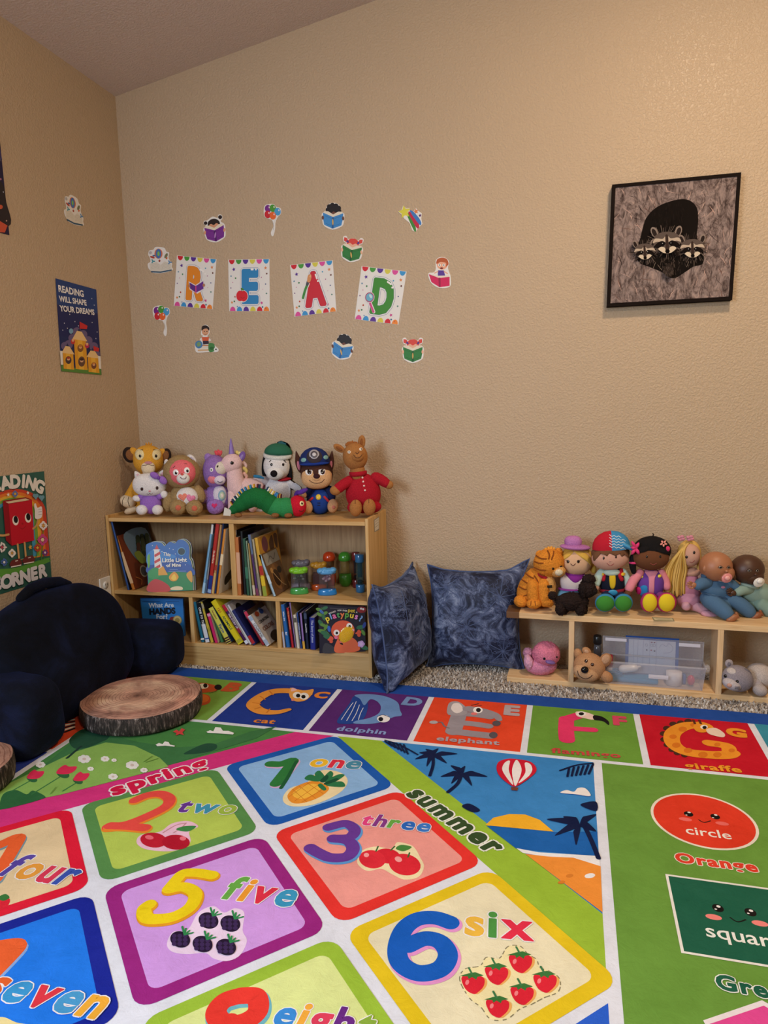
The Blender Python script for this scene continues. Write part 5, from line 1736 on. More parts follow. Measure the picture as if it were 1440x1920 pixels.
t.limb('arm', [(1240, 1074, 2, 7.5), (1247, 1088, 2, 8), (1250, 1100, 6, 7)], '#e08896', 'cloth')
t.limb('leg', [(1212, 1114, 6, 9), (1216, 1126, 18, 12)], '#7a3a7a', 'cloth'); t.limb('leg', [(1232, 1114, 6, 9), (1246, 1126, 18, 12)], '#7a3a7a', 'cloth')
for u, ru in ((1217.5, 16), (1249.5, 18)):
    s_ = t.E('shoe', u, 1129.5, 24, ru + .5, 18.5, 9, '#b02c68', 'cloth')
    t.patch(s_, 'shoe_sole', u + .8, 1130, ru * .86, 17, '#e2c92a', th=2, kind='cloth')
# ---- long-haired pink doll
t = Toy('rag_doll', 'slim pink cloth doll with long yellow yarn hair and ballet shoes', 'doll', 1293, 1143, Z2, SG)
SK4 = '#c99c88'
body = t.E('body', 1293, 1104, 0, 20, 38, 16, '#b87a94', 'cloth', fn=lambda p: Vector((p.x * (1 - .15 * p.z / .08), p.y, p.z)))
t.E('skirt', 1291, 1125, 6, 22, 17, 17, '#c08aa6', 'cloth')
t.E('shoulders', 1296, 1073, 2, 18, 9, 12, SK4, 'cloth')
h = t.E('head', 1294, 1041, 8, 17.5, 21.5, 17, SK4, 'cloth', rot=3)
for u, v in ((1287.5, 1044.5), (1301.5, 1036)):
    t.eye(h, u, v, 2.4, None, None, '#1c1210', rv=3)
t.line(h, 'mouth', [(1293, 1053.5), (1298, 1054.5), (1302, 1051)], .5, '#8a3a3a')
hrb = MB()
YH = '#d8b160'
t.E('', 1292, 1036, -2, 21, 24, 17, YH, 'cloth', b=hrb)
rr = random.Random(11)
for k in range(34):
    x = k / 33
    u0, u1 = 1283 - 12 * x + rr.uniform(-1, 1), 1273 - 28 * x + rr.uniform(-2, 2) + 10 * (1 - x)
    v1 = 1112 + rr.uniform(-8, 6) - (6 if x > .8 else 0)
    d_ = rr.uniform(8, 17)
    t.limb('', [(1291 - 4 * x, 1019 + rr.uniform(-1, 2) + 3 * x, 8, 1.7), (u0 - 2 * x, 1034 + 6 * x, d_ + 4, 1.8), (u1 + 4, 1066, d_, 1.8), (u1, 1090, d_, 1.7), (u1 + rr.uniform(-2, 2), v1, d_ - 1, 1.5)], '#dab566' if k % 3 else '#c49a48', 'cloth', b=hrb, seg=6)
for k in range(14):
    x = k / 13
    u1 = 1309 + 5 * x + rr.uniform(-1, 1)
    t.limb('', [(1296 + 3 * x, 1019 + 2 * x, 8, 1.7), (1307 + 4 * x, 1032, 10 - 4 * x, 1.8), (u1, 1052, 6, 1.7), (u1 - 1, 1070 + rr.uniform(-4, 4), 4, 1.5)], '#dab566' if k % 3 else '#c49a48', 'cloth', b=hrb, seg=6)
for k in range(5):
    a = k * 1.2
    t.limb('', [(1240 + 4 * cos(a), 1104 + 4 * sin(a), 10, 2), (1236 + 5 * cos(a + 1), 1105 + 4 * sin(a + 1), 12, 2.2), (1250, 1098, 12, 1.8)], YH, 'cloth', b=hrb, seg=6)
hr = t.done(hrb, 'hair')
for u in (1277, 1294):
    for k in range(4):
        a = pi / 2 * k + .5
        t.E('hair_flower', u + 4 * cos(a), 1009 + 3 * sin(a), 10, 3.8, 3.2, 3, '#d08a9c', 'cloth', par=hr)
t.limb('arm', [(1310, 1075, 4, 6), (1316, 1088, 8, 6), (1312, 1103, 12, 5)], SK4, 'cloth')
b = MB(); t.limb('', [(1296, 1134, 10, 10), (1312, 1140, 22, 9), (1322, 1147, 32, 8)], '#cf9fae', 'cloth', b=b); lg = t.done(b, 'leg')
t.E('ballet_shoe', 1331, 1154, 40, 17, 8, 9, '#d8a2b6', 'cloth', rot=-22, par=lg)
b = MB(); t.limb('', [(1285, 1134, 10, 9), (1287, 1137, 24, 8)], '#cf9fae', 'cloth', b=b); t.done(b, 'leg')
# ---- baby dolls
def hand(t, parts, u, v, d, ang, col, sc=1.0, name='hand', par=None, palm=5):
    b = MB()
    t.E('', u, v, d, palm * sc, palm * .85 * sc, 3.2 * sc, col, 'vinyl', rot=ang, b=b)
    for k, (da, l) in enumerate(((-32, 5.5), (-12, 7), (6, 7.2), (24, 6))):
        a = radians(ang + da)
        x0, y0 = u + cos(a) * palm * .8 * sc, v - sin(a) * palm * .8 * sc
        t.limb('', [(x0, y0, d, 1.5 * sc), (x0 + cos(a) * l * .5 * sc, y0 - sin(a) * l * .5 * sc, d + 1.5 * sc, 1.4 * sc), (x0 + cos(a + .2) * l * sc, y0 - sin(a + .2) * l * sc, d + 1 * sc, 1.1 * sc)], col, 'vinyl', b=b, seg=8)
    a = radians(ang + 75)
    t.limb('', [(u + cos(a) * palm * .5 * sc, v - sin(a) * palm * .5 * sc, d, 1.7 * sc), (u + cos(a) * palm * 1.2 * sc, v - sin(a) * palm * 1.2 * sc, d + 2 * sc, 1.4 * sc), (u + cos(a - .5) * palm * 1.7 * sc, v - sin(a - .5) * palm * 1.7 * sc, d + 2 * sc, 1.2 * sc)], col, 'vinyl', b=b, seg=8)
    return t.done(b, name, par)
def toes(t, u, v, d, ang, col, par=None):
    b = MB()
    t.E('', u, v, d, 12, 6.5, 6.5, col, 'vinyl', rot=ang, b=b)
    a = radians(ang)
    for k in range(5):
        t.E('', u + cos(a) * 11 + sin(a) * (k - 2) * 2.4, v - sin(a) * 11 + cos(a) * (k - 2) * 2.2, d + 1, 2.6 - .2 * k, 2.4 - .15 * k, 2.4, col, 'vinyl', b=b, seg=12)
    return t.done(b, 'foot', par)
def babyhead(t, u, v, ru, rv, col, fu, fv, yaw, pac, lips):
    """head turned to the viewer's right; (fu, fv) = middle of the face"""
    h = t.E('head', u, v, 6, ru, rv, ru * .92, col, 'vinyl', seg=36)
    f = t.E('cheeks', fu - 2, fv + 8, 14, ru * .68, rv * .58, ru * .66, col, 'vinyl', par=h['o'])
    for x, w in ((-7, 1), (8, .75)):
        t.eye(h, fu + x, fv - 2, 4.2 * w, '#8a7a6c', '#2a1a12', '#0c0808', rv=2.6, glint=False)
        t.line(h, 'eyelid', [(fu + x - 4.5 * w, fv - 2), (fu + x, fv - 5), (fu + x + 4.5 * w, fv - 2)], .7, lips)
    t.E('nose', fu + 4, fv + 5, 32, 3.2, 2.8, 4, col, 'vinyl', par=h['o'])
    return h, f
t = Toy('baby_doll', 'light-skinned bald baby doll in denim with a pink pacifier', 'doll', 1350, 1152, Z2, SG)
BS_ = '#a9704e'
DN, DN2 = '#4d6e8f', '#3f5c7c'
torso = t.E('denim_top', 1345, 1104, 0, 33, 24, 20, DN, 'cloth', rot=-14)
h, f_ = babyhead(t, 1342, 1062, 29, 27.5, BS_, 1358, 1066, 0, '#d88a88', '#5a3424')
e_ = t.E('ear', 1322, 1066, 16, 4.5, 7, 3.5, BS_, 'vinyl', par=h['o'], rot=-8)
t.E('collar', 1350, 1086, 8, 19, 4, 13, '#c9d2da', 'cloth', rot=-10)
pc = t.E('pacifier', 1363, 1084, 38, 10, 8.5, 3, '#d88a8a', 'plastic', rot=25)
t.E('pacifier_knob', 1364, 1084, 42, 5, 4.5, 3, '#e8a4a0', 'plastic', par=pc['o'])
t.limb('sleeve', [(1325, 1092, 6, 12), (1316, 1094, 12, 11), (1309, 1098, 16, 9)], DN, 'cloth')
t.E('sleeve_frill', 1321, 1079, 8, 7, 5, 7, DN2, 'cloth', rot=40)
hand(t, None, 1301, 1097, 19, 165, BS_, 1.15)
t.limb('sleeve', [(1368, 1094, 6, 11), (1380, 1102, 8, 9)], DN, 'cloth')
t.E('waistband', 1342, 1116, 4, 29, 3.5, 20, DN2, 'cloth', rot=-14)
t.E('trouser_seat', 1344, 1128, 4, 32, 19, 22, DN, 'cloth', rot=-20)
t.limb('trouser_leg', [(1332, 1126, 10, 16), (1348, 1138, 24, 15), (1362, 1150, 34, 13)], DN, 'cloth')
t.limb('trouser_leg', [(1364, 1122, 8, 15), (1388, 1134, 16, 14), (1404, 1147, 20, 12.5)], DN, 'cloth')
toes(t, 1373, 1159, 43, 28, '#9a6240'); toes(t, 1418, 1155, 26, 30, '#8a5030')
t.patch(torso, 'pink_applique', 1356, 1101, 4, 2.5, '#c888a4', kind='cloth')
t = Toy('baby_doll', 'dark-skinned bald baby doll in pale green with a white pacifier', 'doll', 1415, 1150, Z2, SG)
BD = '#4a2c1c'
torso = t.E('green_top', 1420, 1113, 0, 36, 23, 20, '#8aa398', 'cloth', rot=-16)
h, f_ = babyhead(t, 1401, 1067, 29.5, 27, BD, 1412, 1072, 0, '#d8d2ca', '#20110b')
t.E('ear', 1377, 1080, 12, 4.5, 8, 4, BD, 'vinyl', par=h['o'], rot=-6)
pc = t.E('pacifier', 1423, 1092, 34, 10.5, 8.5, 3, '#dad6d0', 'plastic', rot=22); t.E('pacifier_knob', 1425, 1090, 38, 5.5, 4.5, 3, '#eeeae4', 'plastic', par=pc['o'])
t.E('collar', 1406, 1098, 12, 17, 4.5, 12, '#9db4aa', 'cloth', rot=-14); t.patch(torso, 'collar_trim', 1391, 1097, 5, 2.4, '#e2e4de', -20, kind='cloth')
t.limb('sleeve', [(1404, 1104, 8, 11), (1392, 1106, 14, 10), (1384, 1110, 18, 8)], '#8aa398', 'cloth')
hand(t, None, 1375, 1112, 21, 150, BD, 1.2)
t.limb('sleeve', [(1440, 1112, 4, 10), (1456, 1124, 8, 9), (1462, 1134, 10, 8)], '#8aa398', 'cloth'); hand(t, None, 1464, 1142, 11, -60, BD, 1.1)
t.E('trouser_seat', 1428, 1134, 2, 32, 17, 20, '#7d988e', 'cloth', rot=-12)
t.limb('trouser_leg', [(1424, 1132, 10, 15), (1442, 1144, 18, 14), (1458, 1154, 26, 12)], '#7d988e', 'cloth'); toes(t, 1472, 1161, 34, 20, BD)
t.limb('trouser_leg', [(1446, 1130, 4, 14), (1470, 1138, 8, 13), (1488, 1148, 12, 12)], '#7d988e', 'cloth'); toes(t, 1500, 1153, 16, 20, BD)

# ================================================================ inside the low shelf
UG = 'toys stored inside the low pine shelf'
Z3 = TB_
def rf(v):
    if v.z > TZ - .0245: v.z = TZ - .0245
t = Toy('bird_plush', 'fluffy pink bird plush with a shiny purple beak, in the first pine compartment', 'soft toy', 1014, 1262, Z3, UG, rf, kind='fur')
PB = '#d487a8'
t.E('body', 1014, 1247, 0, 29, 18, 23, PB, fuzz=1.8)
h = t.E('head', 1024, 1226, 6, 25.5, 23.5, 22, '#d97c98', fuzz=1.8)
t.E('wing', 991, 1242, 8, 8.5, 14, 12, '#d9a2be', rot=10, fuzz=1.4); t.E('tail', 990, 1224, -8, 9, 10, 9, '#c48aa8', fuzz=1.4)
bl = t.E('beak', 1032, 1241.5, 27, 9.5, 3.8, 7, '#7a5fa0', 'bead', rot=-12)
t.eye(h, 1020.5, 1235, 2.5, None, None, '#120c12'); t.eye(h, 1044, 1232, 1.8, None, None, '#120c12')
t = Toy('puppy_plush', 'tan puppy plush lying with its black nose forward, beside the plastic bin', 'soft toy', 1103, 1281, Z3, UG, rf)
TP_ = '#b98a62'
t.E('body', 1108, 1255, -14, 20, 20, 22, TP_)
h = t.E('head', 1105, 1250, 10, 29.5, 26, 24, TP_, rot=-18)
mz = t.E('muzzle', 1099, 1261, 22, 24, 15.5, 17, '#c99e76', rot=-18, par=h['o'])
t.E('nose', 1096.5, 1256, 39, 7, 6.5, 5, '#0f0c0c', 'bead', par=h['o'])
t.line(mz, 'mouth', [(1083, 1258), (1086, 1267), (1097, 1272.5), (1106, 1270), (1110, 1266)], .7, '#3a2418')
for u, v in ((1099, 1239.3), (1110.8, 1246)):
    t.eye(h, u, v, 3.4, '#4a2a18', None, '#0d0808')
e_ = t.E('ear', 1100, 1221, 2, 9.5, 7, 5, TP_, rot=-40); t.patch(e_, 'ear_lining', 1100, 1222, 5, 3.5, '#c9a284', -40)
e_ = t.E('ear', 1135, 1238, 16, 11.5, 14, 5, '#a87a54', rot=-30); t.patch(e_, 'ear_lining', 1136, 1236, 7.5, 9.5, '#c29a7a', -30)
t.E('paw', 1084, 1226, -4, 8, 10.5, 8, TP_, rot=15); t.E('paw', 1137, 1269, 22, 13, 10, 10, '#b78860', rot=-42)
t = Toy('cat_plush', 'grey and white cat plush lying on its side in the pine shelf', 'soft toy', 1385, 1299, Z3, UG, rf)
GC = '#918a92'
t.E('body', 1424, 1267, -8, 26, 24, 24, '#bdb2ac')
h = t.E('head', 1383, 1272, 14, 28, 24.5, 22, GC, rot=-22)
mz = t.E('muzzle', 1372, 1283, 26, 17, 10.5, 14, '#bdb6ba', rot=-22, par=h['o'])
t.patch(mz, 'nose', 1367.5, 1285, 5, 3.6, '#c89c8c', -20, th=2)
for u, v in ((1360, 1267.5), (1382, 1278)):
    t.eye(h, u, v, 3.2, None, None, '#0f0c10')
for k in range(3):
    t.line(mz, 'whisker_stitch', [(1378, 1288 + k * 1.8), (1387, 1288 + k * 2)], .4, '#4a444a')
t.patch(h, 'forehead_patch', 1371, 1258, 9, 6, '#c2b9b6', -15)
e_ = t.E('ear', 1367, 1244, 6, 7.5, 8, 4, '#a59ca0', rot=15); t.patch(e_, 'ear_lining', 1367, 1245, 3.5, 4, '#7a747e', 15)
e_ = t.E('ear', 1399, 1264, 22, 9, 12, 4, '#6f6a74', rot=40); t.patch(e_, 'ear_lining', 1398, 1262, 4.5, 5, '#a08c84', 40)
t.E('paw', 1425, 1294, 22, 13, 11, 12, '#b0a6a4', rot=-20); t.limb('arm', [(1416, 1280, 6, 10), (1422, 1289, 16, 10)], '#a8a0a4')
b = MB(); b.add(*g_prism([t.at(u, v, 14) for u, v in ((1424, 1276), (1440, 1279), (1442, 1284), (1427, 1281))], -NH, .0008), mat('#d8cfc2', 'paper'), False); t.done(b, 'cloth_tag')
# ---------------------------------------------------------------- books
def book(name, label, BL, TL, BR, Y, zs, width, col, group, title=(), right=None, pages='#e6dcc6', bands=(), board=False, dx=0):
    """upright book, spine to the room.  BL, TL, BR: spine corners in the photo, on the plane y = Y"""
    def f(p):
        q = onp(p[0], p[1], (0, Y, 0), (0, 1, 0))
        return Vector((q.x, 0, q.z))
    a, b_, c = f(BL), f(TL), f(BR)
    up = (b_ - a)
    H = up.length
    up.normalize()
    rx = Vector((up.z, 0, -up.x))
    Th = max(.004, abs((c - a).dot(rx)) * .92)
    o = Vector((a.x, Y, a.z))
    lowest = min(o.z, (o + rx * Th).z)
    o.z += zs + .0004 - lowest
    top = (ZT if zs == ZM else ZM) - PT_ - .001
    while max(o.z + up.z * H, (o + rx * Th + up * H).z) > top:
        H -= .001
    o.x += dx + max(0, .0195 - min(o.x + dx, o.x + dx + up.x * H))
    W_ = Vector((0, 1, 0))
    R = Matrix((rx, W_, up)).transposed()
    T_ = thing(name, o + rx * (Th / 2), label, 'book', group)
    mc = mat(col, 'card')
    b = MB()
    ct = min(.0022, Th * .3) if not board else .0018
    b.add(*g_box(o + rx * (Th / 2) + W_ * (ct / 2) + up * (H / 2), (Th, ct, H), R, bev=min(.0008, ct * .3)), mc, False)
    b.add(*g_box(o + rx * (ct / 2) + W_ * (width / 2) + up * (H / 2), (ct, width, H), R), mc, False)
    rc = mat(right[0], 'card') if right else mc
    b.add(*g_box(o + rx * (Th - ct / 2) + W_ * (width / 2) + up * (H / 2), (ct, width, H), R), rc, False)
    pr = Print(o, rx, -W_, 'card', .00012)
    pr.loc = True
    for z0, z1, cc in bands:
        pr.poly([(.0003, z0 * H), (Th - .0003, z0 * H), (Th - .0003, z1 * H), (.0003, z1 * H)], cc)
    for txt, z1, size, cc in title:
        vs, fs, w = textmesh(txt, .02)
        L_ = w * size * Th
        L_ = min(L_, z1 * H - .004)
        if L_ > 0:
            pr.ltext(txt, Vector((Th * .5 - size * Th * .34, z1 * H)), Vector((Th * .5 - size * Th * .34, z1 * H - L_)), cc, bold=.02)
    for v, fcs, mi in ((pr.mb.v, pr.mb.f, pr.mb.mi),):
        off = len(b.v); b.v += v
        for fc, i in zip(fcs, mi):
            b.f.append(tuple(off + k for k in fc)); b.mi.append(b.slot(pr.mb.mats[i])); b.sm.append(False)
    if right and len(right) > 1:
        p2 = Print(o + rx * Th, W_, rx, 'card', .00012)
        p2.loc = True
        right[1](p2, width, H)
        off = len(b.v); b.v += p2.mb.v
        for fc, i in zip(p2.mb.f, p2.mb.mi):
            b.f.append(tuple(off + k for k in fc)); b.mi.append(b.slot(p2.mb.mats[i])); b.sm.append(False)
    b.build('cover', T_)
    b = MB()
    ins = .0025 if not board else .0003
    b.add(*g_box(o + rx * (Th / 2) + W_ * (ct + (width - ct - ins) / 2) + up * (H / 2), (Th - 2 * ct, width - ct - ins, H - 2 * ins), R), mat(pages, 'matte'), False)
    b.build('pages', T_)
    return T_
YF_ = -.294
GA, GB_, GC_, GD_ = 'books leaning in the top left of the bookshelf', 'books standing around the upper divider', 'board books slanting in the lower middle', 'small books beside the platypus book'
def art(*items):
    def fn(p, w, h):
        for it in items:
            k = it[0]
            if k == 'r':
                _, x0, y0, x1, y1, c = it
                p.poly([(x0 * w, y0 * h), (x1 * w, y0 * h), (x1 * w, y1 * h), (x0 * w, y1 * h)], c)
            elif k == 'e':
                _, x, y, rx_, ry_, c = it
                p.ell(x * w, y * h, rx_ * w, ry_ * w, c)
            elif k == 'p':
                p.poly([(x * w, y * h) for x, y in it[1]], it[2], len(it) > 3)
            elif k == 't':
                _, s_, x0, y0, x1, y1, c = it
                p.ltext(s_, Vector((x0 * w, y0 * h)), Vector((x1 * w, y1 * h)), c, bold=.03)
            elif k == 's':
                p.stroke([(x * w, y * h) for x, y in it[1]], it[2] * w, it[3], True)
    return fn
# upper left
book('picture_book', 'thin blue-spined book leaning on the bookshelf side wall', (229, 1111), (196, 980), (233.5, 1110.6), YF_, ZM, .235, '#33589a', GA, [('PICTURE TALES', .9, .5, '#b9c8e0')][:0], ('#1d0f10',))
book('picture_book', 'tall dark maroon book between the blue book and the orange-spined book', (236, 1109), (206, 990), (242, 1109), YF_ + .012, ZM, .24, '#5c1c26', GA, [], dx=.012, right=('#24100f', art(('r', .05, .8, .9, .95, '#33161a'))))
book('picture_book', 'orange-spined book with a brown forest cover, leaning in the upper left', (243.8, 1110.6), (210, 1010.6), (250.6, 1109.4), YF_ + .004, ZM, .215, '#c67a34', GA, [], dx=.013, right=('#70331d', art(
    ('p', [(.2, .99), (.99, .99), (.99, .42), (.6, .38), (.3, .55)], '#7d97a8', 1), *[('e', .45 + .5 * ((i * 37) % 23) / 23, .52 + .36 * ((i * 53) % 29) / 29, .07, .055, ['#2c3a1f', '#3a4a2a', '#4a5230', '#5a3322', '#243018'][i % 5]) for i in range(44)],
    ('p', [(.3, .6), (.5, .62), (.62, .42), (.42, .40)], '#9aa83c', 1), ('e', .42, .25, .13, .13, '#b7a58c'), ('e', .42, .25, .10, .10, '#4d4c50'), ('e', .75, .12, .14, .14, '#a98c62'), ('e', .75, .12, .11, .11, '#4a3a2c'),
    ('p', [(.66, .24), (.98, .28), (.98, .42), (.68, .38)], '#8f7c6a', 1), ('s', [(.1, .2), (.25, .12), (.2, .04)], .02, '#b86a34'))), bands=[(.12, .7, '#d8b48a')])
# left of the upper divider, leaning right
book('picture_book', 'light blue spined book, the first of the slanted row left of the upper divider', (378.8, 1118), (393.8, 1007.5), (383.8, 1118), YF_, ZM, .2, '#7fb4dc', GB_, [('little blue story', .95, .5, '#2c5a94')][:0], bands=[(0, .18, '#a4cdea')])
book('picture_book', 'slim grey-blue book with a white top, next to the light blue spine', (384.2, 1118), (397, 990), (388.4, 1118), YF_ + .008, ZM, .2, '#64769c', GB_, [], bands=[(.86, 1, '#e6e4e0'), (.2, .6, '#b9a8a4')])
book('picture_book', 'red board book titled On the Farm with a blue spine foot', (389, 1118.8), (405, 988.8), (396.6, 1119.4), YF_, ZM, .2, '#b42a24', GB_, [('On the Farm', .62, .62, '#f4ead0')], bands=[(0, .26, '#1c3888'), (.01, .06, '#8fb0d8')], pages='#e9dcc0', board=True)
book('picture_book', 'tan spined book between the red farm book and a blue one', (397, 1118.8), (412.5, 990), (401.5, 1118.8), YF_ + .003, ZM, .2, '#c69a62', GB_, [], bands=[(.34, .42, '#a83a2c'), (0, .3, '#cdb06a')])
book('picture_book', 'dark blue spined book left of the cream panda-patch book', (402, 1118.8), (417.5, 987), (405.2, 1118.8), YF_ + .01, ZM, .2, '#2b4c8e', GB_)
book('picture_book', 'orange-spined book, white cover with black patches, left of the upper divider', (405.8, 1118.8), (419.6, 998), (411.4, 1118.8), YF_, ZM, .2, '#d98f3c', GB_, [('the panda book', .45, .5, '#7a3a1a')][:0],
     ('#dcd8d0', art(('e', .62, .72, .16, .2, '#1a1614'), ('p', [(.2, .22), (.4, .3), (.9, .45), (.95, .3), (.5, .16), (.25, .1)], '#1a1614', 1))), bands=[(.45, .62, '#eed8b0')])
# right of the upper divider
book('picture_book', 'yellow book with a white spine top, against the right face of the upper divider', (443, 1117.5), (437.5, 997), (449, 1117.5), YF_ + .01, ZM, .2, '#c9962e', GB_, [], ('#231c22',), bands=[(.8, 1, '#e8e4dc'), (.86, .93, '#2c2a2c'), (0, .1, '#e2ded4')])
book('picture_book', 'chunky orange-brown spined book with a pale title strip', (446, 1119.4), (440, 1011), (454.4, 1119.4), YF_, ZM, .2, '#b9703a', GB_, [('little fox', .5, .45, '#4a3020')][:0], ('#6b2f1a', art(('e', .3, .6, .2, .2, '#8a4423'))), bands=[(.2, .74, '#d6a98a')])
book('picture_book', 'large charcoal book standing behind the orange-brown spine', (458, 1117.5), (450.6, 999), (462.5, 1117.5), YF_ + .012, ZM, .215, '#22282c', GB_, [], ('#15181b', art(('e', .6, .85, .15, .12, '#6a6656'))))
book('picture_book', 'dark green spined book right of the charcoal one', (463, 1117.5), (454.6, 1011), (469, 1117.5), YF_, ZM, .19, '#2c5a45', GB_, [], ('#243d34',), bands=[(.3, .5, '#3f7a62')])
book('picture_book', 'pale sage spined book between green and tan spines', (469.4, 1117.5), (460, 1015), (474, 1117.5), YF_, ZM, .19, '#8aa287', GB_, [], ('#54604a',))
book('picture_book', 'tan ochre spined book beside the sage spine', (475, 1117), (463, 1019), (480, 1117), YF_, ZM, .19, '#a98f54', GB_, [], ('#6f5c34',), bands=[(.02, .2, '#cfc2ae')])
book('picture_book', 'tall slate blue and purple spined book', (480.8, 1117), (464.8, 1003), (486, 1117), YF_ + .004, ZM, .2, '#53306e', GB_, [], ('#8b8d94',), bands=[(.68, 1, '#5f7696'), (0, .12, '#7a3a5a')])
book('picture_book', 'beige spined book left of the giraffe-patterned book', (486.6, 1117), (471.9, 1011), (492, 1118.8), YF_, ZM, .2, '#b7ab8e', GB_, [], ('#8a7a5a',), bands=[(.1, .4, '#8f8a7a')])
book('picture_book', 'yellow picture book with brown giraffe spots on its cover', (494, 1119.4), (476.5, 1010.6), (501.5, 1117.5), YF_, ZM, .2, '#d4a434', GB_, [], ('#d09a34', art(
    ('e', .28, .85, .15, .17, '#8a4a5c'), ('p', [(.5, .85), (.7, .95), (.72, .72), (.55, .66)], '#5a3216', 1), ('p', [(.78, .95), (.96, .93), (.9, .7), (.8, .76)], '#5a3216', 1), ('p', [(.2, .6), (.45, .66), (.5, .5), (.3, .42)], '#5a3216', 1), ('p', [(.6, .58), (.85, .6), (.8, .42), (.64, .4)], '#5a3216', 1))),
     bands=[(.18, .34, '#e2c22c'), (.36, .52, '#b02a22'), (0, .17, '#93a43a')])
book('picture_book', 'small brown lion picture book with a pale blue spine', (513, 1118), (485, 1040), (519, 1118), YF_, ZM, .155, '#a7c4d4', GB_, [('wild lions', .6, .6, '#33586e')][:0], ('#7a5630', art(
    ('r', .06, .70, .98, .97, '#a6a49c'), ('s', [(.25, .76), (.45, .88), (.6, .78), (.8, .9)], .025, '#4a4a48'), ('e', .5, .38, .34, .38, '#94683a'), ('e', .42, .36, .2, .24, '#3a2412'), ('e', .72, .5, .14, .1, '#1e1410'), ('s', [(.3, .5), (.6, .2), (.8, .1)], .03, '#c9a87c'), ('e', .25, .56, .08, .08, '#c89a5a'))), bands=[(.3, .5, '#c4d8e2')])
# lower middle
book('board_book', 'teal spined book leaning on the left divider of the lower middle cell', (378, 1208.5), (362, 1133), (385, 1209), YF_, ZB, .17, '#1f6a86', GC_, [], ('#10141c',), bands=[(.06, .1, '#e8e8e8')])
book('board_book', 'black and white book titled ONE TO TEN', (385.6, 1211), (368, 1137), (394.9, 1210.3), YF_, ZB, .17, '#d9dde6', GC_, [('ONE TO TEN', .88, .62, '#f2f2f2')], ('#12141a',), bands=[(.46, 1, '#0e1118'), (.08, .11, '#2a4a9a')])
book('board_book', 'mustard yellow counting book with faint numbers, beside ONE TO TEN', (395.5, 1211), (374, 1135.5), (402.8, 1211), YF_ + .002, ZB, .17, '#c6b23e', GC_, [('123', .36, .7, '#7a7a3a')], ('#161618',), bands=[(.84, .96, '#a9a282')])
book('board_book', 'short pink spined book between the mustard and green books', (403.4, 1211.6), (388, 1156.5), (410.4, 1211), YF_, ZB, .13, '#d2286a', GC_, [('my little heart', .8, .5, '#f4c4d4')][:0], ('#e6d8c4',), bands=[(.9, .99, '#e4a0b8')])
book('board_book', 'thin green spined book half hidden by the yellow farm book', (414, 1211), (398, 1160), (421, 1211), YF_ + .012, ZB, .14, '#3f7a4c', GC_)
book('board_book', 'yellow-green book reading Farm with a striped spine foot', (426, 1213), (391, 1146.5), (435.5, 1208), YF_ - .003, ZB, .15, '#d6d45a', GC_, [('Amazing', .93, .5, '#8a3a30'), ('Farm', .52, .75, '#1f4a8c')], ('#23406a',), bands=[(.02, .055, '#4a2430'), (.075, .11, '#4a2430'), (.13, .165, '#4a2430')])
book('board_book', 'big yellow book titled 123 ANIMALS leaning in the lower middle cell', (447, 1213), (395.5, 1132.5), (457, 1207), YF_ - .004, ZB, .17, '#e0d020', GC_, [('123', .82, .6, '#b0502c'), ('ANIMALS', .64, .6, '#2a5a4a')], ('#e4d428',), bands=[(.03, .1, '#b8b03a')], board=True)
book('board_book', 'purple and red spined book right of 123 ANIMALS', (462, 1213), (416, 1139), (467.5, 1210), YF_, ZB, .17, '#4a1f5c', GC_, [('THE STORY OF', .78, .75, '#efe6ec')], ('#d8d6d6', art(('e', .5, .8, .2, .16, '#2a1e18'), ('s', [(.3, .6), (.5, .5), (.7, .55)], .04, '#2a1e18'))), bands=[(.84, 1, '#b8233a'), (.3, .42, '#8c2040'), (.02, .1, '#dce4f2')])
book('board_book', 'white book with black cat shapes behind the navy book', (468.5, 1212), (426, 1138), (473, 1210), YF_ + .006, ZB, .17, '#dadadc', GC_, [], ('#cfcccb', art(('e', .35, .82, .16, .14, '#1c1614'), ('e', .6, .7, .12, .1, '#1c1614'))))
book('board_book', 'navy book with white script on its cover and a red spine foot', (474.5, 1213.5), (434.6, 1148.5), (481.5, 1212), YF_, ZB, .17, '#27306e', GC_, [('little star', .8, .5, '#8fa0d8')][:0], ('#1f2560', art(('s', [(.25, .65), (.35, .85), (.45, .7), (.4, .55)], .025, '#e6e6f2'), ('s', [(.55, .8), (.6, .6), (.75, .75)], .025, '#e6e6f2'), ('e', .5, .5, .05, .05, '#e6e6f2'))), bands=[(.04, .26, '#b62a36')])
book('board_book', 'slim red and brown book behind the white counting book', (492, 1212), (457, 1150), (498, 1210), YF_ + .008, ZB, .16, '#a02834', GC_, [], ('#5a4438', art(('e', .4, .75, .12, .1, '#b4502c'), ('e', .65, .8, .12, .1, '#2c4a8a'))), bands=[(.8, 1, '#c83a5a')])
book('board_book', 'white board book reading COUNTING COLORS at the right of the slanted row', (500, 1212), (464, 1155.8), (506.5, 1208), YF_ - .002, ZB, .15, '#dfe3e8', GC_, [('COUNTING', .74, .72, '#23262c')], ('#c9c4be', art(
    ('t', 'COUNTING', .14, .64, .82, .64, '#2a2a2c'), ('t', 'COLORS', .14, .40, .82, .40, '#8a5a4a'), ('e', .3, .92, .12, .08, '#b4502c'), ('e', .6, .92, .12, .08, '#2c4a8a'), ('e', .55, .12, .3, .16, '#33281f'))), bands=[(.84, .97, '#9fb4d0'), (.03, .2, '#a8b8cc')])
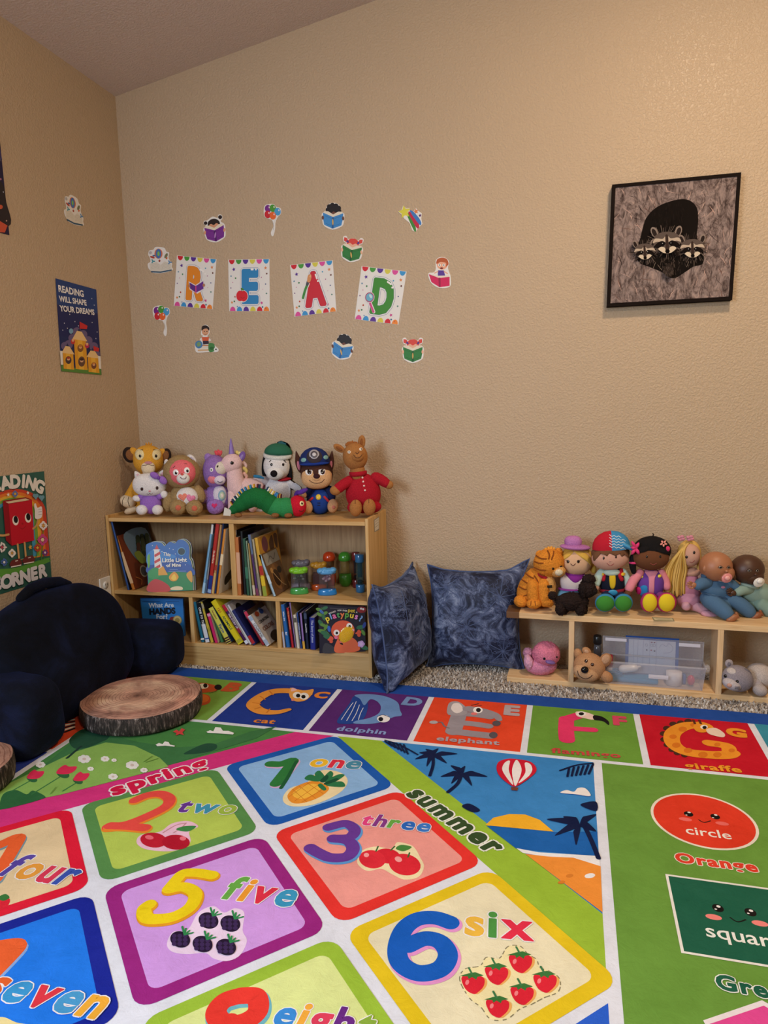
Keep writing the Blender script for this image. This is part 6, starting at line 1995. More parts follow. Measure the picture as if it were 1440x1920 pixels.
# lower right
book('board_book', 'thin lilac spined book against the left divider of the lower right cell', (526.5, 1221), (516.8, 1139), (530, 1221.5), YF_ + .01, ZB, .17, '#9a78c4', GD_)
book('board_book', 'thin tan and grey book between the lilac and blue spines', (531.8, 1222), (522.6, 1137), (535.5, 1222), YF_, ZB, .17, '#b49a6e', GD_, [], bands=[(0, .35, '#b4b4c4')])
book('board_book', 'bright blue spined book beginning What Are', (537, 1220.8), (526, 1140.5), (545, 1220), YF_ + .003, ZB, .17, '#1f66b0', GD_, [('What Are', .84, .55, '#f0f4f8'), ('Be?', .36, .6, '#f0f4f8')])
book('board_book', 'red spined book leaning beside the bright blue one', (547, 1220.6), (537, 1146), (552.4, 1220), YF_ + .003, ZB, .16, '#b8202e', GD_, [('The Story of Christmas', .92, .68, '#e0a060')], ('#2a1a18',))
book('board_book', 'lilac and tan book with its top edge above the red spine', (553, 1221), (542.4, 1137.5), (556.5, 1221), YF_ + .012, ZB, .17, '#a884c8', GD_, [], ('#c4a86a',))
book('board_book', 'short cream spined book in the middle of the lower right row', (557, 1223), (549.6, 1160.5), (563, 1222.5), YF_ - .002, ZB, .14, '#ddd8c8', GD_, [('happy day', .6, .6, '#4a4a3c')][:0], ('#ddd8c8',), bands=[(.78, .92, '#5a564c')])
book('board_book', 'royal blue spined book reading TO BE KIND', (564, 1222), (556, 1155.5), (567.6, 1222), YF_ + .002, ZB, .17, '#2b50a0', GD_, [('IT IS GOOD TO BE KIND', .72, .8, '#d8e0f0')], ('#14161c',))
book('board_book', 'lilac spined book with a yellow foot', (568.4, 1224), (562, 1157.5), (573, 1223.6), YF_ - .002, ZB, .16, '#9c7cc0', GD_, [('good night', .8, .6, '#e8e0f0')][:0], ('#14161c',), bands=[(0, .22, '#d8a83c')])
book('board_book', 'dark navy spined book reading Good Night', (574.4, 1223), (569, 1152.5), (580.4, 1223), YF_, ZB, .17, '#14223e', GD_, [('Good Night', .68, .62, '#e8ecf0')], ('#0f1218',), bands=[(.8, .95, '#3a4a6a')])
book('board_book', 'thick royal blue book reading The Story of Jesus beside the platypus book', (582, 1224), (580.2, 1164), (593, 1224), YF_ - .003, ZB, .12, '#1f2f8e', GD_, [('The Story of Jesus', .92, .55, '#c8d0e8')], ('#182478', art(('s', [(.4, .8), (.5, .55), (.35, .4), (.6, .3)], .03, '#d8dcf0'))))
# ---------------------------------------------------------------- books standing face out
def facing(name, label, pl, pr, zs, tilt, th, col, group=None):
    a, b_ = onz(pl[0], pl[1], zs), onz(pr[0], pr[1], zs)
    ex = (b_ - a).normalized()
    nh = Vector((ex.y, -ex.x, 0))
    n = (nh * cos(radians(tilt)) + ZU * sin(radians(tilt))).normalized()
    off = n * 0
    T_ = thing(name, (a + b_) / 2, label, 'book', group)
    p = Print(a + ZU * .001, ex, n, 'card', .0001)
    return T_, p, n, th
# rounded board book with a lighthouse
T_, p, n, th = facing('board_book', 'shaped board book titled This Little Light of Mine, standing face out', (278, 1110.5), (362, 1108.5), ZM, 9, .022, '#1f5fae')
out = [(278, 1110), (276, 1060), (273.5, 1026), (278, 1019), (290, 1016), (302, 1018), (308.5, 1024), (318, 1016), (328, 1019), (334, 1012.5), (344, 1013), (352.5, 1021), (355, 1034), (354, 1046), (358, 1054), (361, 1075), (362, 1107)]
def outline(p, pts):
    q = [p.L(v) for v in pts]
    return q
q = spline(outline(p, out[1:-1]), False, 4)
q = [p.L(out[0])] + q + [p.L(out[-1])]
if sum(q[i].x * q[(i + 1) % len(q)].y - q[(i + 1) % len(q)].x * q[i].y for i in range(len(q))) < 0:
    q = q[::-1]
ymin = min(v.y for v in q)
back = MB()
for k, (d0, s0, cc) in enumerate(((.0, 0, '#1d62b4'), (.0045, .002, '#e3dccb'), (.009, .004, '#2a6a3a'), (.0135, .006, '#e3dccb'), (.018, .007, '#24408a'))):
    back.add(*g_prism([p.p0 + p.ex * (v.x + s0 * 1.2) + p.ey * (v.y if v.y < ymin + .003 else v.y + s0 * .6) - n * d0 for v in q], n, .0042), mat(cc, 'card'), False)
p.poly([(280, 1056), (300, 1050), (330, 1052), (357, 1060), (360, 1080), (280, 1076)], '#2a54a8', True)
p.poly([(276, 1040), (290, 1030), (310, 1036), (330, 1044), (300, 1056), (277, 1058)], '#3a86d0', True)
p.poly([(278, 1109), (278, 1079), (300, 1074), (330, 1072), (361, 1074), (361.5, 1107)], '#2f8a4e')
p.poly([(278, 1096), (290, 1086), (305, 1090), (318, 1100), (316, 1109), (278, 1109)], '#c03a34', True)
p.poly([(289, 1030), (298, 1030), (306, 1072), (290, 1072)], '#e8e4e0')
for v in (1034, 1046, 1058):
    p.poly([(289.5, v + 6), (300, v), (301, v + 5), (290, v + 11)], '#cc3c34')
p.poly([(290, 1030), (294, 1021), (298, 1030)], '#cc3c34'); p.stroke([(287.5, 1031), (300, 1031)], .003, '#dfe6ee')
p.poly([(276.5, 1044), (281, 1040), (281, 1060), (278, 1064)], '#6aaa3c', True)
p.poly([(278, 1072), (290, 1064), (300, 1068), (302, 1078), (290, 1086), (279, 1082)], '#3c9a54', True)
p.poly([(297, 1068), (306, 1061), (315, 1078), (297, 1079)], '#e2a436'); p.poly([(317, 1081), (327, 1072), (335, 1081), (330, 1089), (321, 1089)], '#e6a02c', True); p.poly([(321, 1084), (327, 1076), (331, 1085), (326, 1088)], '#f4d04c', True)
p.poly([(350, 1076), (358, 1070), (361, 1080), (360, 1092), (352, 1084)], '#d8a23c', True)
p.poly([(321, 1102), (332, 1099), (342, 1101), (341, 1106), (322, 1106)], '#e6d8b4', True)
p.mell(340.5, 1034, .0185, .0185, '#5fa2d8'); p.mell(340.5, 1034, .0155, .0155, '#16221f')
for u, v in ((286, 1023), (304, 1034), (318, 1028.5), (325, 1030.5), (329, 1038.5), (312, 1060), (348, 1059)):
    p.mell(u, v, .0018, .0018, '#e8f0f6')
p.text('This', (306, 1041), (320, 1043), '#f2f2ee', bold=.03)
p.text('Little Light', (305, 1054), (351, 1053), '#f2f2ee', bold=.03)
p.text('of Mine', (313, 1063), (340, 1062), '#f2f2ee', bold=.03)
for i, w in (([319, 1068, 334, 1068], .0012), ([317, 1071, 349, 1070.5], .0016)):
    p.stroke([(i[0], i[1]), (i[2], i[3])], w, '#a8c8e8')
off = len(back.v); back.v += p.mb.v
for fc, i in zip(p.mb.f, p.mb.mi):
    back.f.append(tuple(off + k for k in fc)); back.mi.append(back.slot(p.mb.mats[i])); back.sm.append(False)
back.build('shaped_pages', T_)
def plainface(T_, p, n, th, corners, col, pages='#e4dcc8'):
    q = [p.L(v) for v in corners]
    b = MB()
    W3 = [p.p0 + p.ex * v.x + p.ey * v.y for v in q]
    b.add(*g_prism(W3, n, .002), mat(col, 'card'), False)
    b.add(*g_prism([w - n * (th - .002) for w in W3], n, .002), mat(col, 'card'), False)
    w0 = (W3[0] + W3[1] + W3[2] + W3[3]) / 4
    sp = [W3[0], W3[3], W3[3] - n * th, W3[0] - n * th]
    b.add(*g_prism([v - n * 0 for v in sp], -p.ex, .0018), mat(col, 'card'), False)
    off = len(b.v); b.v += p.mb.v
    for fc, i in zip(p.mb.f, p.mb.mi):
        b.f.append(tuple(off + k for k in fc)); b.mi.append(b.slot(p.mb.mats[i])); b.sm.append(False)
    b.build('cover', T_)
    b = MB()
    b.add(*g_prism([w0 + (w - w0) * .97 - n * .002 for w in W3], n, th - .004), mat(pages, 'matte'), False)
    b.build('pages', T_)
# What Are HANDS For?
T_, p, n, th = facing('picture_book', 'bright blue book titled What Are HANDS For?, standing behind the navy armrest', (270, 1192), (346.5, 1193), ZB, 6, .012, '#2a78c8')
cr_ = [(270, 1192), (346.5, 1193), (343, 1122.5), (262.5, 1121.5)]
p.poly([(264, 1123), (342, 1124), (345.5, 1192), (271, 1191)], '#2b82d4')
p.poly([(318, 1160), (330, 1158), (337, 1170), (336, 1192), (318, 1192)], '#8a2c2c', True)
p.text('What Are', (279, 1139), (326, 1138), '#e6eef6', bold=.03)
p.text('HANDS', (281, 1152), (329, 1150), '#12182c', bold=.06)
p.text('For?', (294, 1161), (315, 1160), '#e6eef6', bold=.03)
p.mell(333, 1162.5, .0205, .0205, '#c8b06a'); p.mell(333, 1162.5, .0165, .0165, '#dcc88a'); p.mell(333, 1162.5, .011, .011, '#b09a56')
p.stroke([(268, 1128), (300, 1128)], .0018, '#1c4f8c'); p.stroke([(312, 1128), (336, 1128)], .0018, '#1c4f8c')
plainface(T_, p, n, th, cr_, '#246cb8')
# platypus book
T_, p, n, th = facing('picture_book', 'dark picture book titled Would You Ever Pet a Platypus, standing face out', (599, 1225), (685.5, 1221.5), ZB, 5, .018, '#17182c')
cr_ = [(599, 1225), (685.5, 1221.5), (684.5, 1138), (596.5, 1134.5)]
p.poly([(600, 1136), (684, 1139), (685, 1221), (601, 1224)], '#171a2c')
LG, LG2, OR_ = '#2f6a4c', '#5a8a3c', '#d4593c'
for u, v, a, c, l in ((598, 1143, 20, LG2, 6), (609, 1140, -20, LG, 6), (599, 1152, 30, LG2, 6), (609, 1150, -25, LG2, 6), (607, 1157, 70, LG, 7), (603, 1147, 45, '#3a6ac0', 5), (601, 1168, 60, LG, 7), (606, 1172, 20, LG2, 6), (611, 1176, -60, LG2, 6), (603, 1183, 10, LG2, 7), (609, 1187, 15, LG, 8), (617, 1179, 80, '#2f62c0', 6), (614, 1194, 15, LG, 8), (676, 1176, -10, LG, 8), (681, 1186, 60, LG2, 6), (683, 1172, -70, '#2c4a9a', 6), (683, 1214, 20, LG, 8)):
    p.ell(u, v, l, l * .5, c, a)
p.stroke([(603, 1138), (604, 1150), (608, 1160)], .0012, LG2); p.stroke([(604, 1165), (609, 1180), (620, 1192)], .0012, LG2)
p.poly([(606, 1224), (609, 1206), (622, 1210), (632, 1222)], '#3a3c42', True)
p.poly([(629, 1223), (632, 1200), (644, 1190), (662, 1196), (671, 1206), (672, 1220)], '#dd6a44', True)
p.ell(643, 1182, 22, 19, OR_)
p.poly([(636, 1196), (642, 1205), (643, 1209), (637, 1206)], '#2a1418', True); p.ell(639, 1203, 3, 2.4, '#d8686a')
for u, v, c, s_ in ((617, 1178, '#e2b82e', 0), (674, 1140, '#a82a30', 0)):
    pass
p.ell(678, 1143, 9, 6, '#8a2228'); p.ell(677, 1141, 2, 2, '#eee8e0'); p.ell(681, 1142, 2, 2, '#eee8e0')
for u, v, r in ((631, 1186, 5.6), (655, 1173.5, 5.6)):
    p.ell(u, v, r, r, '#ece8e4'); p.ell(u + .6, v + .6, 2.4, 2.6, '#101014')
p.ell(630, 1195, 3.2, 3, '#e0709a'); p.ell(662, 1181, 2.6, 2.4, '#e8a0b0')
for u, v in ((621, 1200), (673, 1188)):
    for a in (60, 110, 160):
        p.ell(u + 3.5 * cos(radians(a)), v - 4.5 * sin(radians(a)), 3.6, 2.2, '#d4583e', a)
    p.ell(u, v + 2, 3.4, 3.6, '#d4583e')
for k in range(5):
    p.ell(677 + 3.5 * cos(k * 1.257), 1207 - 3.5 * sin(k * 1.257), 3.4, 3.2, '#c8a2d8')
p.ell(677, 1207, 3.4, 3.4, '#d8bce4')
arc = [('W', 616, 1150, 38), ('O', 620, 1148, 26), ('U', 624, 1146.6, 18), ('L', 627.5, 1146, 12), ('D', 630, 1146, 6)]
p.text('WOULD', (616.5, 1151.5), (630, 1146.5), '#e8e6e0', bold=.02); p.text('YOU', (632.5, 1146), (641, 1145), '#e8e6e0', bold=.02); p.text('EVER', (642.5, 1145.5), (651, 1146.5), '#e8e6e0', bold=.02)
p.text('pet', (652.5, 1147), (665.5, 1148), '#e2c33a', bold=.02); p.text('A', (667, 1148.5), (670, 1149.3), '#e8e6e0', bold=.02)
pl_ = [('p', 616, 1163.5, -26, '#e6cf3e'), ('l', 622, 1160, -20, '#6fa8dc'), ('a', 628, 1158.5, -14, '#e070a8'), ('t', 635, 1156.7, -8, '#4a9a5a'), ('y', 642, 1156, -2, '#dd7a48'), ('p', 650.5, 1156.2, 3, '#58a048'), ('u', 659, 1157.4, 9, '#dfc63a'), ('s', 667, 1159.5, 16, '#d884c4'), ('?', 674.5, 1163.5, 24, '#7aa6dc')]
for ch, u, v, a_, c in pl_:
    p.chars([(ch, (u, v), (u + 10 * cos(radians(a_)), v + 10 * sin(radians(a_))))], .034, c, fat=.035)
p.stroke([(619, 1139), (650, 1140)], .0018, '#55565e')
# raised bobbly bill
q0 = p.L((649.5, 1189))
cbill = p.p0 + p.ex * q0.x + p.ey * q0.y
RB = Matrix((p.ex, -n, p.ey)).transposed() @ Matrix.Rotation(radians(38), 3, 'Y')
plainface(T_, p, n, th, cr_, '#17182c')
b = MB()
kx = .00214
b.add(*g_ell(cbill, (13.5 * kx, 2.6 * kx, 19 * kx), RB), mat('#d9ac1e', 'plastic'))
for i in range(-6, 7):
    for j in range(-9, 10):
        x, y = (i + (.5 if j % 2 else 0)) / 6.6, j / 9.8
        if x * x + y * y < .93:
            z = sqrt(1 - x * x - y * y)
            b.add(*g_ell(cbill + RB @ Vector((x * 13.5 * kx, -z * 2.6 * kx, y * 19 * kx)), (.0016, .0016, .0016), RB, 8, 5), mat('#e6be2c', 'plastic'))
tag(b.build('bobbly_bill', T_), 'raised yellow rubber bobble bill')

# ---------------------------------------------------------------- liquid and bubble timers
TG = 'sensory timers on the right of the upper shelf'
def timer(label, u, vb, vt, wd, top, basec, fill, kind):
    t = Toy('sensory_timer', label, 'toy', u, vb, ZM, TG)
    h = vb - vt
    b = MB()
    # base: oval foot
    c = Vector(t.B)
    Rz = BV
    k = t.k
    b.add(*g_lathe([(wd * .50 * k, 0), (wd * .52 * k, 2 * k), (wd * .5 * k, 6 * k), (wd * .46 * k, 11 * k), (wd * .36 * k, 12 * k)], c + ZU * .0004, Rz, 32, 1, .52), mat(basec, 'plastic'))
    b.build('base', t.root)
    b = MB()
    b.add(*g_box(c + ZU * (h * .5 * k), (wd * .82 * k, wd * .36 * k, (h - 20) * k), Rz, bev=.004), mat('#c9c4c8', 'clear'), True)
    b.build('clear_tank', t.root)
    b = MB()
    z1 = (h - 8) * k
    for i in range(4):
        x = (-.33 + .22 * i) * wd
        b.add(*g_ell(c + XH * (x * k) + ZU * (z1 + (1.2 if i % 2 else 0) * k), (wd * .2 * k, wd * .25 * k, 5.4 * k), Rz, 18, 12), mat(top, 'plastic'))
    b.add(*g_lathe([(wd * .44 * k, 0), (wd * .5 * k, 3 * k), (wd * .46 * k, 9 * k), (wd * .3 * k, 10 * k)], c + ZU * (z1 - 6 * k), Rz, 32, 1, .5), mat(top, 'plastic'))
    b.build('wavy_top', t.root)
    b = MB()
    if kind == 'tree':
        b.add(*g_tube([c + ZU * (10 * k), c + ZU * (24 * k)], [1.6 * k, 1.2 * k], 8), mat('#241c16', 'matte'))
        rr = random.Random(int(u))
        for i in range(26):
            a, r = rr.uniform(0, 6.28), rr.uniform(0, 9)
            b.add(*g_ell(c + XH * (r * cos(a) * k) + ZU * ((31 + r * .8 * sin(a)) * k) - NH * (rr.uniform(-1, 2) * k), (2.6 * k, 1.4 * k, 2.2 * k), Rz, 8, 6), mat(fill[i % len(fill)], 'matte'))
        b.build('tree_picture', t.root)
    else:
        b.add(*g_box(c + ZU * (h * .4 * k), (wd * .7 * k, wd * .2 * k, (h - 34) * k), Rz), mat(fill[0], 'matte'), False)
        b.build('inner_card', t.root)
timer('green wave-topped timer with a small tree inside, at the front of the upper shelf', 561.5, 1113, 1060, 34, '#79c22c', '#3f9c4c', ('#1c2a22', '#2f4a38', '#7c8a86'), 'tree')
timer('blue wave-topped timer with a pink tree inside', 614, 1115, 1061, 35, '#58a2da', '#1f7cc8', ('#b88aa4', '#8a5c7c', '#d8b8c8'), 'tree')
timer('grey wave-topped timer behind the green one', 566, 1104, 1046, 33, '#76727c', '#a394a4', ('#4a4048',), 'card')
timer('orange timer with a yellow wavy top behind the blue one', 599, 1106, 1050, 30, '#c28c2a', '#c8541e', ('#6a2c22',), 'card')
def globe(label, u, vb, vt, r, col, liquid, z2=None):
    t = Toy('bubble_timer', label, 'toy', u, vb, ZM, TG)
    k, c, h = t.k, Vector(t.B), vb - vt
    b = MB(); b.add(*g_lathe([(r * .45 * k, 0), (r * .62 * k, 1 * k), (r * .98 * k, 8 * k), (r * 1.0 * k, 17 * k), (r * .92 * k, 24 * k), (r * .7 * k, 25 * k)], c + ZU * .0004), mat(col, 'plastic')); b.build('base', t.root)
    b = MB(); b.add(*g_lathe([(r * .8 * k, 23 * k), (r * .68 * k, h * .5 * k), (r * .8 * k, (h - 16) * k)], c), mat(liquid, 'clear')); b.build('waisted_tube', t.root)
    b = MB(); b.add(*g_lathe([(r * .8 * k, (h - 17) * k), (r * .95 * k, (h - 16) * k), (r * 1.0 * k, (h - 11) * k), (r * .86 * k, (h - 4.5) * k), (r * .5 * k, (h - .8) * k), (r * .1 * k, h * k)], c), mat(col, 'plastic')); b.build('domed_top', t.root)
globe('orange-red domed bubble timer at the back of the upper shelf', 619, 1098, 1033, 12.2, '#c8421c', '#8a5a2a')
globe('green hourglass-shaped bubble timer', 648, 1099, 1033, 12.2, '#3c8a2c', '#a8964a')
def liquid(label, u, vb, vt, r, col, tubec):
    t = Toy('liquid_timer', label, 'toy', u, vb, ZM, TG)
    k, c, h = t.k, Vector(t.B), vb - vt
    for nm, z0, z1 in (('base', 0, 15), ('top_cap', h - 15, h)):
        b = MB(); b.add(*g_lathe([(r * .9 * k, z0 * k), (r * k, (z0 + 1) * k), (r * k, (z1 - 1) * k), (r * .9 * k, z1 * k)], c + ZU * .0004), mat(col, 'plastic')); b.build(nm, t.root)
    b = MB(); b.add(*g_lathe([(r * .82 * k, 14 * k), (r * .82 * k, (h - 14) * k)], c), mat(tubec, 'clear')); b.build('tube', t.root)
    b = MB(); b.add(*g_box(c + ZU * (h * .6 * k), (r * .9 * k, r * .5 * k, h * .4 * k), BV), mat('#20383e', 'matte'), False); b.add(*g_ell(c + ZU * (20 * k), (r * .6 * k, r * .5 * k, 4 * k)), mat('#0f1a20', 'matte')); b.build('inner_float', t.root)
liquid('blue tube timer standing beside the bookshelf side panel', 676, 1110, 1038, 8.6, '#2a6a9c', '#6fb4c4')
liquid('dark red tube timer behind the blue one', 668.5, 1101, 1034, 7.5, '#6c1f26', '#7a3a3a')

# ---------------------------------------------------------------- plastic bin and what is in it
FR = mat('#d2d2e0', 'frost')
FR2 = mat('#e2e2ea', 'frost')
a0, a1, d0, d1 = .368, .735, .012, .104
BN = thing('storage_bin', TP((a0 + a1) / 2, (d0 + d1) / 2, TB_), 'clear plastic storage bin with its lid propped open, in the long pine compartment', 'storage bin')
hb = .088
b = MB()
def quadbox(a, bq, z0, z1, dd0, dd1, slope=.010):
    lo = [TP(a + slope, dd0 + slope * .4, z0), TP(bq - slope, dd0 + slope * .4, z0), TP(bq - slope, dd1 - slope * .4, z0), TP(a + slope, dd1 - slope * .4, z0)]
    hi = [TP(a, dd0, z1), TP(bq, dd0, z1), TP(bq, dd1, z1), TP(a, dd1, z1)]
    return lo, hi
zz = TB_ + .001
lo, hi = quadbox(a0, a1, zz, zz + hb, d0, d1)
for i in range(4):
    j = (i + 1) % 4
    q = [lo[i], lo[j], hi[j], hi[i]]
    nn = (q[1] - q[0]).cross(q[3] - q[0]).normalized()
    b.add(*g_prism(q, nn, .0015), FR, False)
b.add(*g_prism(lo, -ZU, .0015), FR, False)
b.build('bin_body', BN)
b = MB()
for i in range(4):
    j = (i + 1) % 4
    b.add(*g_tube([hi[i], hi[j]], .0042, 8), FR2)
b.build('rim', BN)
for a in (a0 - .004, a1 + .006):
    b = MB(); b.add(*g_ell(TP(a, .03, zz + hb - .005), (.011, .012, .016), TR), FR2); b.build('handle', BN)
b = MB()
lidq = [TP(a0 + .004, d1 + .004, zz + hb), TP(a1 + .002, d1 + .004, zz + hb), TP(a1 + .004, d1 + .014, zz + hb + .068), TP(a0 + .002, d1 + .014, zz + hb + .068)]
b.add(*g_prism(lidq, (0, -1, .1), .002), FR, False)
for i in range(4):
    b.add(*g_tube([lidq[i], lidq[(i + 1) % 4]], .0025, 6), FR2)
lid = b.build('lid', BN)
def sticker(par, q, col='#e4e0ea'):
    b = MB(); b.add(*g_prism(q, TY * -1, .0006), mat(col, 'paper'), False)
    return tag(b.build('blank_label', par), 'blank white paper label')
sticker(lid, [TP(a0 + .01, d1 + .008, zz + hb + .052), TP(a0 + .09, d1 + .008, zz + hb + .052), TP(a0 + .09, d1 + .0095, zz + hb + .064), TP(a0 + .01, d1 + .0095, zz + hb + .064)])
sticker(lid, [TP(a1 - .085, d1 + .008, zz + hb + .048), TP(a1 - .008, d1 + .008, zz + hb + .048), TP(a1 - .008, d1 + .0095, zz + hb + .061), TP(a1 - .085, d1 + .0095, zz + hb + .061)])
sticker(BN, [TP(.535, d0 + .0035, zz + .033), TP(.605, d0 + .0035, zz + .033), TP(.605, d0 + .0005, zz + .050), TP(.535, d0 + .0005, zz + .050)])
CG = 'craft things inside the clear bin'
b = MB(); b.add(*g_box(TP(.478, .06, zz + .012), (.19, .06, .020), TR, bev=.008, seg=3), mat('#3a86b4', 'cloth')); o = b.build('blue_cloth')
tag(o, 'folded light blue cloth lying in the bottom of the clear bin', 'cloth', CG)
for k in range(3):
    b = MB(); b.add(*g_tube([TP(.385 + k * .004, .03 + k * .02, zz + .03 + k * .003), TP(.41 + k * .006, .045 + k * .02, zz + .036), TP(.44, .04 + k * .02, zz + .028)], .0035, 8), mat('#2f6f98', 'cloth'))
    tag(b.build('cloth_strap'), ['narrow blue strap curled at the front of the bin', 'narrow blue strap in the middle of the three curled straps', 'narrow blue strap at the back of the three curled straps'][k], 'strap', CG)
B_ = thing('glue_stick', TP(.395, .075, zz + .004), 'red capped glue stick standing in the corner of the bin', 'glue stick', CG)
b = MB(); b.add(*g_lathe([(.011, 0), (.011, .05), (.009, .052)], TP(.395, .075, zz + .002)), mat('#c8c2cc', 'plastic')); b.build('tube', B_)
b = MB(); b.add(*g_lathe([(.0115, .045), (.0118, .09), (.009, .094)], TP(.395, .075, zz + .002)), mat('#c4243c', 'plastic')); b.build('cap', B_)
B_ = thing('squeeze_bottle', TP(.465, .072, zz + .022), 'small white squeeze bottle lying on the blue cloth', 'bottle', CG)
b = MB(); b.add(*g_tube([TP(.445, .072, zz + .042), TP(.487, .072, zz + .05)], [.017, .015], 16), mat('#d6d2d2', 'plastic')); b.build('body', B_)
b = MB(); b.add(*g_tube([TP(.492, .072, zz + .052), TP(.508, .072, zz + .057)], [.007, .004], 12), mat('#c8c4c6', 'plastic')); b.build('nozzle', B_)
B_ = thing('paper_roll', TP(.63, .06, zz + .003), 'white paper roll standing on end in the bin', 'roll', CG)
b = MB(); b.add(*g_lathe([(.0285, 0), (.0285, .05), (.012, .0505)], TP(.63, .06, zz + .002)), mat('#ddd8da', 'paper')); b.build('paper', B_)
b = MB(); b.add(*g_ell(TP(.63, .045, zz + .006), (.02, .006, .006), TR), mat('#9c2c34', 'card')); b.build('label_patch', B_)
b = MB(); b.add(*g_ell(TP(.69, .055, zz + .024), (.014, .014, .02), TR), mat('#b8283a', 'plastic')); o = b.build('toy_egg'); tag(o, 'red plastic egg at the right end of the bin', 'toy', CG)
b = MB(); b.add(*g_box(TP(.668, .075, zz + .022), (.012, .03, .036), TR, bev=.003), mat('#26508e', 'plastic')); o = b.build('toy_block'); tag(o, 'dark blue block next to the red egg in the bin', 'toy', CG)
# workbook standing behind the lid
wq = [TP(.455, d1 + .018, TB_ + .003), TP(.652, d1 + .018, TB_ + .003), TP(.652, d1 + .021, TB_ + .163), TP(.455, d1 + .021, TB_ + .163)]
WB = thing('workbook', TP(.55, d1 + .018, TB_), 'blue workbook with a tracing page standing behind the open bin lid', 'book')
b = MB(); b.add(*g_prism(wq, -TY, .002), mat('#1f5aae', 'card'), False); b.build('cover', WB)
p = Print(TP(.455, d1 + .0178, TB_ + .003), TX, -TY, 'paper', .0002)
p.loc = True
p.poly([(.012, .01), (.185, .01), (.185, .148), (.012, .148)], '#cfd3e2')
for x in (.03, .046, .066, .090, .115):
    p.stroke([(x, .02), (x, .145)], .0008, '#7a84a0')
for x, y in ((.078, .128), (.097, .128), (.106, .128)):
    p.stroke([(x - .004, y - .005), (x + .004, y - .005), (x + .004, y + .005), (x - .004, y + .005)], .0008, '#5a6484', closed=True)
for x, y, c in ((.097, .140, '#7a2a4a'), (.107, .140, '#7a2a4a'), (.096, .108, '#a02a3a'), (.108, .106, '#3a2a3a'), (.079, .108, '#3a3a4a')):
    p.ell(x, y, .0035, .0025, c)
p.stroke([(.125, .12), (.135, .135), (.15, .128), (.16, .14), (.175, .122), (.165, .105), (.14, .1)], .0008, '#6a7494', True)
p.build('tracing_page', WB)
# torch behind the puppy
FL = thing('flashlight', TP(.348, .115, TB_), 'black-capped grey flashlight standing behind the tan puppy', 'flashlight')
b = MB(); b.add(*g_lathe([(.015, 0), (.016, .02), (.014, .10), (.012, .125)], TP(.348, .115, TB_ + .0006)), mat('#53565e', 'plastic')); b.build('barrel', FL)
b = MB(); b.add(*g_lathe([(.012, .122), (.0165, .128), (.0165, .155), (.013, .160)], TP(.348, .115, TB_)), mat('#15171a', 'card')); b.build('cap', FL)
# ---------------------------------------------------------------- things on the walls
WB_ = ((0, -.0004, 0), (1, 0, 0), (0, -1, 0))     # back wall plane
WL_ = ((.0004, 0, 0), (0, 1, 0), (1, 0, 0))       # left wall plane
def sheet(pl, pts, th=.0012, white='#e9e6e2', smooth=False, k=4):
    """a thin sheet of paper on a wall with the given outline; returns Print drawing on its face"""
    p = Print(pl[0], pl[1], pl[2], 'paper', .00002)
    q = [p.L(v) for v in pts]
    if smooth:
        q = spline(q, True, k)
    if sum(q[i].x * q[(i + 1) % len(q)].y - q[(i + 1) % len(q)].x * q[i].y for i in range(len(q))) < 0:
        q = q[::-1]
    nn = Vector(pl[2])
    p.mb.add(*g_prism([p.p0 + p.ex * v.x + p.ey * v.y + nn * th for v in q], nn, th), mat(white, 'paper'), False)
    p.p0 = p.p0 + nn * th
    return p
def grow(pts, d):
    cx_, cy_ = sum(x for x, y in pts) / len(pts), sum(y for x, y in pts) / len(pts)
    return [(x + d * (x - cx_) / max(1e-6, sqrt((x - cx_) ** 2 + (y - cy_) ** 2)), y + d * (y - cy_) / max(1e-6, sqrt((x - cx_) ** 2 + (y - cy_) ** 2))) for x, y in pts]
STG = 'reading stickers on the walls'
def done(p, name, label, cat='sticker', group=STG):
    o = p.build(name)
    return tag(o, label, cat, group)
# ---- letter cards
LCG = 'letter cards spelling READ'
def tf(quad):
    """card coordinates 0..1 (x right, y down) to photo pixels"""
    (a, b_, c, d) = [Vector(q) for q in quad]
    return lambda x, y: tuple((a * (1 - x) + b_ * x) * (1 - y) + (d * (1 - x) + c * x) * y)
CT = ['#d2202e', '#4a9c3a', '#5a2f96', '#d9cf4c', '#dc4f9c', '#3d97d4']
CB = ['#dc4f9c', '#3d97d4', '#5a2f96', '#d9cf4c', '#d2202e', '#ee8a2c']
cards = [([(332, 479), (406, 486), (399, 580), (326, 573.5)], 'R', '#e58a22', 'letter R card in orange with a purple open book'),
         ([(428, 487), (505.4, 485.6), (506, 583.5), (430, 583.5)], 'E', '#2f86c2', 'letter E card in blue with a red apple'),
         ([(544, 497), (624, 488), (631, 584), (552.4, 594)], 'A', '#cc2030', 'letter A card in red with a paintbrush'),
         ([(678, 499), (762.6, 509), (747, 609), (665, 598.5)], 'D', '#3f8c2a', 'letter D card in green with a magnifying glass')]
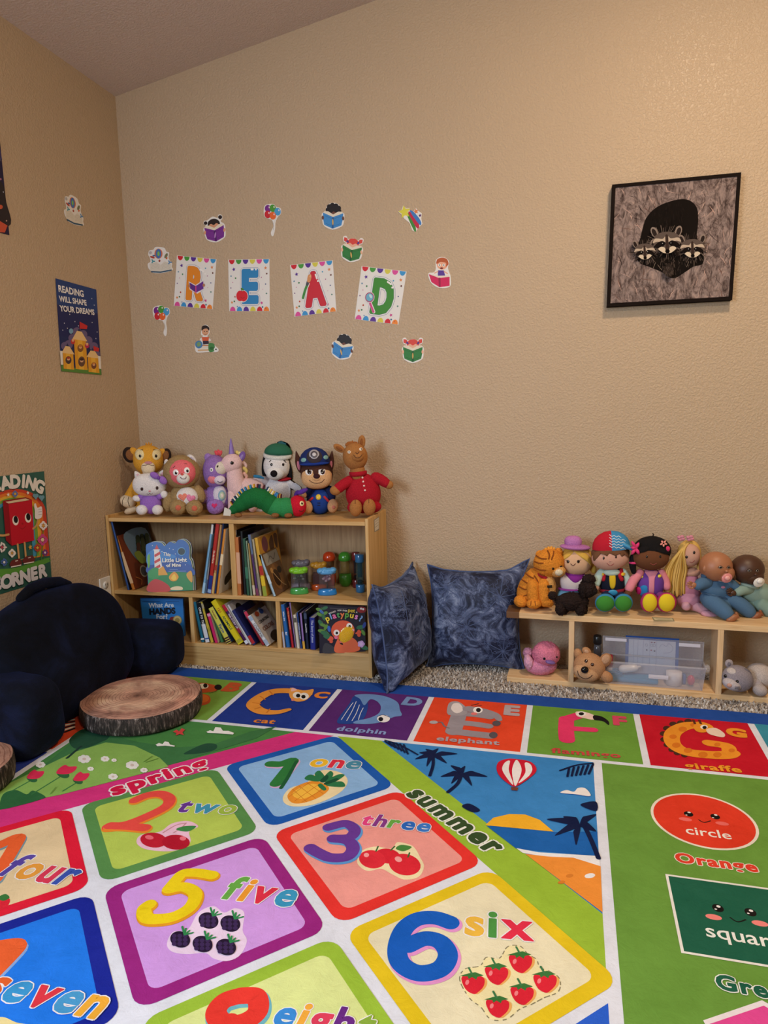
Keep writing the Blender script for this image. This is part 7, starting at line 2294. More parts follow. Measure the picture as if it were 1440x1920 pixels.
for quad, ch, col, lab in cards:
    p = sheet(WB_, quad)
    f = tf(quad)
    for i in range(6):
        cx_ = .085 + .166 * i
        for row, cs in ((0, CT), (1, CB)):
            pts = []
            for k in range(13):
                a = pi * k / 12
                pts.append(f(cx_ + .068 * cos(a), (.004 + .085 * sin(a)) if row == 0 else (.996 - .085 * sin(a))))
            p.poly(pts, cs[i])
    rr = random.Random(4)
    for x, y, s_, c in ((.13, .19, .009, '#5a2f96'), (.90, .17, .008, '#e08a4c'), (.80, .84, .008, '#cc3c8c'), (.07, .83, .007, '#e08a3c'), (.06, .32, .005, '#4a86a8'), (.17, .36, .004, '#4a8a5a'), (.93, .28, .004, '#6a3a2c'), (.92, .66, .005, '#3f7a6a'), (.74, .2, .0035, '#3f9ac0'), (.15, .72, .004, '#b8482c'), (.13, .81, .004, '#3f7a4a'), (.20, .91, .003, '#3a8ac0'), (.82, .92, .004, '#2f6a8c'), (.9, .48, .003, '#4a5a8a'), (.05, .55, .003, '#7a5a8a'), (.10, .44, .002, '#c8508c'), (.8, .35, .0025, '#a84a8a'), (.9, .95, .0025, '#c0404a'), (.83, .58, .002, '#d8a0b0')):
        q = f(x, y)
        p.star(q[0], q[1], s_, c, rr.uniform(0, 40), .45 if s_ > .0045 else .9)
    def F(pts):
        return [f(x, y) for x, y in pts]
    def lw(pts, w, c, smooth=False):
        p.stroke(F(pts), w, c, smooth)
    gx0, gx1 = {'R': (.325, .70), 'E': (.345, .69), 'A': (.31, .745), 'D': (.345, .775)}[ch]
    a_, b2 = p.L(f(gx0, .815)), p.L(f(gx1, .815))
    vs_, fs_, gw = textmesh(ch, .02)
    kk = (b2 - a_).length / gw
    hs_ = .137 / (.727 * kk)
    for r_, c_ in ((.0135, '#8a94b4'), (.0120, '#efece8'), (.0078, '#8a94b4'), (.0068, col)):
        for i_ in range(16):
            t_ = 2 * pi * i_ / 16
            p._tx(vs_, fs_, gw, a_ + Vector((cos(t_), sin(t_))) * r_, b2 - a_, c_, 0, hs_)
    lw([(.62, .235), (.70, .27)] if ch in 'RD' else [(.56, .20), (.60, .20)] if ch == 'E' else [(.575, .24), (.60, .32)], .007, '#f6f2ee')
    q = f(*{'R': (.745, .31), 'D': (.74, .33), 'E': (.67, .20), 'A': (.62, .37)}[ch])
    p.mell(q[0], q[1], .004, .004, '#f6f2ee')
    if ch == 'R':
        p.poly(F([(.34, .49), (.52, .55), (.72, .44), (.75, .62), (.58, .72), (.38, .65)]), '#e6dfe2'); p.poly(F([(.36, .51), (.52, .57), (.54, .70), (.39, .63)]), '#5e2a86'); p.poly(F([(.53, .57), (.71, .46), (.73, .61), (.55, .70)]), '#6a3094'); lw([(.53, .57), (.545, .70)], .005, '#d84a8c')
        p.ell(*f(.36, .58), 2.4, 3, '#b87a5c'); p.ell(*f(.73, .54), 2.4, 3, '#b87a5c')
    elif ch == 'E':
        q = f(.32, .70); p.ell(q[0], q[1] + 1, 12, 12, '#eae6e4'); p.ell(q[0] - 3, q[1] + .5, 7.5, 10, '#d8202c'); p.ell(q[0] + 3.4, q[1] + 1, 7.5, 10, '#d8202c'); p.ell(q[0] + 1, q[1] - 12, 3.5, 1.8, '#4a8a34', 40); p.stroke([(q[0], q[1] - 8), (q[0] - 1, q[1] - 12)], .003, '#5a3a22')
        p.stroke([(q[0] - 2, q[1] + 3), (q[0] + 1.5, q[1] + 5), (q[0] + 5, q[1] + 3)], .0012, '#4a1014', True)
    elif ch == 'A':
        lw([(.24, .68), (.28, .56), (.38, .40)], .016, '#e8e4e0'); lw([(.24, .66), (.29, .54), (.36, .42)], .011, '#3f8a3c'); lw([(.365, .41), (.39, .36)], .013, '#4a4650'); p.poly(F([(.37, .36), (.40, .24), (.47, .23), (.47, .30), (.43, .37)]), '#d8925a', True); p.poly(F([(.42, .27), (.47, .22), (.47, .29)]), '#e6b07c')
        pass
    else:
        pass
        lw([(.30, .66), (.41, .82)], .013, '#efe6ea'); lw([(.30, .67), (.40, .82)], .009, '#d64a8c'); q = f(.27, .56); p.mell(q[0], q[1], .0215, .0225, '#efe6ea'); p.mell(q[0], q[1], .0195, .0205, '#a8486c'); p.mell(q[0], q[1], .0155, .0165, '#6fb4d0'); p.ell(q[0] + 2, q[1] - 2, 2.4, 4, '#c8e2ea', -30)
    done(p, 'letter_card', lab, 'card', LCG)
# ---- stickers
def bookkid(cx_, cy_, rot, s_, cover, spine, hair, skin, kind, label):
    """child peeping over an open book, drawn about (cx, cy) in photo pixels"""
    ca, sa = cos(radians(rot)), sin(radians(rot))
    def T(pts):
        return [(cx_ + s_ * (x * ca + y * sa), cy_ + s_ * (-x * sa + y * ca)) for x, y in pts]
    base_ = [(-22, -4), (-14, -9), (-14, -17), (-8, -24), (0, -26), (9, -24), (14, -17), (14, -9), (22, -5), (22, 10), (18, 20), (0, 27), (-17, 20), (-21, 8)]
    if kind == 'bunches':
        base_ = [(-22, -4), (-13, -10), (-19, -13), (-21, -22), (-15, -25), (-10, -19), (0, -22), (10, -19), (15, -25), (21, -22), (19, -13), (13, -10), (22, -5), (22, 10), (18, 20), (0, 27), (-17, 20), (-21, 8)]
    elif kind == 'buns':
        base_ = [(-22, -4), (-16, -9), (-20, -14), (-18, -20), (-12, -20), (0, -26), (10, -22), (12, -28), (19, -27), (19, -19), (15, -14), (22, -7), (22, 10), (18, 20), (0, 27), (-17, 20), (-21, 8)]
    p = sheet(WB_, T(base_), smooth=True)
    def E_(x, y, rx_, ry_, c, r=0):
        q = T([(x, y)])[0]
        p.ell(q[0], q[1], rx_ * s_, ry_ * s_, c, r + rot)
    E_(0, -6, 11, 9, skin)
    if kind == 'curly':
        for x, y in ((-10, -12), (-8, -18), (-2, -21), (5, -20), (10, -16), (11, -10), (0, -14), (-5, -11), (6, -12)):
            E_(x, y, 5, 5, hair)
    else:
        p.poly(T([(-12, -8), (-11, -16), (-4, -21), (5, -21), (12, -15), (12, -8), (6, -12), (0, -9), (-6, -12)]), hair, True)
        if kind == 'bunches':
            for sx_ in (-1, 1):
                p.poly(T([(sx_ * 9, -14), (sx_ * 13, -21), (sx_ * 19, -22), (sx_ * 19, -15), (sx_ * 13, -12)]), hair); E_(sx_ * 11, -14, 2, 3, '#4a3a8a', 40 * sx_)
        else:
            E_(-16, -15, 3.6, 3.6, hair); E_(15, -23, 4, 4, hair)
            E_(-4, -8, 5, 1.4, skin)
    p.poly(T([(-18, -9), (-10, -9), (0, -3), (10, -9), (18, -9), (19, -4), (0, 4), (-19, -4)]), '#e6dcc8')
    p.poly(T([(-20, -6), (0, 2), (0, 25), (-17, 18), (-19, 8)]), cover)
    p.poly(T([(20, -6), (0, 2), (0, 25), (17, 18), (19, 8)]), cover)
    for pts in ([(-16, 0), (-3, 5)], [(-14, 15), (-3, 19)], [(16, 0), (3, 5)], [(14, 15), (3, 19)]):
        p.stroke(T(pts), .0012, spine)
    p.poly(T([(-2, 2.5), (2, 2.5), (2, 24), (-2, 24)]), spine)
    E_(0, 12, 1.4, 6, '#d8b060' if kind != 'buns' else '#b88ac8')
    E_(-20, 4, 2.2, 4, skin); E_(20, 4, 2.2, 4, skin)
    return done(p, 'child_sticker', label)
bookkid(402, 430, 8, .92, '#7a2f92', '#4f1c66', '#2a1a18', '#d89a78', 'buns', 'sticker of a child with dark hair buns behind a purple book')
bookkid(624.5, 405, -2, .95, '#3f8acc', '#2a5f9c', '#1c1212', '#6a4030', 'curly', 'curly-haired child sticker with a blue book, highest in the cluster above the letter A')
bookkid(660, 467, -8, .92, '#2f7d38', '#1d5526', '#d8463a', '#eab496', 'bunches', 'red-haired child sticker with a green book, between the A and D cards')
bookkid(642.5, 650, -14, .92, '#3f8acc', '#2a5f9c', '#1c1212', '#6a4030', 'curly', 'curly-haired child sticker with a blue book, below the READ cards')
bookkid(774, 656, 0, .92, '#2f7d38', '#1d5526', '#d8463a', '#eab496', 'bunches', 'red-haired child sticker with a green book, low and right of the D card')
def balloons(cx_, cy_, s_, rot, label):
    ca, sa = cos(radians(rot)), sin(radians(rot))
    def T(x, y):
        return (cx_ + s_ * (x * ca + y * sa), cy_ + s_ * (-x * sa + y * ca))
    p = sheet(WB_, [T(*q) for q in ((-16, -24), (-9, -29), (1, -30), (6, -26), (15, -24), (17, -14), (12, -7), (9, 4), (10, 16), (9, 28), (6, 31), (3, 24), (6, 12), (2, 1), (-4, -1), (-12, -3), (-16, -12))], smooth=True)
    for x, y, c in ((-9, -20, '#7a2a8c'), (0, -22, '#4a9a34'), (10, -17, '#4aa0d8'), (-8, -9, '#cc2430'), (2, -8, '#e8682c')):
        q = T(x, y); p.ell(q[0], q[1], 6 * s_, 7.4 * s_, c, rot); q = T(x + 2, y - 3); p.ell(q[0], q[1], 1.2 * s_, 1.8 * s_, '#f0e0e0', rot)
    for x in (-7, 2, 9):
        p.stroke([T(x, 0 if x < 9 else -8), T(6, 8), T(6.5, 20)], .0006, '#b4aeaa', True)
    return done(p, 'balloon_sticker', label)
balloons(508.5, 412, .98, -8, 'balloon bunch sticker above the letter E')
balloons(303, 601, .95, 2, 'balloon bunch sticker below the letter R')
# shooting star
p = sheet(WB_, [(746.5, 397), (753, 394), (756, 385.5), (762, 391), (768, 390), (768, 397), (776, 396), (780, 390.5), (785, 396), (791, 400), (790, 410), (792, 420), (784, 428), (779, 435), (773, 432), (768, 418), (758, 410), (753, 402)])
p.poly([(763, 403), (767, 400), (777, 417), (780, 432), (776, 432)], '#3f8a3a', True)
p.poly([(766, 400), (770, 398), (782, 412), (786, 424), (781, 427)], '#c22446', True)
p.poly([(769, 397), (774, 396), (785, 408), (790, 418), (786, 421)], '#3f7cc4', True)
p.star(758.5, 397.5, .0265, '#dcd548', 8, .5); p.star(780, 396.5, .011, '#e0824a', 10, .5); p.star(787.5, 404, .007, '#5a2a6c', 0, .5)
done(p, 'star_sticker', 'shooting star sticker with a rainbow tail')
# boy on flying book
p = sheet(WB_, [(803, 513), (813, 511), (817, 505), (817, 495), (818, 487), (826, 482), (836, 484), (842, 491), (840, 502), (843, 512), (845, 519), (844, 537), (824, 540), (808, 530)], smooth=True)
p.ell(829, 496, 10, 9.5, '#e8a888'); p.poly([(818, 494), (820, 486), (829, 483), (838, 486), (841, 495), (836, 500), (836, 493), (826, 491), (821, 494)], '#b85a2c', True)
for u in (824, 832):
    p.ell(u, 497, 2.6, 2.6, '#f0eeea'); p.ell(u, 497, 1.1, 1.1, '#241a16')
p.ell(828, 503, 3, 1.8, '#7a2420')
p.poly([(821, 507), (832, 507), (835, 518), (821, 518)], '#5a3a9a'); p.stroke([(821, 509), (815, 512)], .004, '#e8a888'); p.stroke([(833, 509), (839, 513)], .004, '#e8a888')
p.poly([(804, 514), (820, 520), (826, 521), (843, 519), (843, 536), (824, 538.5), (809, 529)], '#d01f5a'); p.poly([(822, 521), (826, 521), (826, 538), (823, 538)], '#9a1444'); p.poly([(806, 514), (820, 517), (842, 516.5), (842, 519), (822, 521)], '#e8dccb')
done(p, 'child_sticker', 'sticker of a boy with glasses on a pink flying book')
# boy on stacked books with globe
p = sheet(WB_, [(377, 627), (379, 614), (385, 609), (392, 613), (393, 624), (389, 631), (396, 638), (390, 641), (396, 645), (402, 647), (405, 650), (410, 655), (407, 660), (390, 660), (370, 661), (366, 654), (366, 645), (371, 639), (377, 640), (375, 636), (381, 630)], smooth=True)
p.ell(385, 622, 6.4, 7, '#d8a07c'); p.poly([(378, 620), (379, 612), (386, 610), (392, 614), (392, 620), (388, 616), (382, 617)], '#2c1c18', True)
p.stroke([(382, 626), (385, 627.5), (388, 626)], .0012, '#6a2a20', True); p.ell(383, 621.5, .9, 1, '#241a16'); p.ell(388, 621.5, .9, 1, '#241a16')
p.poly([(378, 632), (392, 632), (391, 640), (380, 640)], '#d8603a'); p.poly([(380, 639), (391, 639), (392, 645), (381, 646)], '#3a2a3c')
p.stroke([(379, 648), (392, 648)], .006, '#c88a5c'); p.stroke([(372, 657), (392, 656)], .007, '#d8b488'); p.stroke([(372, 652), (392, 652)], .005, '#e4d8c0')
p.ell(373, 646, 7, 7.4, '#4a84b8'); p.poly([(369, 644), (374, 641), (377, 647), (371, 650)], '#7aa070', True)
p.poly([(391, 645), (396, 643), (402, 646), (402, 658), (392, 659)], '#4a8a4c', True); p.ell(397, 653, 4, 3, '#2f6a34'); p.ell(405, 655, 4, 4, '#ecebe8'); p.ell(405, 655, 1.5, 1.5, '#222222')
done(p, 'child_sticker', 'sticker of a boy sitting on books with a globe and backpack')
def openbook(pl, T, label):
    out = [(-25, 6), (-20, 2), (-21, -6), (-24, -12), (-22, -20), (-14, -22), (-10, -27), (0, -27), (8, -25), (12, -18), (17, -16), (16, -6), (20, 2), (23, 6), (22, 12), (24, 18), (6, 24), (-14, 24), (-20, 19), (-24, 14)]
    p = sheet(pl, [T(*q) for q in out], smooth=True)
    p.poly([T(*q) for q in ((-20, 20), (-22, 6), (-8, 2), (0, 8), (8, 1), (21, 6), (22, 17), (0, 21))], '#ddd6c8')
    for s_ in (-1, 1):
        for k in range(4):
            p.stroke([T(s_ * 2, 9 + k * 2.6), T(s_ * 10, 5 + k * 2.8), T(s_ * 19, 8 + k * 2.8)], .0009, '#b9b0a2', True)
    p.poly([T(*q) for q in ((-19, 20), (0, 21), (22, 17), (22, 19.5), (0, 24), (-18, 23))], '#3a5a74')
    def el(x, y, rx_, ry_, c, r=0, n=20):
        p.poly([T(x + rx_ * cos(2 * pi * i / n) * cos(r) - ry_ * sin(2 * pi * i / n) * sin(r), y + rx_ * cos(2 * pi * i / n) * sin(r) + ry_ * sin(2 * pi * i / n) * cos(r)) for i in range(n)], c)
    el(-4, -14, 8, 10, '#d8744a'); el(-4, -14, 5.5, 9.5, '#4a78b8'); el(-4, -14, 2.2, 4.5, '#8ac05a'); el(-2, 0, 2, 2.4, '#a84a34')
    el(11, -10, 2.6, 5.5, '#7a7a5a', .5); el(12, -5, 1.6, 2.4, '#d86a3c', .5); el(-16, -7, 5, 2, '#b84a3c', .3); el(-13, -10, 3, 1.6, '#4a6a9c'); el(-20, -16, 3, 3, '#b8b4b8')
    for x, y, c in ((-15, 1, '#4a9aa8'), (18, 3, '#5a8ab8')):
        for k in range(3):
            el(x + 2.2 * cos(k * 2.1), y + 2.2 * sin(k * 2.1), 2.4, 1.3, c, k * 2.1)
    return done(p, 'open_book_sticker', label)
openbook(WB_, lambda x, y: (301 + x * .95, 489 + y * .95), 'open book and hot-air balloon sticker left of the letter R')
openbook(WL_, lambda x, y: (139 + x * .74, 396 + y * 1.02 + x * .34), 'open book and hot-air balloon sticker on the side wall above the castle poster')
# ---- posters on the left wall
q = [(104, 522), (180, 543), (190, 703), (115, 696)]
p = sheet(WL_, q, .0015, '#1f2a5c')
f = tf(q)
def F(pts):
    return [f(x, y) for x, y in pts]
p.poly(F([(.0, .0), (1, 0), (1, .3), (0, .3)]), '#26407c'); p.poly(F([(.0, .28), (1, .28), (1, .62), (0, .62)]), '#20265c')
for x, y in ((.88, .12), (.93, .19), (.42, .43), (.15, .47), (.1, .55), (.22, .52), (.85, .40), (.96, .5), (.5, .47), (.3, .36), (.92, .58)):
    qq = f(x, y); p.mell(qq[0], qq[1], .0022, .0022, '#e8ecf4')
p.text('READING', f(.06, .135), f(.68, .125), '#f0eef0', bold=.03, fat=.012)
p.text('WILL SHAPE', f(.06, .24), f(.74, .215), '#f0eef0', bold=.03, fat=.012)
p.text('YOUR DREAMS', f(.06, .345), f(.92, .305), '#f0eef0', bold=.03, fat=.012)
for x, y, r in ((.32, .62, 7), (.45, .54, 8), (.6, .56, 8), (.72, .62, 8), (.12, .72, 7), (.85, .68, 8), (.22, .70, 8), (.9, .76, 7)):
    qq = f(x, y); p.ell(qq[0], qq[1], r, r * 1.05, '#6a5c84')
p.poly(F([(0, .93), (.3, .95), (1, .93), (1, 1), (0, 1)]), '#5a8a3c')
def tower(x0, x1, y0, y1, tip):
    p.poly(F([(x0, y0), (x1, y0), (x1, y1), (x0, y1)]), '#e2a22c'); w = (x1 - x0)
    p.poly(F([(x0 + w * .3, y0), (x1 - w * .3, y0), (x1 - w * .3, y1), (x0 + w * .3, y1)]), '#edb840')
    p.poly(F([(x0 - w * .12, y0 + .01), (x0 + w * .3, tip), (x1 - w * .3, tip), (x1 + w * .12, y0 + .01)]), '#ecc98e'); p.poly(F([(x0 + w * .36, tip), (x0 + w * .5, tip - .035), (x1 - w * .36, tip)]), '#2a3050')
tower(.36, .66, .62, .96, .53); tower(.06, .32, .79, .97, .72); tower(.68, .95, .80, .98, .73)
for (x, y, r1, r2, sk, hr_) in ((.51, .72, 7, 9, '#8a5a2c', '#c8863c'), (.52, .87, 8, 12, '#6a4a3a', '#3a2420'), (.19, .87, 7, 9, '#4a3a3a', '#a83c2c'), (.82, .90, 6, 8, '#7a4a34', '#d88a3c'), (.33, .66, 5, 6, '#c83a34', '#e8b48a'), (.68, .68, 5, 6, '#c0285a', '#e8b48a')):
    qq = f(x, y); p.ell(qq[0], qq[1], r1 * .8, r2 * .8, sk); p.ell(qq[0], qq[1] - 2, r1 * .42, r1 * .42, '#e0b08a'); p.ell(qq[0], qq[1] - 4, r1 * .44, r1 * .3, hr_)
p.poly(F([(.52, .50), (.53, .42), (.72, .45), (.70, .49)]), '#cc3030'); p.poly(F([(.84, .73), (.84, .67), (.98, .69), (.96, .73)]), '#cc3030'); qq = f(.3, .545); p.ell(qq[0], qq[1], 4, 5, '#7aa8c8')
for x in (.02, .97):
    p.poly(F([(x - .03, .78), (x + .03, .78), (x + .03, .93), (x - .03, .93)]), '#eae6e0')
done(p, 'castle_poster', 'navy poster reading READING WILL SHAPE YOUR DREAMS over a pencil castle', 'poster', 'posters on the side wall')
# reading corner poster
q = [(-78, 902), (82, 883.5), (96.5, 1084.5), (-52, 1130)]
p = sheet(WL_, q, .0015, '#2f5f54')
def lp(p, pts, c, sm=False):
    p.poly(pts, c, sm)
for r, c in ((1.0, '#c8452e'), (.90, '#e07a30'), (.80, '#e2b03c'), (.71, '#7aa844'), (.62, '#4a9ac4'), (.52, '#2f5f54')):
    pts = []
    for k in range(21):
        a = pi * k / 20
        pts.append((20 + 64 * r * cos(a) + 3, 972 - 55 * r * sin(a) - 5 * cos(a) * r))
    pts = [(pts[0][0] + 6, 1042)] + pts + [(pts[-1][0] + 4, 1060)]
    lp(p, pts, c)
lp(p, [(-64, 1075), (-20, 1068), (30, 1064), (88, 1046), (92, 1050), (91, 1054), (30, 1078), (-62, 1090)], '#5a9a3c', True)
tp_ = [('E', (-5, 919.5)), ('A', (12, 916.5)), ('D', (29, 914)), ('I', (42.5, 913.5)), ('N', (55, 916)), ('G', (70.5, 921.5)), ('R', (-24, 925))]
dirs = {'R': -6, 'E': -5, 'A': -3.2, 'D': -1, 'I': 1.5, 'N': 4, 'G': 6}
for off, c_ in ((.9, '#16302c'), (0, '#e6e2da')):
    p.chars([(c, (u + off, v + off * 1.4), (u + off + 10, v + off * 1.4 + dirs[c])) for c, (u, v) in tp_], .068, c_, fat=.06, hs=.95)
for off, c_ in ((.9, '#16302c'), (0, '#dcdbe2')):
    p.chars([(c, (u + off, v + off * 1.4), (u + off + 10, v + off * 1.4 - 3.1)) for c, u, v in (('C', -9, 1107), ('O', 12, 1101.5), ('R', 30, 1096.5), ('N', 46.5, 1091.5), ('E', 63.5, 1086), ('R', 79.5, 1081))], .070, c_, fat=.06, hs=.95)
lp(p, [(3, 939), (46, 932), (58, 937), (13, 945)], '#8a1420'); lp(p, [(8, 941), (46, 934.5), (54, 937.5), (14, 944)], '#d8c8a4')
lp(p, [(3, 939), (14, 945), (20, 1023), (9, 1013)], '#8e0f1e'); lp(p, [(14, 945), (58, 937), (62, 1013), (20, 1023)], '#c0142a')
for u, v in ((27, 976), (50.5, 971)):
    p.ell(u, v, 5.8, 9, '#efe9e2', -6); p.ell(u + .5, v - 2, 4, 6.8, '#141012', -6)
p.stroke([(35, 989), (40, 992), (46, 986)], .0016, '#7a0c18', True); p.ell(40, 982, 2, 2, '#a01020')
for x in (31, 44):
    p.stroke([(x, 1021 if x < 40 else 1018), (x + 2.5, 1046)], .009, '#c89a62')
for u, v in ((28, 1056), (52, 1050)):
    lp(p, [(u - 11, v + 5), (u - 8, v - 5), (u + 2, v - 8), (u + 8, v - 8), (u + 10, v + 3)], '#6a2a28', True); p.stroke([(u - 9, v + 7), (u + 9, v + 3.5)], .004, '#e8e2dc'); p.stroke([(u - 1, v - 4), (u + 3, v - 5)], .003, '#e0d8d0')
p.stroke([(60, 991), (66, 985), (69, 972)], .008, '#c89a62', True); lp(p, [(64, 972), (63, 958), (62, 946), (65, 944), (68, 952), (76, 950), (77, 966), (73, 972)], '#e8e4e6', True)
for k in range(3):
    p.stroke([(70, 955 + k * 5), (76, 954.5 + k * 5)], .0012, '#5a5458')
p.stroke([(-8, 1003), (4, 1004), (14, 1002)], .008, '#c89a62', True)
def flower(u, v, r, c, cc, n=9):
    for k in range(n):
        a = 2 * pi * k / n
        p.ell(u + r * .62 * cos(a), v - r * .72 * sin(a), r * .42, r * .2, c, math.degrees(a))
    p.ell(u, v, r * .3, r * .34, cc)
for u, v, r, c, cc, n in ((79, 985.5, 8, '#e6e2e2', '#d8a040', 10), (77.5, 1012, 10, '#c84a8a', '#ead8b0', 10), (68, 1027, 7.5, '#b8442c', '#e8b84a', 8), (82, 1036, 6, '#6a3a8a', '#e0d4e8', 7), (20, 1037, 7.5, '#e6e2dc', '#c89a4a', 10), (25.5, 926, 6, '#5a78b8', '#e0b84a', 8), (1, 1026, 9, '#e2dcdc', '#b84a5a', 7), (5, 1054, 7, '#4a68b0', '#d8dcec', 7)):
    if u in (77.5, 68, 82, 79):
        p.stroke([(u, v + r), (u - 3, 1048)], .004, '#3f7a34')
    flower(u, v, r, c, cc, n)
for u, v, r, rt in ((12.5, 927.5, .008, 0), (49.5, 924, .008, 10)):
    p.star(u, v, r, '#ece6dc', rt)
p.star(54, 1026, .011, '#d8a43a', 5)
for u, v in ((64, 931), (75, 934)):
    p.ell(u - 2.3, v - 2, 3.2, 3.4, '#6a9aac'); p.ell(u + 2.3, v - 2, 3.2, 3.4, '#6a9aac'); lp(p, [(u - 5, v - 1), (u + 5, v - 1), (u + .6, v + 6)], '#6a9aac')
done(p, 'corner_poster', 'green poster reading READING CORNER with a red book cartoon', 'poster', 'posters on the side wall')
# poster cut off at the top left
q = [(-110, 195), (-2, 252), (17, 441), (-80, 415)]
p = sheet(WL_, q, .0015, '#221c40')
p.poly([(-100, 330), (-5, 335), (12, 380), (15, 425), (-80, 400)], '#2a2226', True)
p.poly([(-100, 210), (-3, 262), (4, 300), (-100, 260)], '#3a3468')
p.text('D', (-9, 303.5), (1.3, 304.5), '#ecebf0', bold=.05)
p.poly([(-30, 425), (-4, 412), (14, 423), (9, 436), (-20, 434)], '#c8543a'); p.ell(1, 388, 4, 4, '#c85a3c'); p.ell(1, 336, 2, 2, '#a06a88'); p.ell(12, 414, 1.4, 1.4, '#c8a090')
for u, v in ((-20, 310), (-40, 350), (6, 360), (-60, 300)):
    p.mell(u, v, .002, .002, '#d8dcec')
done(p, 'night_poster', 'dark purple poster cut off at the upper edge of the side wall', 'poster', 'posters on the side wall')
# ---- raccoon canvas
CV = [(1148, 346), (1390, 323), (1373, 562), (1138, 575)]
def on2(u, v, y):
    return onp(u, v, (0, y, 0), (0, 1, 0))
YC = -.036
Q = [on2(u, v, YC) for u, v in CV]
Tc = thing('raccoon_canvas', Vector((Q[2].x * .5 + Q[3].x * .5, -.018, Q[3].z)), 'square black-framed photo canvas of three raccoons in a tree hollow', 'picture')
cen = (Q[0] + Q[1] + Q[2] + Q[3]) / 4
n_ = Vector((0, -1, 0))
b = MB()
def ins(k):
    return [cen + (v - cen) * k for v in Q]
I_ = ins(.945)
MF = mat('#1c1512', 'flat')
for i in range(4):
    j = (i + 1) % 4
    quad = [Q[i], Q[j], I_[j], I_[i]]
    b.add(*g_prism(quad[::-1], n_, .034), MF, False)
b.build('frame', Tc)
t_ = NT('bark_photo')
t_.b.inputs['Roughness'].default_value = .9
t_.b.inputs['Specular IOR Level'].default_value = .08
n1 = t_.noise(t_.coords((1, 1, .5), (0, .55, 0)), 21, 9, .78, 2.6)
vo = t_.add('TexVoronoi', Scale=26., feature='DISTANCE_TO_EDGE')
nz = t_.add('TexNoise', Scale=20., Detail=4.)
cc_ = t_.coords((1, 1, .45), (0, .5, 0))
t_.link(cc_, nz.inputs['Vector'])
va = t_.add('VectorMath', operation='MULTIPLY_ADD'); va.inputs[1].default_value = (.09, .09, .09)
t_.link(nz.outputs['Color'], va.inputs[0]); t_.link(cc_, va.inputs[2]); t_.link(va.outputs[0], vo.inputs['Vector'])
c1 = t_.ramp(n1, [(.32, '#2e2422'), (.42, '#5e4f4b'), (.52, '#8a7974'), (.62, '#a38d84'), (.72, '#bf9f8e')])
c2 = t_.ramp(vo.outputs['Distance'], [(0, '#5a4a46'), (.05, '#d8d0cc'), (.12, '#ffffff')])
mm = t_.add('Mix', data_type='RGBA', blend_type='MULTIPLY'); mm.inputs[0].default_value = .45
t_.link(c1, mm.inputs[6]); t_.link(c2, mm.inputs[7]); t_.link(mm.outputs[2], t_.b.inputs['Base Color'])
p = Print((cen.x, YC + .003, cen.z), (1, 0, 0), n_, 'flat', .00003)
q2 = [p.p0 + Vector((v.x - cen.x, 0, v.z - cen.z)) for v in ins(.95)]
p.mb.add(*g_prism(q2[::-1], n_, .02), t_.m, False)
p.kb = 2
DK = '#17120f'
rr = random.Random(21)
for i in range(150):
    u, v = rr.uniform(1150, 1380), rr.uniform(345, 566)
    if ((u - 1257) / 66) ** 2 + ((v - 447) / 80) ** 2 < 1 or u > 1384 - (v - 330) * .07 or u < 1155 - (v - 346) * .03 or v < 352 - (u - 1150) * .085 or v > 566 - (u - 1140) * .05:
        continue
    l_, a_ = rr.uniform(8, 26), rr.gauss(0, .5) + (.5 if u < 1230 else -.05)
    pts = [(u, v)]
    for k in range(4):
        pts.append((pts[-1][0] + l_ / 4 * sin(a_) + rr.uniform(-2, 2), min(pts[-1][1] + l_ / 4 * cos(a_), 566 - (u - 1140) * .05)))
    p.base(); p.stroke(pts, [.0006, rr.uniform(.0012, .003), .0006], rr.choice(['#3a2c2a', '#4a3a36', '#2a2020', '#c4a294', '#b89a8e', '#6a4a40']), True)
p.k += 1; p.base(p.k)
p.poly([(1204, 432), (1212, 408), (1232, 388), (1262, 376), (1288, 374), (1306, 388), (1309, 415), (1307, 445), (1318, 470), (1318, 494), (1300, 500), (1285, 510), (1262, 522), (1240, 510), (1216, 500), (1198, 492), (1192, 470), (1200, 448)], DK, True)
def fur(u, v, r, n, col, seed):
    rr = random.Random(seed)
    for _ in range(n):
        a = rr.uniform(0, 6.28); d = r * sqrt(rr.random())
        x, y = u + d * cos(a), v + d * sin(a) * .8
        l = rr.uniform(3, 7)
        p.stroke([(x, y), (x + rr.uniform(-2, 2), y + l)], .0011, col)
fur(1255, 460, 34, 60, '#4a3f38', 2); fur(1225, 480, 20, 30, '#3e342e', 3); fur(1290, 480, 22, 40, '#51453d', 4); fur(1255, 505, 22, 40, '#3a302b', 5)
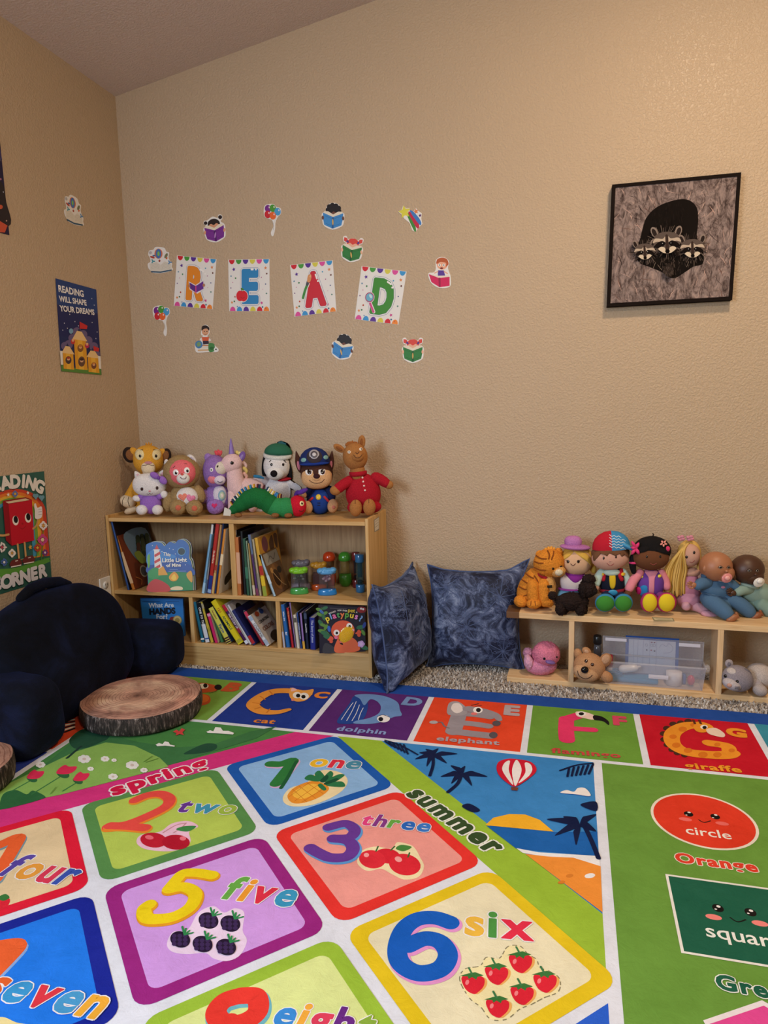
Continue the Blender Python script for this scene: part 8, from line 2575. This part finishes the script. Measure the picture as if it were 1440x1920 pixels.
def coon(u, v, s_, tilt=0):
    ca, sa = cos(radians(tilt)), sin(radians(tilt))
    def T(pts):
        return [(u + s_ * (x * ca + y * sa), v + s_ * (-x * sa + y * ca)) for x, y in pts]
    for sx_ in (-1, 1):
        p.poly(T([(sx_ * 16, -12), (sx_ * 19, -26), (sx_ * 27, -29), (sx_ * 30, -22), (sx_ * 25, -11)]), '#8a7a70', True); p.poly(T([(sx_ * 18, -13), (sx_ * 21, -23), (sx_ * 26, -26), (sx_ * 28, -21), (sx_ * 24, -12)]), '#2c2320', True)
    p.poly(T([(-26, 2), (-22, -12), (-10, -18), (0, -19), (10, -18), (22, -12), (26, 2), (18, 14), (8, 20), (0, 23), (-8, 20), (-18, 14)]), '#5c4f48', True)
    p.poly(T([(-27, 1), (-22, -7), (-8, -6), (-3, -10), (-2, 0), (-8, 1), (-18, -1)]), '#b9a794', True); p.poly(T([(27, 1), (22, -7), (8, -6), (3, -10), (2, 0), (8, 1), (18, -1)]), '#b9a794', True)
    for sx_ in (-1, 1):
        p.poly(T([(sx_ * 3, 2), (sx_ * 9, -2), (sx_ * 18, 1), (sx_ * 24, 8), (sx_ * 16, 12), (sx_ * 7, 8)]), '#17110f', True)
        p.poly(T([(sx_ * 4, 12), (sx_ * 11, 9), (sx_ * 17, 13), (sx_ * 9, 20), (sx_ * 3, 21)]), '#d0bfa8', True)
        q = T([(sx_ * 8, 3.5)])[0]; p.ell(q[0], q[1], 2.6 * s_, 2.2 * s_, '#0a0706'); p.ell(q[0] - .6, q[1] - .8, .8, .8, '#b8b4b0')
    p.poly(T([(-2.4, -12), (2.4, -12), (3, 6), (3.6, 15), (-3.6, 15), (-3, 6)]), '#3a2c26', True)
    q = T([(0, 18)])[0]; p.ell(q[0], q[1], 4.4 * s_, 3.8 * s_, '#0e0a0a')
for (u0, v0, R0) in ((1208, 472, 24), (1297, 466, 27), (1249.5, 455, 31)):
    rr = random.Random(int(u0))
    for _ in range(90):
        a_ = rr.uniform(0, 6.28)
        q0 = (u0 + R0 * .72 * cos(a_), v0 + R0 * .6 * sin(a_))
        l_ = rr.uniform(.25, .5)
        p.stroke([q0, (q0[0] + R0 * l_ * cos(a_ + .2), q0[1] + R0 * l_ * sin(a_ + .2))], .0012, rr.choice(['#3a302b', '#5c4f48', '#7a6a60', '#241c19']))
coon(1208, 472, .72, 4); coon(1297, 466, .84, 2); coon(1249.5, 455, .98, 3)
fur(1252, 492, 16, 26, '#5a4c44', 8)
for pts in ([(1232, 498), (1240, 508)], [(1228, 494), (1224, 504)], [(1290, 492), (1286, 502)], [(1300, 490), (1300, 500)]):
    p.stroke(pts, .0012, '#8a7a6c')
p.poly([(1243, 512), (1250, 496), (1258, 498), (1261, 514), (1254, 521)], '#2c2420', True); fur(1252, 508, 10, 40, '#5a4c44', 12); fur(1252, 505, 10, 30, '#3a302b', 13); fur(1250, 400, 34, 50, '#241c19', 14)
tag(p.build('photo_print', Tc), 'printed photo of three raccoons in grey bark')
# tidy helper properties
for o in bpy.data.objects:
    if '_w' in o:
        del o['_w']
